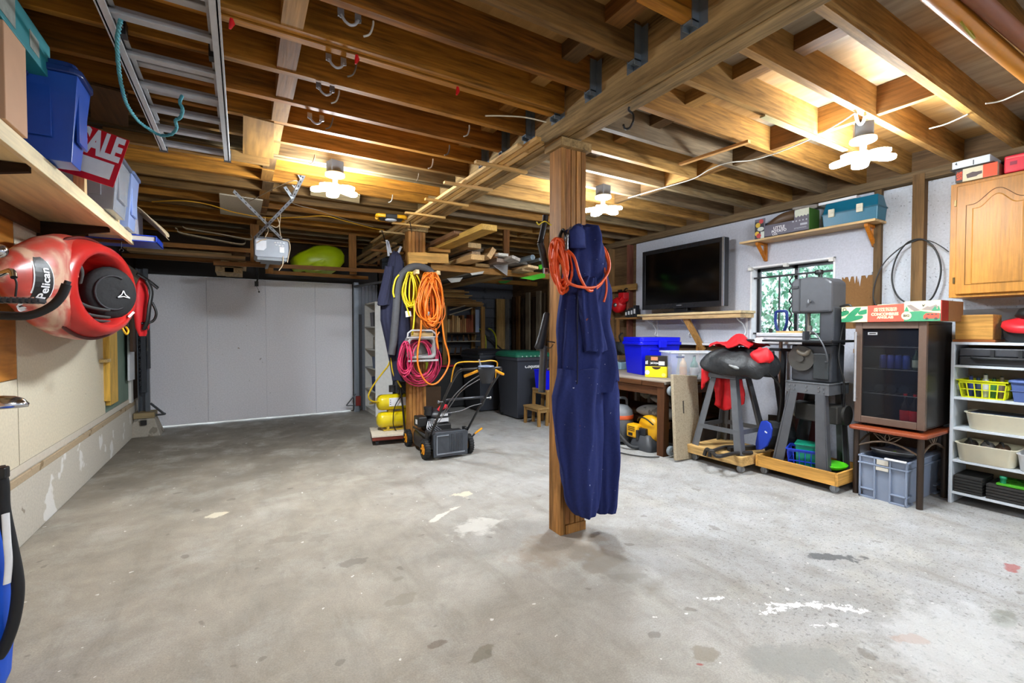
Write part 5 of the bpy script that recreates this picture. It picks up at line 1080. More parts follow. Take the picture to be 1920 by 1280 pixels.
# wheelie bins
def wheelie(label, x, y, rz, lidm, w=.58, d=.70, h=1.02):
    t = T('wheelie_bin', label, 'bin', (x, y, 0), rz, 'wheelie bins'); BM = pl('#34373f', .5, 0, .1, .05, 90)
    b = B(); b.tub((-w*.40,w*.40,-d*.34,d*.40), .02, (-w*.49,w*.49,-d*.47,d*.45), h*.90, .01); b.mk('body', BM, t, bev=.012)
    b = B(); b.box(-w*.52, w*.52, -d*.50, d*.48, h*.865, h*.92); b.mk('rim', BM, t, bev=.012)
    b = B(); b.loft([[(p[0], p[1], z) for p in rrect(w*1.06*s, d*1.02*s, .06)] for z, s in ((h*.921,1),(h*.955,1),(h*.985,.93),(h,.8))], sm=False); b.mk('lid', lidm, t)
    for s in (-1, 1):
        b = B(); wheel(b, (s*w*.36, d*.36, .10), .10, .05); b.mk('wheel', [RUBBER, DKMETAL], t)
    b = B(); b.tube([(-w*.4,d*.46,h*.86),(-w*.4,d*.58,h*.9),(w*.4,d*.58,h*.9),(w*.4,d*.46,h*.86)], .016, 8); b.mk('handle', BM, t)
    return t
t = wheelie('dark grey wheelie bin with green lid behind the step stool', 3.76, 6.02, 0, pl('#17604a', .5))
b = B()
for k in range(6): b.box(-.23+.075*k, -.215+.075*k, -.365, -.355, .945, .96)
b.mk('lid_marks', pl('#b6cbc2', .5), t)
text('Coquitlam', .075, (-.0, -.318, .80), (1,0,0), (0,.06,1), WHITE, t, 'bin_lettering', .002, shear=.3)
wheelie('dark grey wheelie bin with black lid left of the green-lidded one', 3.56, 6.88, .03, pl('#22242b', .45))
# step stool facing left, blue bin on its top step
SWD = wood(['#9a7a4c'], 'y', .6, 1, 'stool_wood'); SWZ = wood(['#9a7440'], 'z', .6, 1, 'stool_leg')
t = T('step_stool', 'two-step wooden stool standing behind the near post', 'step stool', (3.66, 5.38, 0))
b = B(); b.box(-.16, .03, -.20, .20, .235, .26); b.mk('lower_step', SWD, t, bev=.003)
b = B(); b.box(-.01, .18, -.19, .19, .475, .50); b.mk('upper_step', SWD, t, bev=.003)
for x, h_ in ((-.135, .235), (.0, .475), (.155, .475)):
    for y in (-.17, .17):
        b = B(); b.bar((x-(.0), y*1.03, 0), (x+(.015 if h_ > .3 else .0), y, h_), .035, .04, (1,0,0)); b.mk('leg', SWZ, t, bev=.003)
b = B(); b.box(-.125, .155, -.19, -.165, .19, .232); b.mk('apron', SWD, t, bev=.002)
for q in ((-.125,.155,.165,.19,.19,.232),(.0,.02,-.17,.17,.43,.472),(-.14,-.12,-.16,.16,.195,.232)): b = B(); b.box(*q); b.mk('apron', SWD, t, bev=.002)
t = T('blue_recycling_box', 'small blue recycling box standing on the step stool', 'box', (3.745, 5.36, .502))
b = B(); b.tub((-.085,.085,-.13,.13), 0, (-.10,.10,-.15,.15), .27, .006); b.box(-.105, .105, -.156, -.148, .255, .272); b.box(-.105, .105, .148, .156, .255, .272); b.box(-.106, -.098, -.15, .15, .255, .272); b.mk('body', pl('#0a14d8', .35), t, bev=.004)

# white bookcase by the door, with things on its shelves
t = T('bookcase', 'tall white bookcase standing side-on by the garage door', 'bookcase', (1.90, 7.45, 0)); WB = pl('#dcdbd6', .5)
for y, nm in ((-.35,'side_panel'),(.33,'side_panel')):
    b = B(); b.box(-.135, .13, y, y+.02, 0, 1.78); b.mk(nm, WB, t, bev=.002)
b = B(); b.box(.11, .13, -.33, .33, 0, 1.78); b.mk('back_panel', WB, t)
for z in (.06, .36, .72, 1.02, 1.38, 1.76):
    b = B(); b.box(-.133, .11, -.329, .329, z, z+.02); b.mk('shelf', WB, t, bev=.001)
b = B(); b.box(-.125, -.11, -.329, .329, 0, .058); b.mk('plinth', WB, t)
for k, (z, y, w, h_, c, nm, lb) in enumerate(((.081,-.22,.14,.2,'#cfcfcb','paint_can','white paint can at the foot of the bookcase'),(.381,-.2,.24,.22,'#1d2c63','fabric_bin','dark blue fabric bin on the second shelf of the bookcase'),(.741,-.22,.2,.18,'#5d6b84','storage_box','grey-blue box on the third shelf of the bookcase'),(1.041,-.24,.13,.2,'#4a443c','tin','dark tin on the fourth shelf of the bookcase'),(1.041,-.08,.13,.19,'#807a70','tin','grey tin on the fourth shelf of the bookcase'),(1.401,-.24,.14,.22,'#3a3a3c','black_box','black box on the top open shelf of the bookcase'),(1.401,-.07,.14,.22,'#76737a','grey_box','grey box on the top open shelf of the bookcase'))):
    q = T(nm, lb, nm.split('_')[-1], (1.865, 7.45+y, z)); b = B()
    if 'can' in nm or nm == 'tin':
        b.lathe([(w*.48,0),(w*.5,.005),(w*.5,h_-.01),(w*.46,h_)], (0,0,0), 'z', 20); b.mk('body', pl(c, .45), q)
        b = B(); b.lathe([(w*.5,h_*.3),(w*.505,h_*.3),(w*.505,h_*.75),(w*.5,h_*.75)], (0,0,0), 'z', 20, cap=False); b.mk('label_band', pl('#9a8f80', .6), q)
    else:
        b.tub((-.085,.085,-w*.42,w*.42), 0, (-.095,.095,-w/2,w/2), h_, .006); b.mk('body', pl(c, .6), q, bev=.004)
        b = B(); b.box(-.08, .08, -w*.4, w*.4, h_*.6, h_*.8); b.mk('contents', pl('#55504a', .8), q)

# lumber rack against the far wall
t = T('lumber_rack', 'timber lumber rack against the far grey wall', 'rack', (3.62, 8.1, 0))
for x in (-.36, .44):
    for y in (-.14, .3):
        b = B(); b.box(x-.04, x+.04, y-.02, y+.02, 0, 1.80); b.mk('post', wood(['#a57c44'], 'z', .65), t, bev=.002)
for z in (.35, .87, 1.12, 1.28):
    b = B(); b.box(-.36, .44, -.118, .3, z, z+.02 if z != 1.12 else z+.015); b.mk('shelf', wood(['#4a3826'] if z != 1.12 else ['#b0a894'], 'x', .7), t)
b = B(); b.box(-.36, .44, -.16, -.141, 1.80, 1.84); b.box(-.36, .44, .1, .12, 1.80, 1.84); b.mk('rail', wood(['#8a683c'], 'x'), t)
r3 = random.Random(21); n = 0
for z in range(9):
    zz = 1.845+.03*z if z < 9 else 0; x0 = 2.6+r3.uniform(0, .5); x1 = 4.06-.05*z+r3.uniform(-.1, .08)
    tag(B().box(x0, x1, 7.95+r3.uniform(-.02,.02), 8.06, zz, zz+r3.uniform(.015,.027)).mk('stored_plank', wood(['#c9a468','#b58a52','#d8bc86','#9a7446'], 'x', .65, 1, 'stored'), bev=.001, loc=(3.3, 8.0, zz)), 'plank in the flat stack on the lumber rack, %s from the bottom' % ORD[z], 'plank', 'planks stacked flat on the lumber rack')
x = 3.30
for k in range(14):
    w = r3.uniform(.025, .05); h_ = r3.uniform(.22, .34)
    tag(B().box(x, x+w*.85, 7.97, 8.2, 1.301, 1.301+h_).mk('upright_offcut', wood(['#b58d5a','#8f643c','#cfae78','#9a5238'], 'z', .65, 1, 'upright'), bev=.001, loc=(x, 8.05, 1.3)), 'upright offcut on the lumber rack, %s from the left' % ORD[k], 'offcut', 'upright offcuts on the lumber rack'); x += w
tag(B().box(3.9, 3.98, 7.955, 7.968, 1.301, 1.74).mk('pale_sheet', pl('#98a7c0', .4), bev=.002, loc=(3.94, 7.96, 1.3)), 'pale blue panel standing at the right end of the lumber rack', 'panel')
for k in range(12):
    xx = 3.30+.06*k; z0 = .891 if k % 2 else 1.136
    tag(B().bar((xx, 7.99, z0+.005), (xx+r3.uniform(.03,.1), 8.1, z0+r3.uniform(.08,.13)), .03, .018).mk('short_offcut', wood(['#4a3322','#5f432c','#6d3a2a','#8a7454'], 'z', .7, 1, 'short'), loc=(xx, 8.05, z0)), 'short dark offcut tossed on a low shelf of the lumber rack, %s from the left' % ORD[k], 'offcut', 'short offcuts low on the lumber rack')
for k, (p, q) in enumerate((((843,581),(872,573)), ((843,590),(885,577)))):
    a, c = at(*p, y=7.9), at(*q, y=7.9); tag(B().bar(a, c, .03, .02).mk('slanted_stick', wood(['#a39a84'], 'x'), loc=a), 'pale stick lying aslant under the plank stack, %s' % ('upper','lower')[k], 'stick')
# bits on the floor before the rack: dark boxes, green-yellow bag, red board
tag(B().obox((3.05, 7.5, .36), (.75, .5, .7)).mk('black_chest', pl('#15171a', .5), bev=.02, loc=(3.05, 7.5, 0)), 'black chest in the shadow before the lumber rack', 'chest')
tag(B().obox((2.98, 7.2, .735), (.30, .10, .03), (0, 0, .1)).mk('red_board', pl('#a01c30', .5), bev=.003, loc=(2.98, 7.2, .72)), 'red strip lying on the black chest before the lumber rack', 'board')
tag(B().obox((2.60, 7.2, .62), (.12, .1, .4), (0, 0, .2)).mk('lime_bag', pl('#9aa81c', .5, 0, .3), bev=.03, loc=(2.6, 7.2, .42)), 'lime yellow bag standing behind the far post', 'bag')
tag(B().obox((2.56, 7.22, .21), (.5, .4, .42)).mk('cardboard_carton', pl('#5a4430', .8), bev=.01, loc=(2.56, 7.22, 0)), 'brown carton under the lime yellow bag', 'box')
t = T('hand_truck', 'yellow tubular hand truck leaning at the far grey wall', 'hand truck', (4.35, 8.2, 0))
for x in (-.10, .14):
    b = B(); b.tube(spl([(x,-.05,.05),(x,0,.8),(x,.0,1.15),(x-.03,.08,1.32),(x-.10,.15,1.38)]), .016, 8); b.mk('tube', pl('#b7b41c', .4), t)
for x in (-.12, .16):
    b = B(); wheel(b, (x,-.02,.1), .1, .04); b.mk('wheel', [RUBBER, DKMETAL], t)
b = B(); b.box(-.12, .16, -.25, -.05, .02, .03); b.mk('toe_plate', DKMETAL, t)
tag(B().bar((4.2, 8.38, 1.35), (4.95, 8.3, .72), .03, .03).mk('black_pole', BLACK, loc=(4.5, 8.35, 1)), 'black pole slanting against the far grey wall', 'pole')
# boards leaning upright in the far right corner
for k, (x, y, w, h_, c, z0) in enumerate(((4.68,8.36,.20,1.30,'#b4915a',.85),(4.86,8.40,.10,2.0,'#6a6660',.0),(4.97,8.30,.08,2.05,'#3b2b20',.0),(4.96,8.10,.12,2.05,'#6f4d2a',.0),(4.97,7.92,.08,2.0,'#33271d',.0),(4.96,7.72,.14,2.1,'#7d6f5a',.0),(4.97,7.52,.08,2.0,'#3a2c20',.0),(4.95,7.32,.14,2.1,'#877a66',.0),(4.97,7.18,.07,2.05,'#4a3a2a',.0))):
    b = B(); b.box(x-.02 if k > 1 else x-w/2, x+.02 if k > 1 else x+w/2, y-w/2 if k > 1 else y-.02, y+w/2 if k > 1 else y+.02, z0, h_ if k else 2.0)
    tag(b.mk('leaning_board', wood([c], 'z', .7), bev=.002, loc=(x, y, z0)), ['short pale board', 'grey board', 'dark board', 'mid brown board', 'narrow dark board', 'wide grey-brown board', 'second narrow dark board', 'wide pale grey board', 'last thin dark board'][k]+' standing in the far right corner', 'board', 'boards in the far right corner')

# overhead lumber store in the right bay
RX = wood(['#94682f'], 'x', .65, 1, 'bearer')
for k, (p, q, y) in enumerate((((806,500),(1010,517),5.3), ((835,521),(1018,538),7.4))):
    a, c = at(*p, y=y), at(*q, y=y); t = T('lumber_bearer', 'timber bearer carrying the overhead lumber, %s one' % ('nearer','farther')[k], 'bearer', (a+c)/2); l = Vector(t.location)
    b = B(); b.bar(a, (a.x+1.9, y, a.z-.01), .06, .08); rel(b.mk('bearer', RX, t, bev=.002), l)
    for xx in (a.x+1.1, a.x+1.75):
        b = B(); b.box(xx-.045, xx+.045, y+.03, y+.06, a.z-.05, 2.69); rel(b.mk('hanger', wood(['#7a4c22'], 'z'), t), l)
rs = random.Random(5)
LB = [(918,426,32,11,4.05,'#bb9448',7.2,0),(868,438,36,8,4.6,'#7d5a3c',7.0,0),(890,460,27,9,5.0,'#c7a878',8,0),(892,468,34,7,5.15,'#6e6050',8,0),(893,474,18,5,5.1,'#b89a78',8,0),(896,482,28,10,4.9,'#c09a66',8,0),(922,474,10,22,4.95,'#cfa878',8,.6),(930,478,8,10,5.0,'#a5774c',8,0),(944,477,22,5,4.9,'#d8d2c8',8,0),(943,488,26,7,5.0,'#8d7a6c',8,0),(968,484,18,6,4.8,'#b5ada2',8,.3),(978,492,26,5,5.0,'#77736c',8,.1),(905,497,30,6,5.2,'#8d6f45',8,0),(866,502,36,5,5.35,'#6f5535',8,0),(1000,500,24,5,4.9,'#d8b88a',8,.1),(990,506,26,5,5.0,'#9a805a',8,0)]
for k, (px, py, w, h_, y0, c, y1, rot) in enumerate(LB):
    p = at(px, py, y=y0); dep = (p.x*FW.x+p.y*FW.y); W_, H_ = w*dep/853, h_*dep/853
    o = B().obox((0, (y1-y0)/2, 0), (W_, y1-y0, H_), (0, rot, 0)).mk('stored_lumber', wood([c], 'y', .65, 1, 'lumber'), bev=.003); o.location = p
    tag(o, ('broad yellow plank jutting out over the far post cross bar' if k == 0 else 'brown plank beside the broad yellow one above the far post' if k == 1 else 'length of lumber stored overhead, %s from the far post outward' % ORD[k-2]), 'lumber', None if k < 2 else 'lumber stored overhead right of the far post')
for px, py, r, y0, c, lb in ((999,482,5.0,4.7,'#7d8a94','larger grey pipe stored overhead by the near post'),(1013,486,3.2,4.9,'#8d979c','smaller grey pipe stored overhead by the near post'),(975,492,4,5.2,'#6f787e','grey pipe low among the overhead lumber')):
    p = at(px, py, y=y0); R_ = r*(p.x*FW.x+p.y*FW.y)/853; b = B(); b.lathe([(R_,0),(R_,3.0),(R_*.85,3.0),(R_*.85,0),(R_,0)], tuple(p), 'y', 20, cap=False); b.lathe([(.001,.06),(R_*.85,.06)], tuple(p), 'y', 20, cap=False)
    tag(b.mk('pipe', pl(c, .4, .2), loc=p), lb, 'pipe')
for pts, c, lb, nm in ((((924,497),(953,491),(951,517)),'#8d8a88','grey pointed sheet hanging from the overhead lumber','grey_sheet'),(((975,521),(1022,511),(1022,520),(1000,525)),'#3fae1e','bright green plastic sheet under the overhead lumber','green_sheet'),(((1010,497),(1024,494),(1024,502),(1012,505)),'#4cc022','small bright green piece on the overhead lumber','green_sheet'),(((935,527),(960,525),(948,531),(937,530)),'#2c7a24','dark green sheet at the far overhead bearer','green_sheet'),(((838,522),(868,520),(862,528),(846,530)),'#77756e','pale grey sheet behind the orange cord overhead','grey_sheet'),(((882,512),(908,508),(905,513),(885,516)),'#a5a29a','light grey strip under the overhead lumber','grey_sheet')):
    v = [at(x, y, y=5.2 if 'far' not in lb else 7.2) for x, y in pts]; b = B(); b.prism([(p.x, p.z) for p in v], 'y', v[0].y, v[0].y+.012)
    tag(b.mk(nm, pl(c, .5), loc=v[0]), lb, 'sheet')
# ================================================================ RIGHT WALL
XD, ZD = (0, -1, 0), (0, 0, 1)                     # lettering on faces that look into the room
def face(b, pts, x, mi=0, th=.0008):                # flat printed patch on a plane x (y,z points)
    return b.prism([(p[0], p[1]) for p in pts], 'x', x-th, x, mi)
def disc(cy, cz, r, n=20, rz=None): return [(cy+r*cos(2*pi*k/n), cz+(rz or r)*sin(2*pi*k/n)) for k in range(n)]
def root(name, label, cat, loc, group=None, rz=0): return T(name, label, cat, loc, rz, group)
# --- television and its shelf
t = root('television', 'large flat black television standing on the wall shelf', 'television', (4.86, 3.91, 1.565))
b = B(); b.box(-.055, .04, -.62, .62, .055, .855); b.mk('casing', pl('#17171a', .3), t, bev=.006)
b = B(); b.box(-.062, -.054, -.62, .62, .055, .12); b.box(-.062, -.054, -.62, .62, .80, .855); b.box(-.062, -.054, -.62, -.565, .12, .80); b.box(-.062, -.054, .565, .62, .12, .80); b.mk('bezel', pl('#232326', .25, .2), t, bev=.003)
b = B(); b.box(-.065, -.061, -.62, -.60, .055, .855); b.box(-.065, -.052, -.624, -.62, .055, .855); b.mk('chrome_edge', pl('#a9adb5', .25, .8), t)
b = B(); b.box(-.057, -.0545, -.565, .565, .12, .80); b.mk('screen', pl('#030304', .12, 0, .0), t)
b = B(); b.box(-.063, -.0615, -.04, .04, .085, .097); b.mk('maker_badge', pl('#8d8f94', .3, .6), t)
b = B(); b.box(-.03, .03, -.10, .10, .0, .06); b.prism(rrect(.22, .5, .05), 'z', .0, .012); b.mk('stand', BLACKM, t, bev=.004)
t = root('wall_shelf', 'pale plank shelf under the television on white scroll brackets', 'shelf', (4.88, 3.8, 1.53))
b = B(); b.box(-.13, .148, -.76, .78, 0, .028); b.mk('shelf_board', wood(['#d9c090'], 'y', .55, .8, 'shelf_pine'), t, bev=.002)
b = B(); b.box(-.11, .148, -.74, .7, -.05, -.001); b.mk('batten', wood(['#c9a878'], 'y'), t)
for y in (-.66, .1, .66):
    b = B(); b.tube(spl([(.14,y,-.02),(.05,y,-.06),(-.02,y,-.03),(-.05,y,-.05),(-.02,y,-.08),(.06,y,-.12),(.12,y,-.2),(.10,y,-.25),(.13,y,-.27),(.145,y,-.23)]), .007, 6); b.box(.138, .148, y-.012, y+.012, -.28, 0); b.mk('scroll_bracket', WHITE, t)
b = B(); b.bar((-.07, .02, -.03), (.145, -.08, -.44), .075, .035, (1,0,0)); b.mk('diagonal_brace', wood(['#b98a4e'], 'z', .6), t, bev=.002)
# small shelf farther along with batteries and a red machine
t = root('wall_shelf', 'short brown shelf beyond the television with chargers on it', 'shelf', (4.93, 4.88, 1.50))
b = B(); b.box(-.10, .12, -.22, .22, 0, .025); b.mk('shelf_board', wood(['#8a6238'], 'y'), t, bev=.002)
b = B(); b.box(-.09, -.06, .16, .20, -.7, 0); b.mk('leg', wood(['#8a6238'], 'z'), t)
for k, (y, h_) in enumerate(((.0,.11),(-.055,.13),(-.11,.14),(-.165,.17))):
    t = root('tool_battery', 'black tool battery beside the television, %s from the red machine' % ORD[k], 'battery', (4.88, 4.88+y, 1.526), 'tool batteries beside the television')
    b = B(); b.box(-.04, .04, -.022, .022, 0, h_); b.mk('body', pl('#1c1d20', .5), t, bev=.005)
    b = B(); b.box(-.043, -.0395, -.015, .015, h_*.3, h_*.7); b.mk('sticker', pl('#c7c9cc', .5), t)
t = root('red_machine', 'red round-bodied machine mounted on the far right wall', 'machine', (4.92, 5.12, 1.72)); RED = pl('#b8141c', .3, 0, .1)
b = B(); b.lathe([(.001,-.07),(.09,-.065),(.12,-.03),(.12,.04),(.09,.07),(.001,.075)], (0,0,0), 'x', 28); b.mk('round_body', RED, t)
b = B(); b.tube(spl([(-.02,.09,.06),(-.02,.17,.0),(-.02,.19,-.12),(-.02,.18,-.22)]), [.035,.034,.032,.03,.029,.028,.027,.026,.025,.024,.024,.024,.024,.024,.024,.024,.024,.03,.035], 10); b.mk('spout', RED, t)
b = B(); b.cyl((-.02,-.09,.05),(-.02,-.16,.1),.06,n=14); b.box(-.06,.05,-.17,-.05,.08,.18); b.mk('motor', RED, t, bev=.01)
b = B(); b.lathe([(.001,-.085),(.03,-.08),(.035,-.06)], (0,0,0), 'x', 16); b.mk('hub_cap', pl('#8a8a8c', .3, .8), t)
b = B(); b.box(-.02, .06, -.06, .0, .20, .23); b.tube(spl([(0,-.1,.2),(.0,-.15,.24),(-.02,-.2,.23)]), .01, 6); b.mk('mount', BLACK, t)
tag(B().box(4.94, 4.964, 4.78, 5.45, 1.93, 2.02).mk('cross_board', wood(['#a07a44'], 'y', .6), bev=.003, loc=(4.95, 5.1, 1.95)), 'yellow-brown board nailed across the far right studs', 'board')

# --- upper shelf over the window
t = root('wall_shelf', 'pale plank shelf over the window on amber wooden brackets', 'shelf', (4.9, 2.46, 2.30))
b = B(); b.box(-.10, .128, -.63, .64, 0, .022); b.mk('shelf_board', wood(['#d6b583'], 'y', .5, .7, 'shelf_pine2'), t, bev=.003)
for y in (-.56, .45):
    b = B(); b.prism([(.127,-.005),(-.06,-.005),(-.06,-.03),(.095,-.03),(.095,-.19),(.127,-.2)], 'y', y, y+.03); b.bar((-.045,y+.015,-.02), (.105,y+.015,-.17), .028, .03, (1,0,0)); b.mk('bracket', wood(['#b86e1e'], 'z', .4), t, bev=.002)
t = root('puzzle_box', 'grey printed cardboard box with colourful dots on the shelf over the window', 'box', (4.93, 2.66, 2.323)); xf = -.1005
b = B(); b.box(-.10, .09, -.27, .28, 0, .012); b.box(-.10, -.095, .17, .28, 0, .215); b.box(-.10, -.095, -.27, -.13, 0, .225); b.box(-.10, -.095, -.13, .17, 0, .13); b.box(.085, .09, -.27, .28, 0, .2); b.box(-.10, .09, .275, .28, 0, .2); b.mk('carton', pl('#6a6673', .55), t)
b = B(); b.box(-.10, .09, -.275, -.268, 0, .222); b.mk('green_end', pl('#3d6a25', .5), t)
b = B(); face(b, [(.28,0),(.17,0),(.185,.17),(.28,.19)], xf); b.mk('dark_corner', pl('#2e3036', .5), t)
b = B(); face(b, disc(.245,.15,.026), xf-.001); b.mk('yellow_dot', pl('#d9b53a', .5), t)
b = B(); face(b, disc(.255,.06,.024), xf-.001); b.mk('yellow_dot', pl('#d9b53a', .5), t)
b = B(); face(b, disc(.21,.185,.024), xf-.001); b.mk('red_dot', pl('#b83a3a', .5), t)
b = B(); face(b, disc(.235,.035,.026), xf-.0015); b.mk('red_dot', pl('#b83a3a', .5), t)
b = B(); face(b, disc(.215,.105,.036,20,.022), xf-.001); face(b, [(.215,.0),(.175,.0),(.175,.075),(.215,.075)], xf-.001); b.mk('pale_panels', pl('#cfd6cc', .5), t)
b = B(); face(b, [(-.27,.225),(-.14,.225),(-.135,.20),(-.14,.155)]+[(-.14-.015*k, .15 if k % 2 else .165) for k in range(1, 9)]+[(-.27,.16)], xf-.001); b.mk('cream_panel', pl('#cfd0bd', .5), t)
text('LITTLE', .04, (0, .02, .0), XD, ZD, WHITE, t, 'lettering', .0015).data.transform(Matrix.Translation((xf-.002, 0, .085)))
text('POTATO', .038, (0, .02, .0), XD, ZD, WHITE, t, 'lettering', .0015).data.transform(Matrix.Translation((xf-.002, 0, .05)))
b = B()
for k in range(5): face(b, disc(-.12-.032*k,.115,.008,10), xf-.001)
face(b, [(-.19,.065),(-.255,.065),(-.255,.085),(-.19,.085)], xf-.001); b.mk('small_print', pl('#b9bcc4', .5), t)
text('CO.', .032, (0, .06, .0), XD, ZD, WHITE, t, 'lettering', .001).data.transform(Matrix.Translation((xf-.002, 0, .02)))
text('LITTLE POTATO', .016, (.0, -.19, .0), XD, ZD, pl('#b9bcc4', .5), t, 'lettering', .0006).data.transform(Matrix.Translation((xf-.002, 0, .042)))
b = B(); v = spl([(-.03,.165,.105),(-.045,.08,.15),(-.04,.0,.18),(-.02,-.10,.19),(.0,-.13,.17)], 14); v = [Vector(p) for p in v]
b.tube(v, [.046+.004*(i % 2)+.012*min(1, i/30) for i in range(len(v))], 16); o = b.mk('corrugated_hose', pl('#5a4430', .4), None); o.location = t.location
tag(o, 'brown corrugated hose coming out of the grey printed box', 'hose')
b = B(); r4 = random.Random(2)
P_ = spl([(4.93+r4.uniform(-.06,.06), 2.47+.02*k*(1 if k % 2 else -1), 2.57+r4.uniform(-.02,.03)) for k in range(9)], 6); b.tube(P_, .016, 7); tag(b.mk('rag', pl('#a39a92', .9), loc=P_[0]), 'crumpled beige rag on top of the grey printed box', 'rag')
t = root('toolbox', 'teal plastic toolbox with two white latches on the shelf over the window', 'toolbox', (4.93, 2.05, 2.323)); TEAL = pl('#0d637e', .35, 0, .08)
def tb(z0, z1, a0, a1, nm):
    b = B(); prof = lambda s, w: [(-w, -.225*s), (w, -.225*s), (w, .225*s), (-w, .225*s)]
    b.loft([[(x, y, z0) for x, y in prof(*a0)], [(x, y, z1) for x, y in prof(*a1)]], sm=False); return b.mk(nm, TEAL, t, bev=.008)
tb(0, .115, (.97,.085), (1.0,.095), 'base'); tb(.12, .225, (1.0,.095), (.93,.06), 'lid')
b = B(); b.box(-.098, .098, -.228, .228, .112, .124); b.mk('seam_rim', pl('#0c566c', .4), t)
for y in (-.09, .14):
    b = B(); b.box(-.112, -.094, y-.025, y+.025, .085, .16); b.box(-.117, -.11, y-.018, y+.018, .118, .13); b.mk('latch', pl('#d9d3bd', .45), t, bev=.003)
tag(B().box(4.86, 5.02, 2.0, 2.32, 2.55, 2.575).mk('white_strip', pl('#dcdde0', .5), bev=.002, loc=(4.94, 2.1, 2.55)), 'white plastic strip lying on top of the teal toolbox', 'strip')
t = root('cable_loop', 'black cable looped around the stud beside the oak cupboard', 'cable', (4.945, 1.585, 2.1))
b = B(); b.tube(spl([at(x, y, x=4.94) for x, y in ((1722,448),(1700,456),(1682,480),(1673,510),(1674,535),(1684,556),(1700,567),(1722,570),(1744,562),(1757,540),(1764,512),(1762,488),(1752,465),(1738,452))], 8, True), .0065, 7, closed=True); rel(b.mk('loop', BLACK, t), t.location)
b = B(); b.tube(spl([at(x, y, x=4.945) for x, y in ((1722,449),(1692,462),(1660,490),(1644,520),(1637,550),(1641,570),(1650,580))], 8), .005, 6); b.tube(spl([at(x, y, x=4.945) for x, y in ((1722,449),(1745,452),(1765,462),(1779,472))], 8), .004, 6); rel(b.mk('tail', pl('#2c2c2e', .6), t), t.location)
# --- oak wall cupboard
OAK = wood(['#b67c2e'], 'z', .42, 1.2, 'oak', contrast=.7, spec=.4)
t = root('wall_cupboard', 'honey oak wall cupboard with arched door hung on the right wall', 'cupboard', (4.87, .81, 1.585))
b = B(); b.box(-.14, .16, -.6, .505, 0, .87); b.mk('carcass', OAK, t, bev=.003)
for yc, side in ((.245, 1), (-.24, -1)):
    W, H_ = .44, .82; z0 = .025; y0 = yc-W/2
    b = B(); b.box(-.162, -.142, y0, y0+W, z0, z0+H_); dr = b.mk('door', OAK, t, bev=.004)
    # frame edges with a cathedral arch, then the raised field
    def arch(ins, zi, rise):
        a0, a1 = y0+ins, y0+W-ins; zt = z0+H_-zi; pts = [(a1, z0+.06+ins*.15), (a1, zt-rise)]
        for k in range(1, 24):
            f = k/24; yy = a1+(a0-a1)*f; s = abs(2*f-1); pts.append((yy, zt-rise+rise*(.5+.5*cos(pi*min(1, max(0, (s-.0)/.8)))) ))
        return pts+[(a0, zt-rise), (a0, z0+.06+ins*.15)]
    o_, i_, f_ = arch(.055, .065, .09), arch(.07, .085, .085), arch(.095, .11, .08)
    L3 = lambda P_, x: [(x, p[0], p[1]) for p in P_]
    b = B(); b.loft([L3(o_, -.163), L3(i_, -.150), L3(f_, -.1665)], cap=False, sm=False); b.add(L3(f_, -.1665), [list(range(len(f_)))[::-1]]); b.mk('raised_panel', OAK, dr)
    b = B(); b.tube(L3(o_, -.1635), .0022, 4, closed=True); b.tube(L3(i_, -.158), .002, 4, closed=True); b.mk('panel_groove', pl('#6b4312', .5), dr)
    if side == 1:
        for z in (.11, .70):
            b = B(); b.box(-.152, -.14, y0+W+.004, y0+W+.016, z, z+.045); b.mk('hinge', pl('#5a4a2c', .35, .8), dr)
t = root('tool_carton', 'black, cream and orange power tool carton on top of the oak cupboard', 'box', (4.84, 1.17, 2.458))
b = B(); b.box(-.13, .12, -.11, .115, 0, .095); b.mk('carton', pl('#d3c8a8', .55), t, bev=.002)
b = B(); face(b, [(.115,0),(.075,0),(.075,.095),(.115,.095)], -.1305); b.mk('black_band', pl('#1b1512', .5), t)
b = B(); face(b, [(-.035,0),(-.11,0),(-.11,.095),(-.035,.095)], -.1305); b.mk('orange_band', pl('#e0470e', .5), t)
b = B(); face(b, [(.05,.02),(.0,.022),(-.01,.03),(-.03,.035),(-.03,.055),(-.0,.055),(.02,.06),(.055,.05)], -.1305); b.mk('tool_picture', pl('#4a3a3a', .5), t)
text('BLACK+', .02, (-.1315, .101, .048), ZD, (0,1,0), pl('#e0470e', .5), t, 'lettering', .0008, sx=.85); text('DECKER', .02, (-.1315, .084, .048), ZD, (0,1,0), pl('#e0470e', .5), t, 'lettering', .0008, sx=.85)
t = root('flat_carton', 'white flat carton lying on the tool carton', 'box', (4.83, 1.185, 2.555))
b = B(); b.box(-.14, .12, -.09, .115, .004, .06); b.mk('carton', pl('#c9d3da', .5), t, bev=.002)
b = B(); b.box(-.15, .12, -.11, .125, 0, .004); b.mk('tray_edge', pl('#3d3a38', .6), t)
b = B(); face(b, [(.0,.01),(-.006,.01),(-.006,.045),(.0,.045)], -.1405); face(b, [(.1,.04),(.085,.03),(.09,.055)], -.1405); b.mk('print', pl('#3a3d42', .5), t)
t = root('red_case', 'bright red case at the right end on top of the oak cupboard', 'case', (4.85, .88, 2.458))
b = B(); b.box(-.13, .12, -.22, .15, 0, .12); b.mk('case_body', pl('#d51f38', .4), t, bev=.008)
for q in ([(.12,.05),(.085,.05),(.085,.075),(.12,.075)], [(.04,.055),(.0,.05),(.0,.08),(.04,.085)]): b = B(); face(b, q, -.131); b.mk('print', pl('#8a1c36', .5), t)
b = B(); b.box(-.137, -.13, -.2, .14, .095, .105); b.mk('seam', pl('#e85a5a', .4), t)
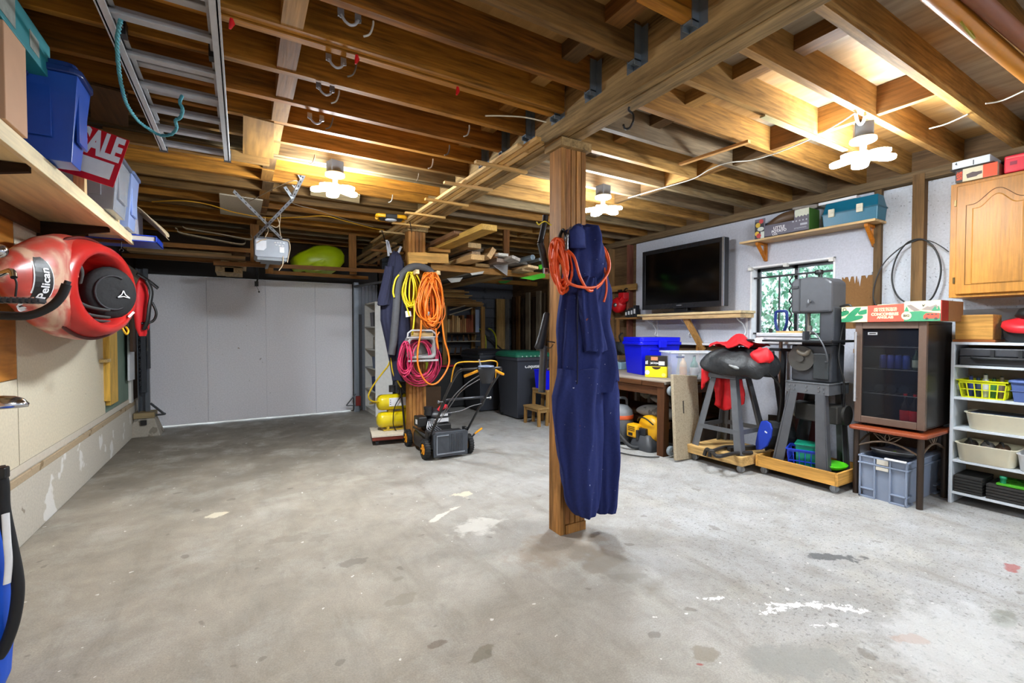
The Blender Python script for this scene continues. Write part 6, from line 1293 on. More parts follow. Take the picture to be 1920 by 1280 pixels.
t = root('metal_spring', 'coiled metal spring standing at the top right over the red case', 'spring', (4.8, .80, 2.60)); b = B(); b.tube([(.05*cos(q*.5), .05*sin(q*.5), q*.0018) for q in range(50)], .006, 6); b.box(-.05,.05,-.05,.05,-.022,-.012); b.mk('coil', STEEL, t)

# --- workbench with what stands on and under it
BEN = wood(['#54331c','#5d3a20'], 'y', .6, 1, 'bench_dark'); BENZ = wood(['#54331c'], 'z', .6, 1, 'bench_leg')
t = root('workbench', 'dark brown timber workbench under the television', 'workbench', (4.4, 4.2, 0))
b = B(); b.box(-.60, .56, -.93, 1.2, .765, .795); b.mk('worktop', wood(['#9a8e80'], 'y', .65, .7, 'worn_top'), t, bev=.003)
r5 = random.Random(8); y = -.93
while y < 1.15:
    y2 = min(1.2, y+r5.uniform(.25, .5)); b = B(); b.box(-.612, -.601, y+.004, y2-.004, .735, .785); b.mk('edge_strip', BEN, t, bev=.002); y = y2
b = B(); b.box(-.59, -.55, -.90, 1.2, .64, .73); b.box(-.55, .5, -.92, -.88, .64, .73); b.mk('apron', BEN, t, bev=.003)
for x, y in ((-.60,-.95),(.46,-.95),(-.60,1.1),(.46,1.1)):
    b = B(); b.box(x, x+.085, y+.03, y+.12, 0, .764); b.mk('leg', BENZ, t, bev=.004)
b = B(); b.box(-.36, .5, -.8, 1.1, .30, .32); b.box(-.36, -.32, -.8, 1.1, .25, .30); b.mk('low_shelf', BEN, t)
for z in (.07, .70):
    b = B(); b.lathe([(.001,-.02),(.045,-.02),(.05,-.012),(.05,.012),(.045,.02),(.001,.02)], (-.54,-.965,z), 'y', 20); b.lathe([(.001,-.026),(.018,-.026),(.02,-.02)], (-.54,-.965,z), 'y', 14, mi=1); b.mk('swivel_wheel', [pl('#8a9297', .4), STEEL], t)
t = root('recycling_bin', 'royal blue recycling bin with lid standing on the workbench', 'bin', (4.42, 4.02, .797), rz=-.30); BL = pl('#0b15d6', .35, 0, .05)
b = B(); b.tub((-.23,.23,-.19,.19), 0, (-.26,.26,-.22,.22), .36, .006); b.mk('body', BL, t, bev=.006)
b = B(); b.prism(rrect(.57, .49, .04), 'z', .361, .40); b.prism(rrect(.55, .47, .04), 'z', .40, .455); b.mk('lid', BL, t, bev=.008)
b = B(); b.box(-.05, .05, -.275, -.245, .33, .42); b.box(-.15, -.02, -.225, -.212, .30, .315); b.mk('lid_clip', BL, t, bev=.006)
b = B()
for k in range(3):
    a = 2*pi*k/3+pi/2; c = (-.12, .15); p = lambda q, r: (c[0]+r*cos(q), -.2105, c[1]+r*sin(q))
    b.bar(p(a+.45, .035), p(a+1.55, .035), .012, .002, (0,1,0)); b.bar(p(a+1.3, .046), p(a+1.85, .022), .010, .002, (0,1,0))
b.mk('recycling_mark', pl('#b9c4f0', .5), t)
text('SORT-TRIDEZ', .028, (-.12, -.2085, .075), (1,0,0), (0,-.06,1), pl('#c9d2f5', .5), t, 'lettering', .001, sx=.62)
t = root('drinks_carton', 'black and yellow drinks carton on the workbench before the blue bin', 'box', (4.14, 3.68, .797), rz=-.95)
b = B(); b.box(-.12, .12, -.08, .08, 0, .125); b.mk('yellow_base', pl('#e8d21c', .45), t, bev=.002)
b = B(); b.box(-.12, .12, -.08, .08, .1255, .245); b.mk('black_top', pl('#1f1714', .5), t, bev=.002)
b = B(); f2 = lambda pts, y=-.0808: b.prism([(p[0], p[1]) for p in pts], 'y', y, y+.0008)
b = B(); f2([(.055,.12),(-.045,.12)]+[(.055-.1+.1*(.5-.5*cos(pi*k/10)), .125-.035*sin(pi*k/10)) for k in range(1, 10)]); b.mk('hand_hole', pl('#2c130b', .6), t)
for q in ([(.03,.14),(.095,.14),(.095,.185),(.03,.185)], disc(-.095,.055,.026), [(-.115,.15),(-.105,.15),(-.105,.185),(-.115,.185)], [(-.10,.15),(-.09,.15),(-.09,.19),(-.10,.19)]): b = B(); f2(q); b.mk('white_print', WHITE, t)
b = B(); f2([(-.055,.195),(.02,.195),(.02,.235),(-.055,.235)]); b.mk('picture_print', pl('#c9825a', .5), t)
b = B(); f2(disc(.085,.03,.022)); b.mk('lemon_print', pl('#f2e47a', .5), t)
text('jack bryson', .03, (-.01, -.0815, .165), (1,0,0), ZD, WHITE, t, 'lettering', .001, sx=.7)
t = root('clear_tub', 'frosted clear plastic tub of bottles on the workbench', 'tub', (4.40, 3.42, .797), rz=-.55)
CL = pl('#d3dae4', .2, 0, .03, 0, 8, .24)
b = B(); b.tub((-.26,.26,-.15,.17), 0, (-.28,.28,-.17,.19), .29, .004); b.mk('tub_body', CL, t)
b = B(); b.box(-.295, .295, -.185, -.17, .285, .30); b.box(-.295, .295, .19, .205, .285, .30); b.box(-.295, -.28, -.185, .205, .285, .30); b.box(.28, .295, -.185, .205, .285, .30); b.mk('tub_rim', pl('#dfe3ea', .35), t, bev=.003)
b = B(); b.box(-.22, -.13, -.1665, -.164, .235, .255); b.mk('blue_label', pl('#27346e', .5), t)
def bottle(name, label, loc, r, h, col, cap, lab, rz=0, grp=None):
    t = root(name, label, 'bottle', loc, grp); b = B(); b.lathe([(r*.9,0),(r,.01),(r,h*.55),(r*.8,h*.66),(r*.36,h*.78),(r*.34,h*.96),(.001,h*.96)], (0,0,0), 'z', 20); b.mk('glass', col, t)
    if lab:
        b = B(); b.lathe([(r*1.01,h*.12),(r*1.02,h*.13),(r*1.02,h*.46),(r*1.01,h*.47)], (0,0,0), 'z', 20, cap=False); b.mk('bottle_label', lab, t)
    b = B(); b.cyl((0,0,h*.93),(0,0,h),r*.38,n=14); b.mk('cap', cap, t); return t
tl = t.location; cr_, sr_ = cos(-.55), sin(-.55)
def intub(x, y): return (tl.x+x*cr_-y*sr_, tl.y+x*sr_+y*cr_, .803)
bottle('glass_bottle', 'green glass bottle with white label inside the frosted tub', intub(.02,-.06), .045, .25, pl('#3d7a62', .15), BLACK, WHITE)
bottle('glass_bottle', 'clear bottle with amber drink inside the frosted tub', intub(-.1,-.05), .04, .26, pl('#d8b58a', .2), WHITE, pl('#e0a060', .4))
bottle('glass_bottle', 'squat pale jar bottle at the right end inside the frosted tub', intub(.17,-.05), .04, .15, pl('#c9d3dd', .2), pl('#8a93a8', .4), pl('#b9c6e6', .4))
t = root('bench_machine', 'pale blue-grey boxed machine at the far end of the workbench', 'machine', (4.62, 4.72, .797)); b = B(); b.box(-.15, .15, -.12, .12, 0, .10); b.mk('case_body', pl('#8fb0c4', .4), t, bev=.008); b = B(); b.box(-.14, .1, -.1, .1, .10, .12); b.mk('top_plate', STEEL, t)
t = root('bench_grinder', 'dark bench grinder standing on its wooden base behind the coveralls', 'grinder', (4.72, 4.95, .797)); b = B(); b.box(-.1, .1, -.15, .15, 0, .18); b.mk('base', wood(['#7d6244'], 'y'), t, bev=.004)
b = B(); b.cyl((0,-.1,.30),(0,.1,.30),.075,n=20); b.box(-.05,.05,-.06,.06,.18,.3); b.mk('motor', pl('#26282b', .45), t)
for s in (-1, 1):
    b = B(); b.cyl((0,s*.13,.30),(0,s*.17,.30),.095,n=24); b.mk('guard', pl('#33363a', .45), t)
    b = B(); b.tube(spl([(-.06,s*.15,.38),(-.1,s*.16,.46),(-.03,s*.15,.5)]), .012, 6); b.mk('arm', BLACK, t)
b = B(); b.tube(spl([(-.08,0,.2),(-.16,.02,.1),(-.12,-.1,.03),(-.05,-.2,.01),(.05,-.25,.01)]), .006, 6); b.mk('power_cable', BLACK, t)
# under the bench
GB = speckled('grey_bag_cloth', '#8a8783', [('#5f5c58', 9, .62)], .85, .4)
def pillow(name, label, c, hx, hy, hz, rz, mat, cat='bag', rot=(0,0,0)):
    t = root(name, label, cat, c); t.rotation_euler = (rot[0], rot[1], rz)
    b = B(); n = 28; R = []
    for i in range(15):
        f = -1+2*i/14; s = (1-abs(f)**2.6)**.5 if abs(f) < 1 else .02; R.append([(hx*max(s,.1)**.35*abs(cos(a))**.7*(1 if cos(a) > 0 else -1), hy*f, hz+hz*max(s,.05)*sin(a)*(1+.06*sin(5*a+7*f))) for a in [2*pi*k/n for k in range(n)]])
    b.loft(R); b.mk('filled_cloth', mat, t); return t
pillow('sandbag', 'lower grey filled bag on the workbench shelf', (4.17, 3.62, .321), .20, .28, .075, .1, GB)
t = pillow('sandbag', 'upper grey filled bag folded over the lower one', (4.17, 3.50, .475), .19, .22, .055, -.3, GB, rot=(0, .15, 0)); b = B(); b.cyl((-.2,.2,.06),(-.2,.26,.09),.03,.05,10); b.mk('tied_neck', pl('#5d584f', .85), t)
t = root('yellow_power_tool', 'yellow and grey portable power tool on the floor under the workbench', 'power tool', (3.89, 3.61, 0)); YP = pl('#e8aa10', .4, 0, .08)
b = B(); b.loft([[(p[0], p[1], z) for p in rrect(w, d, .05)] for z, w, d in ((0,.20,.30),(.05,.21,.32),(.10,.18,.28),(.15,.14,.22),(.17,.10,.18))]); b.mk('grey_base', pl('#3f4145', .45), t)
b = B(); b.lathe([(.001,-.07),(.12,-.065),(.155,-.03),(.155,.03),(.12,.065),(.001,.07)], (.05,-.03,.23), 'x', 30); b.mk('guard_housing', YP, t)
b = B(); b.box(-.10, .02, .04, .20, .12, .27); b.mk('motor_housing', YP, t, bev=.02)
b = B(); b.box(-.105, -.06, .02, .05, .1, .22); b.box(-.06, .0, -.05, .05, .10, .24); b.mk('dark_grip', pl('#232427', .5), t, bev=.008)
b = B(); b.box(-.106, -.099, .10, .16, .145, .175); 
for k in range(3): b.box(-.104, -.099, .07, .17, .20+.02*k, .206+.02*k)
b.mk('badge', BLACK, t)
b = B(); b.tube(spl([(-.03,-.14,.30),(-.06,-.05,.36),(-.04,.06,.35),(.0,.12,.30)]), .008, 6); b.mk('guard_rim', BLACK, t)
tag(B().tube(spl([(3.74,3.28,.012),(3.62,3.36,.012),(3.52,3.55,.012),(3.50,3.78,.012),(3.58,3.92,.012),(3.72,3.93,.012),(3.86,3.86,.012)], 8), .007, 6).mk('power_lead', BLACK, loc=(3.7, 3.4, .01)), 'black power lead curling on the floor under the workbench', 'lead')
t = root('shop_vacuum', 'grey shop vacuum with orange band under the workbench behind the coveralls', 'vacuum cleaner', (3.86, 3.98, 0)); b = B(); b.lathe([(.13,.04),(.15,.06),(.16,.25),(.15,.30)], (0,0,0), 'z', 26); b.mk('drum', pl('#4d5054', .45), t)
b = B(); b.lathe([(.155,.30),(.16,.32),(.155,.345)], (0,0,0), 'z', 26); b.mk('orange_band', pl('#c0532a', .45), t)
b = B(); b.lathe([(.15,.345),(.14,.40),(.09,.45),(.001,.46)], (0,0,0), 'z', 26); b.tube(spl([(-.1,0,.40),(-.09,0,.52),(.09,0,.52),(.1,0,.40)]), .016, 8); b.mk('motor_head', pl('#707377', .4), t)
b = B(); b.tube(spl([(-.12,-.06,.28),(-.2,-.16,.2),(-.15,-.3,.05),(0,-.36,.03),(.1,-.2,.04)]), .022, 10); b.mk('hose', pl('#2c2d2f', .5), t)
for s in (-1, 1):
    b = B(); b.cyl((-.02+.0, s*.13, .04), (.02, s*.13, .04), .04, n=16); b.mk('caster', DKMETAL, t)
tag(B().obox((4.6, 3.5, .13), (.5, .5, .26)).mk('storage_chest', pl('#4a3a2a', .7), bev=.01, loc=(4.6, 3.5, 0)), 'brown box in the shadow under the workbench', 'box')
tag(B().obox((4.45, 4.45, .12), (.5, .6, .24)).mk('storage_chest', pl('#2b2b2e', .6), bev=.01, loc=(4.5, 4.3, 0)), 'dark box at the back under the far end of the workbench', 'box')
# carpet-covered board leaning on the bench end
o = B().obox((0, 0, .435), (.42, .035, .87)).mk('carpeted_board', speckled('beige_carpet', '#a89a82', [('#988a73', 90, .55)], .95, .6), bev=.008)
o.location = (3.96, 3.10, .001); o.rotation_euler = (radians(-7), radians(5), .05); tag(o, 'beige carpet-covered board leaning against the workbench end', 'board')
t = None
b = B(); b.box(-.07, -.05, -.0185, -.016, .47, .60); b.mk('slot', pl('#3a342c', .9), o)
tag(B().obox((4.0, 3.23, .2), (.06, .1, .4)).mk('lime_tool', pl('#6d7414', .5), bev=.01, loc=(4.0, 3.23, .0)), 'lime yellow object between the bench leg and the carpeted board', 'tool')

# --- first stand: covered tool on angle-iron legs, on a wheeled board
GM = pl('#65676b', .5, .4, .2, .05, 14)
def dolly(name, label, x0, x1, y0, y1, z0, z1, tray, cast, colr):
    t = root(name, label, 'dolly', ((x0+x1)/2, (y0+y1)/2, 0)); X, Y = (x1-x0)/2, (y1-y0)/2
    if tray:
        for bx in ((-X,X,-Y,-Y+.02),(-X,X,Y-.02,Y),(-X,-X+.02,-Y+.021,Y-.021),(X-.02,X,-Y+.021,Y-.021)):
            b = B(); b.box(bx[0], bx[1], bx[2], bx[3], z0, z1); b.mk('side_board', wood([colr], 'y' if bx[1]-bx[0] < .1 else 'x', .55, .9, 'dolly'), t, bev=.002)
        b = B(); b.box(-X+.021, X-.021, -Y+.021, Y-.021, z0, z0+.015); b.mk('base_board', wood(['#7d6a50'], 'y', .7), t)
    else:
        b = B(); b.box(-X, X, -Y, Y, z1-.018, z1); b.mk('top_board', wood([colr], 'y', .6, .7, 'dolly_top'), t, bev=.002)
        for bx in ((-X,-X+.04,-Y,Y),(X-.04,X,-Y,Y),(-X+.041,X-.041,-Y,-Y+.04),(-X+.041,X-.041,Y-.04,Y)):
            b = B(); b.box(bx[0], bx[1], bx[2], bx[3], z0, z1-.0185); b.mk('frame_board', wood([colr], 'y', .6, .9, 'dolly'), t, bev=.002)
    for x in (-X+.06, X-.06):
        for y in (-Y+.05, Y-.05):
            b = B(); r = z0*.45; b.cyl((x-.012,y,r),(x+.012,y,r),r,n=20); c = b.mk('caster', pl('#8d8f92', .4, .3), t)
            b = B(); b.box(x-.017, x-.0135, y-.014, y+.014, r*.6, z0); b.box(x+.0135, x+.017, y-.014, y+.014, r*.6, z0); b.box(x-.025, x+.025, y-.025, y+.025, z0-.004, z0); b.mk('fork', STEEL, c)
    return t
dolly('timber_dolly', 'pale timber wheeled base under the covered tool stand', 3.95, 4.50, 2.50, 3.10, .075, .16, False, 0, '#cba468')
t = root('tool_stand', 'grey angle-iron tool stand with splayed legs on the pale wheeled base', 'tool stand', (4.22, 2.80, .161)); TP = .73
for sx, sy in ((-1,-1),(-1,1),(1,-1),(1,1)):
    p0, p1 = Vector((sx*.23, sy*.265, 0)), Vector((sx*.12, sy*.125, TP)); b = B()
    b.bar(p0+Vector((0,-sy*.03,0)), p1+Vector((0,-sy*.025,0)), .006, .075, (0,1,0), w1=.006, h1=.06); b.bar(p0+Vector((-sx*.03,0,0)), p1+Vector((-sx*.025,0,0)), .075, .006, (0,1,0), w1=.06, h1=.006); b.mk('leg', GM, t)
b = B(); b.box(-.15, .15, -.15, .15, TP-.03, TP+.012); b.mk('stand_top', GM, t, bev=.004)
for p, q in (((-.2,-.22),(-.2,.22)),((.2,-.22),(.2,.22)),((-.2,-.22),(.2,-.22)),((-.2,.22),(.2,.22))):
    b = B(); b.bar((p[0],p[1],.205), (q[0],q[1],.205), .006, .045); b.mk('cross_bar', GM, t)
# covered tool and red jacket
t = root('covered_tool', 'bulky machine under a black cover on the angle-iron stand', 'covered machine', (4.20, 2.70, .905))
b = B(); R = []; r6 = random.Random(4)
for z, sx, sy, dx, dy in ((.006,.10,.24,-.06,-.08),(.012,.16,.32,-.04,-.03),(.04,.20,.36,-.03,-.0),(.09,.215,.37,-.02,.0),(.15,.20,.355,-.01,-.0),(.20,.17,.31,0,.0),(.235,.11,.2,0,.0),(.245,.02,.04,0,0)):
    R.append([(dx+sx*abs(cos(a))**.7*(1 if cos(a) > 0 else -1)*(1+.05*sin(6*a+9*z)), dy+sy*abs(sin(a))**.7*(1 if sin(a) > 0 else -1)*(1+.05*sin(5*a+14*z+1)), z+.014*sin(7*a+3)) for a in [2*pi*k/44 for k in range(44)]])
b.loft(R); rumple(b.mk('black_cover', pl('#1d1e20', .5, 0, .3, .6, 30), t, sub=2), .034, 9, 3)
b = B(); b.tube(spl([(-.235,-.05,.10),(-.24,-.11,.085),(-.235,-.15,.075)]), [.006,.008,.01,.012,.012,.014,.016,.018,.018,.014,.012,.01,.006], 6); b.mk('worn_patch', pl('#8b8d8c', .6), t)
b = B(); b.tube(spl([(.0,-.3,.2),(-.08,-.33,.06),(.05,-.37,-.1),(.1,-.33,-.4),(.12,-.3,-.6)]), .02, 8, flat=.4); b.mk('strap', BLACK, t)
t = root('red_jacket', 'bright red jacket lying over the black cover and hanging behind it', 'jacket', (4.22, 2.72, 1.14)); RJ = pl('#cf101c', .6, 0, .18, .3, 10)
def jk(u, v): y = .22-.42*u; return (-.16+.32*v+.03*sin(6*u), y+.03*sin(5*v), .025+.075*sin(pi*u)*sin(pi*min(1, v*.9+.1))+.02*sin(9*u+5*v)+.06*u*(1-abs(2*v-1)))
b = B(); b.grid(jk, 34, 26); rumple(b.mk('jacket_body', RJ, t, solid=.012), .022, 11, 1)
b = B(); b.loft([[(-.12+.055*cos(a)*s, -.30+.10*s*sin(a), z-.05) for a in [2*pi*k/18 for k in range(18)]] for z, s in ((.07,.6),(.05,1),(.0,1.1),(-.03,1.05),(-.06,.8))]); rumple(b.mk('hood', RJ, t, sub=2), .036, 12, 5)
b = B(); b.bar((-.12,-.24,.11), (-.10,-.30,.12), .05, .02); b.bar((-.15,-.26,.09),(-.13,-.31,.095),.02,.02); b.mk('white_trim', pl('#e4dede', .6), t)
b = B(); b.grid(lambda u, v: (-.02+.03*sin(8*u)+.02*v, .26-.30*u, -.28-.34*v*(.55+.45*sin(pi*(.25+.6*u)))), 12, 12); rumple(b.mk('hanging_part', RJ, t, solid=.02), .02, 9, 2)
b = B(); b.grid(lambda u, v: (-.12+.02*sin(8*u), .33-.08*u, -.20-.22*v*(1-.5*u)), 6, 8); b.mk('sleeve', RJ, t, solid=.02)
# clamps on the wheeled base
for k, (pts, lb) in enumerate(((((1400,838),(1360,838),(1335,845),(1325,855),(1321,868)), 'bent black steel bar on the pale wheeled base, nearer the stand back'), (((1410,848),(1375,850),(1345,855),(1333,863),(1331,874)), 'bent black steel bar hanging over the front of the pale wheeled base'))):
    v = [at(*p, z=.185) for p in pts[:3]]+[Vector((3.92, at(*pts[3], x=3.92).y, .165)), Vector((3.915, at(*pts[4], x=3.92).y, .10))]
    tag(B().tube(spl(v, 6), .018, 10).mk('bent_bar', pl('#33302e', .5, .4), loc=v[0]), lb, 'steel bar')
tag(B().bar((4.05, 2.70, .182), (4.35, 2.62, .182), .05, .04).mk('tool_bar', pl('#1f1f20', .5), bev=.004, loc=(4.2, 2.66, .18)), 'short square black bar on the pale wheeled base', 'steel bar')

# --- bandsaw on its stand in the second wheeled tray
dolly('tray_dolly', 'amber timber wheeled tray under the bandsaw', 4.12, 4.62, 1.79, 2.475, .07, .175, True, 0, '#d09a4c')
t = root('bandsaw', 'dark grey bandsaw on a splayed steel stand in front of the window', 'bandsaw', (4.38, 2.08, .086)); DG = pl('#3c3e43', .42, .2, .1); Z0 = -.086
for sx, sy in ((-1,-1),(-1,1),(1,-1),(1,1)):
    p0, p1 = Vector((sx*.188-.0, sy*.225+.05, 0)), Vector((sx*.17, sy*.135, .76)); b = B()
    b.bar(p0+Vector((0,-sy*.035,0)), p1+Vector((0,-sy*.03,0)), .006, .10, (0,1,0), w1=.006, h1=.075); b.bar(p0+Vector((-sx*.035,0,0)), p1+Vector((-sx*.03,0,0)), .09, .006, (0,1,0), w1=.07, h1=.006); b.mk('leg', pl('#5b5c60', .5, .4, .2, .05, 14), t)
b = B(); b.box(-.175, -.168, -.17, .17, .70, .79); b.box(.168, .175, -.17, .17, .70, .79); b.box(-.175, .175, -.175, -.168, .70, .79); b.box(-.175, .175, .168, .175, .70, .79); b.box(-.18, .18, -.18, .18, .79, .797); b.mk('stand_top', GM, t, bev=.002)
for y in (-.14, -.10, .0, .10, .14):
    for z in (.73, .765): b = B(); b.cyl((-.181,y,z),(-.174,y,z),.007,n=8); b.mk('bolt', STEEL, t)
b = B(); b.prism([(-.16,.80),(.165,.80),(.165,1.12),(-.165,1.12)], 'x', -.11, .12); b.mk('lower_housing', DG, t, bev=.015)
b = B(); b.cyl((-.135,.07,1.0),(-.11,.07,1.0),.11,n=28); b.cyl((-.15,.07,1.0),(-.135,.07,1.0),.03,n=16); b.mk('lower_wheel_cover', pl('#4a4844', .4, .3), t)
b = B(); b.box(-.135, -.111, -.15, -.03, .83, 1.05); b.mk('switch_box', pl('#2c3032', .45), t, bev=.006)
b = B(); b.tube(spl([(-.10,.10,1.11),(-.13,.09,1.06),(-.14,.03,1.04),(-.12,.0,1.08)]), .02, 8); b.mk('dust_port', pl('#6e6557', .5), t)
b = B(); b.box(-.22, .22, -.21, .53, 1.145, 1.165); b.mk('table', pl('#232427', .35, .4), t, bev=.003)
b = B(); b.box(-.06, .06, -.05, .1, 1.12, 1.144); b.mk('trunnion', DKMETAL, t)
b = B(); b.box(-.215, -.15, .02, .43, 1.166, 1.225); b.mk('rip_fence', pl('#c9cbd0', .35, .5), t, bev=.003)
b = B(); b.box(-.22, -.214, .02, .43, 1.19, 1.196); b.box(-.216, -.14, .0, .018, 1.166, 1.24); b.mk('fence_groove', DKMETAL, t)
b = B(); b.box(-.19, -.14, .04, .26, 1.226, 1.243); b.mk('wood_block', wood(['#c9a268'], 'y'), t)
b = B(); b.cyl((-.17,.32,1.226),(-.17,.32,1.265),.016,n=12); b.mk('fence_knob', BLACK, t)
b = B(); b.box(-.10, .12, -.17, -.06, 1.12, 1.45); b.mk('column', DG, t, bev=.012)
b = B(); b.prism([(.165,1.40),(.17,1.68),(.13,1.705),(.0,1.715),(-.12,1.695),(-.165,1.66),(-.165,1.40)], 'x', -.13, .13); b.mk('upper_housing', pl('#45464a', .45, .15), t, bev=.02)
b = B(); b.box(-.133, -.129, .085, .095, 1.41, 1.70); b.box(-.14, -.128, .10, .155, 1.62, 1.64); b.mk('door_seam', pl('#26272a', .5), t)
b = B(); b.cyl((-.13,-.0,1.50),(-.155,-.0,1.50),.012,n=12); b.bar((-.155,.0,1.515),(-.155,-.0,1.485),.02,.008); b.mk('door_knob', STEEL, t)
b = B(); b.cyl((.05,.02,1.70),(.05,.02,1.76),.008); b.lathe([(.03,1.745),(.036,1.755),(.036,1.775),(.03,1.785)], (.05,.02,0), 'z', 8); b.mk('tension_knob', BLACK, t)
b = B(); b.cyl((-.03,.06,1.25),(-.03,.06,1.41),.014,n=12); b.cyl((-.05,.045,1.21),(-.05,.045,1.29),.022,n=12); b.box(-.07,-.02,.02,.08,1.22,1.235); b.mk('blade_guide', pl('#8a8780', .35, .7), t)
b = B(); b.box(-.032, -.028, .045, .055, 1.16, 1.25); b.mk('blade', STEEL, t)
b = B(); b.tube(spl([(-.16,-.02,1.24),(-.2,-.08,1.22),(-.22,-.15,1.12),(-.17,-.16,1.0),(-.14,-.13,.98)]), .006, 6); b.mk('lamp_lead', pl('#5a5c60', .4), t)
b = B(); b.tube(spl([(-.02,-.18,1.45),(-.02,-.25,1.46),(-.02,-.27,1.4),(-.02,-.22,1.32),(-.02,-.19,1.2),(-.05,-.19,1.0),(-.02,-.22,.8),(.02,-.2,.6)]), .009, 6); b.mk('power_cable', BLACK, t)
b = B(); b.box(-.08, .14, -.20, .14, .45, .60); b.cyl((.06,-.22,.52),(.06,.18,.52),.085,n=24); b.mk('motor', pl('#2c2b28', .5), t, bev=.01)
b = B(); b.lathe([(.001,.0),(.06,-.01),(.075,-.03),(.075,-.06)], (.06,.24,.52), 'y', 20); b.mk('motor_cap', pl('#8a7c6a', .5), t)
t = root('steel_frame', 'dark steel workstand leg set between the covered tool and the bandsaw', 'stand', (4.66, 2.55, 0)); b = B(); b.bar((0,0,.0), (.02,-.02,1.14), .035, .035); b.bar((-.0,-.08,0), (.02,.1,1.12), .03, .03); b.mk('leg', pl('#26272a', .45), t); b = B(); b.bar((.02,.12,1.14), (.02,-.10,1.14), .04, .03); b.mk('top_bar', pl('#26272a', .45), t)
# in the tray
t = root('padded_case', 'royal blue and black padded case leaning at the tray beside the bandsaw legs', 'case', (4.20, 2.43, .19)); SAIL = [(.10,.0),(.115,.06),(.10,.16),(.075,.25),(.06,.285),(.0,.30),(-.05,.285),(-.075,.24),(-.07,.16),(-.03,.07),(.03,.02)]
t.rotation_euler = (0, radians(4), -.35)
b = B(); b.prism(SAIL, 'x', -.02, .0); b.mk('blue_face', pl('#1638a8', .6), t, bev=.006)
b = B(); b.loft([[(x, y*s-.02*(x/.3), .02+z*s*.98) for y, z in SAIL] for x, s in ((.001,.97),(.12,.95),(.24,.85),(.27,.6))], sm=False); b.mk('black_body', pl('#17181b', .8), t, bev=.01)
b = B(); b.bar((-.022,.0,.20), (-.022,-.03,.192), .012, .002, (1,0,0)); b.mk('white_mark', WHITE, t)
def basket(name, label, x, y, z, w, d, h, mat, rz, slots=9):
    t = root(name, label, 'basket', (x, y, z), rz=rz); X, Y = w/2, d/2
    b = B(); b.box(-X*.8, X*.8, -Y*.85, Y*.85, 0, .006); b.mk('base', mat, t)
    b = B(); rim = .025
    for s in (-1, 1):
        b.box(-X, X, s*Y-(.006 if s > 0 else -.0), s*Y+(.0 if s > 0 else .006), h-rim, h); b.box(s*X-(.006 if s > 0 else 0), s*X+(0 if s > 0 else .006), -Y, Y, h-rim, h)
    b.box(-X-.008, X+.008, -Y-.008, -Y, h-.008, h); b.box(-X-.008, X+.008, Y, Y+.008, h-.008, h); b.box(-X-.008, -X, -Y, Y, h-.008, h); b.box(X, X+.008, -Y, Y, h-.008, h); b.mk('rim', mat, t)
    b = B()
    for s in (-1, 1):
        for k in range(slots+1):
            f = -1+2*k/slots; b.bar((f*X*.8, s*Y*.85, .0), (f*X*.97, s*Y*.97, h-rim), .007, .005, (0,1,0))
        for k in range(7):
            f = -1+2*k/6; b.bar((s*X*.8, f*Y*.85, .0), (s*X*.97, f*Y*.97, h-rim), .005, .007, (0,1,0))
        b.box(-X*.9, X*.9, s*Y*.915-.003, s*Y*.915+.003, h*.45, h*.5); b.box(s*X*.885-.003, s*X*.885+.003, -Y*.91, Y*.91, h*.45, h*.5)
    b.mk('lattice_sides', mat, t); return t
basket('plastic_basket', 'blue lattice basket in the amber tray under the bandsaw', 4.33, 2.13, .087, .24, .28, .20, pl('#1a3ab8', .4), .35)
t = root('green_tub', 'teal green tub sitting in the blue lattice basket', 'tub', (4.34, 2.11, .10)); t.rotation_euler = (0, 0, .35); b = B(); b.tub((-.08,.08,-.09,.09), 0, (-.09,.09,-.10,.10), .23, .004); b.box(-.10,.10,-.11,.11,.222,.23); b.mk('tub_body', pl('#10886a', .4), t, bev=.003)
t = root('lime_disc', 'bright lime green bowl lying in the tray under the bandsaw', 'bowl', (4.37, 1.96, .135)); b = B(); b.lathe([(.06,.0),(.11,.02),(.13,.05),(.124,.053),(.10,.025),(.001,.01)], (0,0,0), 'z', 28); b.mk('bowl', pl('#55d414', .4), t)
tag(B().box(4.24, 4.48, 1.87, 2.05, .086, .134).mk('dark_pad', pl('#26241f', .7), bev=.006, loc=(4.36, 1.96, .086)), 'dark pad under the lime bowl in the tray', 'pad')
tag(B().tube(spl([(4.17,2.3,.10),(4.2,2.0,.10),(4.18,1.86,.10),(4.25,1.84,.10)], 6), .02, 8, flat=.6).mk('black_strap', BLACK, loc=(4.2, 2.0, .1)), 'black strap lying in the tray under the bandsaw', 'strap')
t = root('shovel', 'blue plastic shovel handle standing before the window', 'shovel', (4.93, 2.70, 0)); b = B(); BP = pl('#14307e', .4)
b.tube(spl([(0,.0,1.24),(0,.055,1.40),(0,.058,1.50),(0,.045,1.535),(0,-.045,1.535),(0,-.058,1.50),(0,-.055,1.40),(0,0,1.24)]), .015, 8); b.mk('grip', BP, t); b = B(); b.tube([(0,0,.4),(0,0,1.26)], .018, 10); b.mk('shaft', pl('#5a3d2a', .5), t)
b = B(); b.grid(lambda u, v: (.03*sin(pi*u)-.01, -.12+.24*u, .02+.4*v), 8, 6); b.mk('blade', DKMETAL, t, solid=.004)
tag(B().box(4.94, 5.025, 2.30, 2.55, .02, 1.15).mk('maroon_panel', pl('#5a2a34', .5), bev=.004, loc=(5.0, 2.45, .02)), 'dark maroon panel leaning at the wall behind the bandsaw', 'panel')
b = B(); b.box(4.97, 5.03, 1.80, 2.05, 1.12, 1.16); tag(b.mk('wood_ledge', wood(['#a5773a'], 'y'), bev=.002, loc=(5, 1.9, 1.12)), 'thin timber ledge on the wall between bandsaw and fridge', 'ledge')
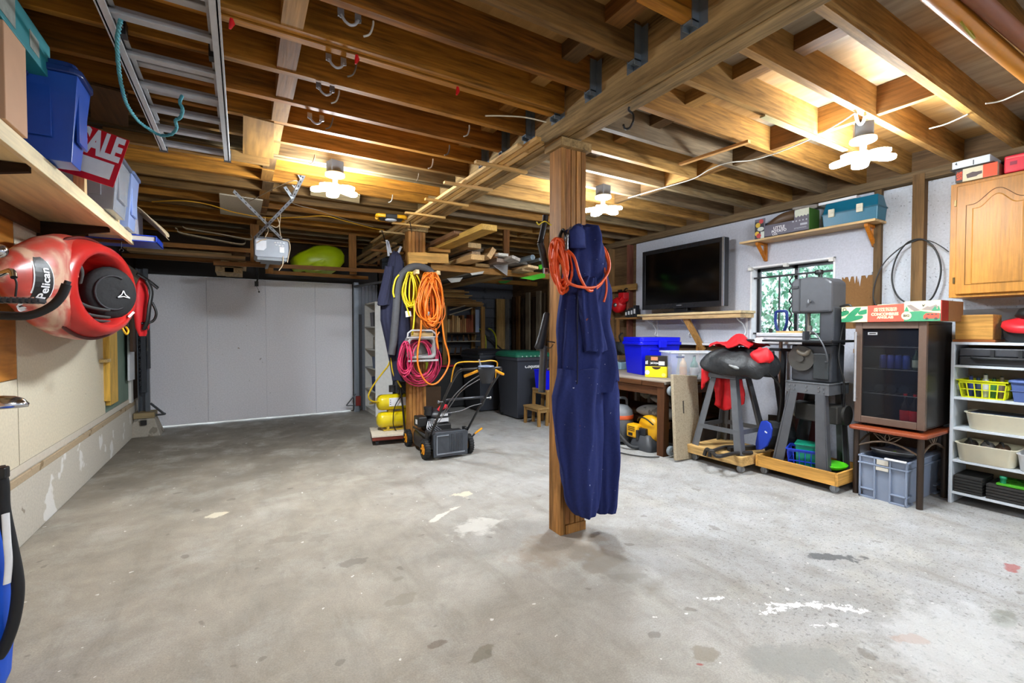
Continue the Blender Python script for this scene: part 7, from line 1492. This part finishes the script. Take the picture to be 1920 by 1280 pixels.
tag(B().tube(spl([(5.0,1.86,1.33),(4.99,1.86,1.24),(4.97,1.84,1.12),(4.96,1.86,.98)], 6), [.02,.018,.012,.008,.006,.006,.006,.006,.006,.006,.006,.006,.006,.006,.006,.006,.006,.006,.006], 8).mk('mains_plug', BLACK, loc=(5, 1.86, 1.3)), 'black mains plug and lead on the wall left of the fridge', 'plug')

# --- wine fridge on its table
t = root('side_table', 'red-brown topped table with bronze metal legs under the wine fridge', 'table', (4.57, 1.545, 0)); BZ = pl('#3e3128', .4, .4)
b = B(); b.prism(rrect(.60, .50, .04), 'z', .53, .56); b.mk('table_top', pl('#8f4325', .35, 0, .12), t, bev=.01)
for x in (-.24, .24):
    for y in (-.205, .205):
        b = B(); b.cyl((x,y,0),(x,y,.529),.021,n=16); b.mk('leg', BZ, t)
for (a0, a1, ax) in (((-.24,-.205),(-.24,.205),'y'),((.24,-.205),(.24,.205),'y'),((-.24,-.205),(.24,-.205),'x'),((-.24,.205),(.24,.205),'x')):
    b = B(); A = [Vector((a0[0]+(a1[0]-a0[0])*f, a0[1]+(a1[1]-a0[1])*f, .39+.07*sin(pi*f))) for f in [k/12 for k in range(13)]]; b.tube(A, .008, 8)
    m = (A[0]+A[-1])/2; d = (A[-1]-A[0]).normalized()
    for s in (-1, 0, 1):
        for w in (-1, 1):
            pts = [m+Vector((0,0,.46-.41-.39+.0))*0+Vector((0,0,.46-m.z))]; tip = m+d*(s*.09)+Vector((0,0,.53-m.z-(.015 if s else 0))); st = Vector((m.x, m.y, .46)); mid = (st+tip)/2+(d if s == 0 else Vector((0,0,1)))*w*.016
            b.tube(spl([st, mid, tip], 5), .0035, 5)
    b.mk('leaf_scroll_rail', pl('#6e5c4c', .4, .4), t)
t = root('wine_fridge', 'black glass-door drinks fridge with bronze frame on the small table', 'fridge', (4.63, 1.555, .562)); KB = pl('#1b1715', .35)
b = B(); b.box(-.235, .25, -.225, .225, .025, .035); b.box(-.235, .25, -.225, .225, .815, .838); b.box(.235, .25, -.225, .225, .035, .815); b.box(-.235, .235, -.225, -.205, .035, .815); b.box(-.235, .235, .205, .225, .035, .815); b.mk('cabinet', KB, t, bev=.004)
for x in (-.2, .2):
    for y in (-.18, .18):
        b = B(); b.cyl((x,y,0),(x,y,.025),.018,n=12); b.mk('foot', BLACK, t)
FR = pl('#6e5a4e', .38, .35, .15)
b = B(); b.box(-.275, -.24, -.228, -.18, .02, .838); b.box(-.275, -.24, .18, .228, .02, .838); b.box(-.275, -.24, -.18, .18, .02, .075); b.box(-.275, -.24, -.18, .18, .785, .838); dr = b.mk('door', FR, t, bev=.004)
g2, nt, nd, lk, bs = newmat('smoked_glass'); bs.inputs['Base Color'].default_value = (.015,.016,.02,1); bs.inputs['Alpha'].default_value = .42; bs.inputs['Roughness'].default_value = .06
b = B(); b.box(-.262, -.256, -.18, .18, .075, .785); b.mk('door_glass', g2, dr)
b = B(); b.tube([(-.30,.215,.19),(-.30,.215,.76)], .009, 10); b.cyl((-.30,.215,.22),(-.27,.215,.22),.006); b.cyl((-.30,.215,.73),(-.27,.215,.73),.006); b.mk('handle', pl('#d3d3d6', .25, .7), dr)
b = B(); b.box(-.2645, -.2625, .08, .145, .735, .757); b.mk('maker_badge', pl('#c9ccd0', .3, .7), dr)
b = B(); b.box(-.2655, -.2646, .09, .135, .742, .750); b.mk('badge_print', BLACK, dr)
for z in (.26, .46, .64):
    b = B()
    for k in range(9): b.tube([(-.21, -.2+.05*k, z), (.23, -.2+.05*k, z)], .0025, 5)
    b.tube([(-.21,-.203,z),(-.21,.203,z)], .004, 6); b.mk('wire_shelf', STEEL, t)
FX, FY, FZ = t.location
COKE = pl('#1a0d08', .2)
for k, (y, lb) in enumerate(((-.075,'left'),(-.135,'right'))):
    q = bottle('cola_bottle', '%s of the two red-labelled cola bottles inside the fridge' % lb, (FX-.17, FY+y, FZ+.036), .033, .24, COKE, pl('#c8141c', .4), pl('#d8242a', .4))
for k in range(4):
    q = root('drink_can', 'blue drink can on the upper fridge shelf, %s from the left' % ORD[k], 'can', (FX-.15, FY+.08-.05*k, FZ+.466)); b = B(); b.lathe([(.02,0),(.024,.005),(.024,.10),(.019,.108)], (0,0,0), 'z', 18); b.mk('body', pl(['#2a3f9a','#3852b0'][k % 2], .3, .3), q); b = B(); b.cyl((0,0,.1085),(0,0,.111),.018,n=16); b.mk('can_top', STEEL, q)
bottle('glass_bottle', 'green bottle with pale label on the upper fridge shelf', (FX-.15, FY-.13, FZ+.466), .024, .16, pl('#2d4a3a', .2), STEEL, pl('#b9c4b4', .5))
for k in range(3):
    q = root('bottle_pack', 'dim bottle lying on the middle fridge shelf, %s of three' % ORD[k], 'bottle', (FX-.0, FY+.1-.08*k, FZ+.30)); b = B(); b.lathe([(.034,-.16),(.036,-.15),(.036,.03),(.014,.08),(.013,.13)], (0,0,0), 'x', 18); b.mk('glass', pl('#202a30', .2), q)
# cucumber carton on the fridge
t = root('produce_carton', 'open English cucumber carton in cream, red and green on top of the fridge', 'box', (4.56, 1.555, 1.402)); xf = -.2305; CRM = pl('#d8caa2', .6); GRN = pl('#1f7a50', .55); REDP = pl('#e0503c', .55)
b = B(); b.box(-.23, .2, -.31, .32, 0, .006); b.box(.194, .2, -.31, .32, .006, .13); b.box(-.23, -.224, .07, .32, .006, .125); b.box(-.23, -.224, -.31, -.10, .006, .15); b.box(-.23, -.224, -.10, .07, .006, .135); b.box(-.224, .194, .314, .32, .006, .115); b.mk('carton', CRM, t)
b = B(); b.box(-.23, .2, -.3165, -.3102, .0, .15); b.mk('red_end', pl('#8f1a12', .55), t)
b = B(); b.box(-.10, .2, -.318, -.3166, .0, .15); b.mk('brown_end', pl('#8a5f38', .7), t)
def cuke(p0, p1, w):
    d = Vector((p1[0]-p0[0], p1[1]-p0[1])); L_ = d.length; d = d.normalized(); n_ = Vector((-d.y, d.x)); pts = []
    for k in range(24):
        a = 2*pi*k/24; u, v_ = cos(a), sin(a); pts.append((p0[0]+d.x*L_*(.5+.5*u)+n_.x*w*v_*abs(sin(a))**-.3 if abs(sin(a)) > .05 else p0[0]+d.x*L_*(.5+.5*u), p0[1]+d.y*L_*(.5+.5*u)+(n_.y*w*v_*abs(sin(a))**-.3 if abs(sin(a)) > .05 else 0)))
    return [(min(.319, max(.14, p[0])), min(.118, max(.001, p[1]))) for p in pts]
b = B(); face(b, cuke((.30,.0),(.185,.125),.022), xf); face(b, cuke((.36,.0),(.165,.045),.02), xf-.0012); face(b, cuke((.345,.06),(.265,.085),.02), xf-.0006); face(b, cuke((.20,.07),(.12,.09),.018), xf-.0006); b.mk('cucumber_print', GRN, t)
b = B(); b.tube([(xf-.0005, y, z) for y, z in disc(.297,.103,.012)], .0022, 4, closed=True); b.mk('emblem_ring', BLACK, t)
b = B(); face(b, [(.135,.0),(-.10,.0),(-.10,.135),(.135,.128)], xf); b.mk('red_panel', REDP, t)
text('DES LEVRES PROVENCES', .014, (xf-.001, .018, .104), XD, ZD, CRM, t, 'lettering', .0004, sx=.95); text('DE CULTIVENT', .021, (xf-.001, .018, .088), XD, ZD, CRM, t, 'lettering', .0008, sx=1.05)
text('CONCOMBRES', .031, (xf-.001, .022, .058), XD, ZD, CRM, t, 'lettering', .0014, sx=.84); text('ANGLAIS', .026, (xf-.001, .018, .033), XD, ZD, CRM, t, 'lettering', .0012, sx=1.0)
b = B(); face(b, [(-.10,.0),(-.31,.0),(-.31,.055),(-.2,.075),(-.10,.07)], xf); face(b, [(-.10,.075),(-.13,.075),(-.115,.115)], xf-.001); face(b, [(-.26,.075),(-.295,.075),(-.28,.11)], xf-.001); face(b, [(-.29,.075),(-.309,.075),(-.30,.115)], xf-.0014); b.mk('green_land_print', pl('#3f8a62', .55), t)
b = B(); face(b, [(-.115,.12),(-.14,.125),(-.19,.085),(-.2,.08),(-.16,.075),(-.14,.09)], xf-.0005); face(b, [(-.2,.085),(-.235,.11),(-.25,.105),(-.285,.12),(-.3,.10),(-.26,.08)], xf-.0005); b.mk('mountain_print', pl('#8a7c74', .55), t)
b = B(); face(b, [(-.215,.018),(-.305,.018),(-.305,.058),(-.23,.058),(-.215,.042)], xf-.0015); b.mk('red_van_print', REDP, t)
b = B(); face(b, [(-.235,.045),(-.25,.045),(-.25,.054),(-.235,.054)], xf-.0022); face(b, [(-.257,.045),(-.272,.045),(-.272,.054),(-.257,.054)], xf-.0022); face(b, [(-.279,.045),(-.294,.045),(-.294,.054),(-.279,.054)], xf-.0022); face(b, disc(-.235,.018,.009,14), xf-.0022); face(b, disc(-.285,.018,.009,14), xf-.0022); b.mk('van_window_print', pl('#4a4640', .55), t)
b = B(); face(b, disc(-.115,.042,.031), xf-.003); b.mk('cream_roundel', CRM, t); text('BIG', .024, (xf-.0036, -.115, .042), XD, ZD, pl('#4a3a2c', .6), t, 'lettering', .001)
b = B(); face(b, [(-.205,.125),(-.215,.118),(-.225,.128),(-.218,.112),(-.21,.105)], xf-.001); b.mk('bird_print', pl('#4a4640', .6), t)
# crate under the table
t = root('plastic_crate', 'grey-blue plastic crate with pans under the fridge table', 'crate', (4.60, 1.555, 0), rz=0); CB = pl('#8590a4', .4, 0, .05)
b = B(); b.tub((-.30,.33,-.135,.135), 0, (-.315,.345,-.15,.15), .335, .005); b.mk('body', CB, t)
b = B()
for z in (.335, .28): 
    b.box(-.325, .355, -.162, -.150, z-.012, z); b.box(-.325, .355, .150, .162, z-.012, z); b.box(-.327, -.315, -.16, .16, z-.012, z); b.box(.345, .357, -.16, .16, z-.012, z)
for y in (-.15, -.05, .05, .148): b.box(-.325, -.306, y-.006, y+.006, .0, .335)
for y0, y1 in ((-.155,-.05), (.05,.155)): b.box(-.325, -.30, y0, y1, .065, .075); b.box(-.325, -.30, y0, y1, .0, .012)
for x0, x1 in ((-.32,-.2), (.24,.35)): b.box(x0, x1, -.158, -.135, .065, .075); b.box(x0, x1, -.158, -.135, .0, .012)
b.mk('ribs', CB, t, bev=.002)
b = B(); b.box(-.3275, -.3165, -.04, .04, .24, .265); b.box(-.3275, -.3272, -.04, .035, .285, .325); b.mk('paper_label', pl('#c9c2b4', .6), t)
t = root('frying_pan', 'dark grey round pan lying in the top of the crate', 'pan', (4.47, 1.555, .335)); t.rotation_euler = (0, radians(6), 0); b = B(); b.lathe([(.001,.01),(.12,.012),(.138,.035),(.143,.036),(.125,.0),(.001,-.002)], (0,0,0), 'z', 36); b.mk('pan_body', pl('#2c2c2e', .4), t); b = B(); b.lathe([(.143,.033),(.147,.036),(.145,.04),(.138,.036)], (0,0,0), 'z', 36); b.mk('pan_rim', pl('#8b8d90', .35), t); b = B(); b.lathe([(.001,.04),(.014,.036),(.016,.012)], (-.03,-.02,0), 'z', 14); b.mk('green_knob', pl('#8fc24a', .45), t)
tag(B().bar((4.262, 1.535, .343), (4.262, 1.40, .343), .02, .012).mk('white_rail', WHITE, bev=.002, loc=(4.26, 1.47, .34)), 'white plastic rail lying on the front edge of the crate', 'rail')
tag(B().obox((4.93, 1.62, .40), (.12, .36, .12)).mk('dark_carton', pl('#4a3524', .8), bev=.004, loc=(4.93, 1.62, .34)), 'dark brown carton at the wall behind the crate', 'box')

# --- white bookshelf at the right edge
t = root('bookshelf', 'low white open bookshelf at the right edge of the picture', 'bookshelf', (4.86, .80, 0)); WS = pl('#ccd2d8', .5, 0, .08)
for y in (.465, -.5):
    b = B(); b.box(-.16, .16, y, y+.02, 0, 1.245); b.mk('side_panel', WS, t, bev=.002)
b = B(); b.box(-.16, .16, -.4795, .4645, 1.225, 1.245); b.mk('top_panel', WS, t, bev=.002)
for z in (1.07, .825, .59, .342, .095):
    b = B(); b.box(-.157, .15, -.4795, .4645, z-.018, z); b.mk('shelf', WS, t, bev=.001)
b = B(); b.box(.15, .158, -.4795, .4645, .0, 1.224); b.mk('back_panel', pl('#a89a84', .7), t)
t = root('tool_case', 'black plastic tool case on the top shelf of the white bookshelf', 'case', (4.85, .97, 1.072))
b = B(); b.box(-.145, .13, -.24, .27, .0, .065); b.mk('case_base', pl('#2f3135', .5), t, bev=.008)
b = B(); b.box(-.145, .13, -.24, .27, .068, .128); b.mk('case_lid', pl('#3b3d42', .5), t, bev=.008)
b = B(); b.tube([(-.148,.20,.06),(-.165,.18,.055),(-.165,-.12,.055),(-.148,-.14,.06)], .011, 8); b.box(-.158,-.144,.08,.1,.05,.12); b.box(-.158,-.144,-.06,-.04,.05,.12); b.mk('carry_handle', pl('#232528', .5), t)
basket('plastic_basket', 'bright yellow lattice basket on the second shelf of the bookshelf', 4.82, 1.115, .826, .22, .26, .135, pl('#dde212', .4), 0, 6)
for k, (y, c, h_) in enumerate(((.08,'#2a3d8f',.15),(.04,'#30405a',.14),(.0,'#d8dadc',.165),(-.045,'#3f7a3f',.14),(-.085,'#7a6a5a',.155))):
    q = root('spray_can', ['dark blue','slate blue','white','green','tan'][k]+' can standing in the yellow basket', 'can', (4.80, 1.115+y, .833)); b = B(); b.lathe([(.018,0),(.02,.004),(.02,h_*.75),(.012,h_*.85),(.011,h_)], (0,0,0), 'z', 16); b.mk('body', pl(c, .4), q); b = B(); b.cyl((0,0,h_*.9),(0,0,h_+.01),.009,n=10); b.mk('nozzle', BLACK, q)
t = root('storage_tub', 'denim blue lidded tub beside the yellow basket', 'tub', (4.84, .80, .826)); b = B(); b.tub((-.13,.13,-.15,.15), 0, (-.14,.14,-.165,.165), .135, .005); b.box(-.142,.142,-.168,.168,.075,.08); b.mk('body', pl('#4a5f96', .5), t, bev=.005); b = B(); b.prism(rrect(.31, .36, .03), 'z', .136, .152); b.mk('lid', pl('#5d74b0', .5), t, bev=.005)
CRB = pl('#f0e8cc', .4, 0, .05)
def dishpan(name, label, x, y, z, w, d, h, mat):
    t = root(name, label, 'dish pan', (x, y, z)); b = B()
    b.loft([[(p[0], p[1], zz) for p in rrect(w*s, d*s2, .05)] for zz, s, s2 in ((0,.82,.86),(.006,.86,.89),(h-.01,.96,.97),(h,1.03,1.02),(h+.003,1.03,1.02),(h,.96,.965),(.012,.84,.87),(.01,.4,.4))]); b.mk('pan_body', mat, t); return t
dishpan('dish_pan', 'upper cream dish pan with dark gear on the bookshelf', 4.83, 1.0, .591, .27, .42, .125, CRB)
dishpan('dish_pan', 'lower cream dish pan with gear on the bookshelf', 4.82, 1.09, .343, .28, .33, .135, CRB)
dishpan('dish_pan', 'white dish pan at the right edge beside the lower cream one', 4.80, .80, .343, .26, .26, .12, WHITE)
tag(B().obox((4.83, 1.0, .70), (.2, .36, .04)).mk('black_tray', pl('#1d2430', .4), bev=.006, loc=(4.83, 1.0, .69)), 'dark navy tray lying in the upper cream dish pan', 'tray')
for k, (y, lb, c) in enumerate(((1.19,'dark metal fitting at the left in the lower cream dish pan','#3a3632'),(1.10,'chrome and black fitting in the middle of the lower cream dish pan','#8a8a8c'),(1.02,'brown hose end at the right in the lower cream dish pan','#5a4434'))):
    q = root('metal_fitting', lb, 'fitting', (4.82, y, .42)); b = B(); b.lathe([(.03,0),(.04,.01),(.04,.05),(.025,.07),(.001,.075)], (0,0,0), 'z', 16); b.mk('body', pl(c, .35, .4), q); b = B(); b.tube(spl([(-.03,-.02,.02),(-.02,0,.08),(.02,.02,.07),(.03,.03,.01)]), .008, 6); b.mk('loop', pl('#2a2a2c', .5), q)
for k in range(6):
    q = tag(B().box(4.71, 4.98, 1.10, 1.255, .097+.022*k, .115+.022*k).mk('rubber_mat', pl('#24221f', .85, 0, .3, .4, 60), bev=.003, loc=(4.85, 1.18, .097+.022*k)), 'black rubber mat tile in the left stack on the bottom shelf, %s from the bottom' % ORD[k], 'mat', 'black mat tiles, left stack')
for k in range(5):
    q = tag(B().box(4.71, 4.98, .70, 1.08, .097+.022*k, .115+.022*k).mk('rubber_mat', pl('#2b2825', .85, 0, .3, .4, 60), bev=.003, loc=(4.85, .9, .097+.022*k)), 'wide black rubber mat on the bottom shelf, %s from the bottom' % ORD[k], 'mat', 'wide black mats on the bottom shelf')
tag(B().box(4.72, 4.98, .70, 1.03, .208, .222).mk('green_mat', speckled('green_turf', '#4fa32c', [('#2c5a1c', 18, .55)], .9, .5), bev=.002, loc=(4.85, .9, .208)), 'green turf mat on top of the wide black mats', 'mat')
t = root('tap_handle', 'teal green tap knob lying on the turf mat', 'knob', (4.75, 1.0, .223)); b = B(); b.lathe([(.015,0),(.016,.03),(.02,.032),(.02,.05),(.001,.052)], (0,0,0), 'z', 12); b.mk('knob', pl('#1f8a62', .4), t)
t = root('wooden_block', 'big square pine block on top of the white bookshelf', 'block', (4.83, 1.165, 1.265)); b = B(); b.box(-.11, .09, -.10, .105, 0, .185); b.mk('block', wood(['#c49048'], 'y', .55, 1, 'pine_block'), t, bev=.003)
tag(B().box(4.71, 4.95, 1.05, 1.28, 1.246, 1.264).mk('board_base', wood(['#8a4f26'], 'y'), bev=.002, loc=(4.83, 1.165, 1.246)), 'thin red-brown board under the pine block on the bookshelf', 'board')
t = root('helmet', 'red and black padded gear at the right edge on the bookshelf top', 'gear', (4.80, .90, 1.247)); b = B(); b.loft([[(.10*s*cos(a), .13*s*sin(a), z) for a in [2*pi*k/24 for k in range(24)]] for z, s in ((0,.7),(.03,.95),(.08,1.0),(.10,.95),(.11,.3))]); b.mk('black_base', pl('#232528', .6), t)
b = B(); b.loft([[(-.03+.11*s*cos(a), .13*s*sin(a), z+.03*cos(a)) for a in [2*pi*k/24 for k in range(24)]] for z, s in ((.095,.9),(.12,1.05),(.15,1.0),(.165,.4))]); b.mk('red_peak', pl('#e02832', .45), t)
b = B(); b.loft([[(.02+.09*s*cos(a), -.03+.11*s*sin(a), z) for a in [2*pi*k/24 for k in range(24)]] for z, s in ((.17,.8),(.19,1.0),(.24,.8),(.26,.3))]); b.mk('black_top', BLACK, t)
tag(B().box(4.98, 5.03, .6, 1.3, 1.30, 1.5).mk('grey_blocks', pl('#8d9094', .7), bev=.004, loc=(5.0, .9, 1.3)), 'grey block wall ledge behind the pine block', 'ledge')
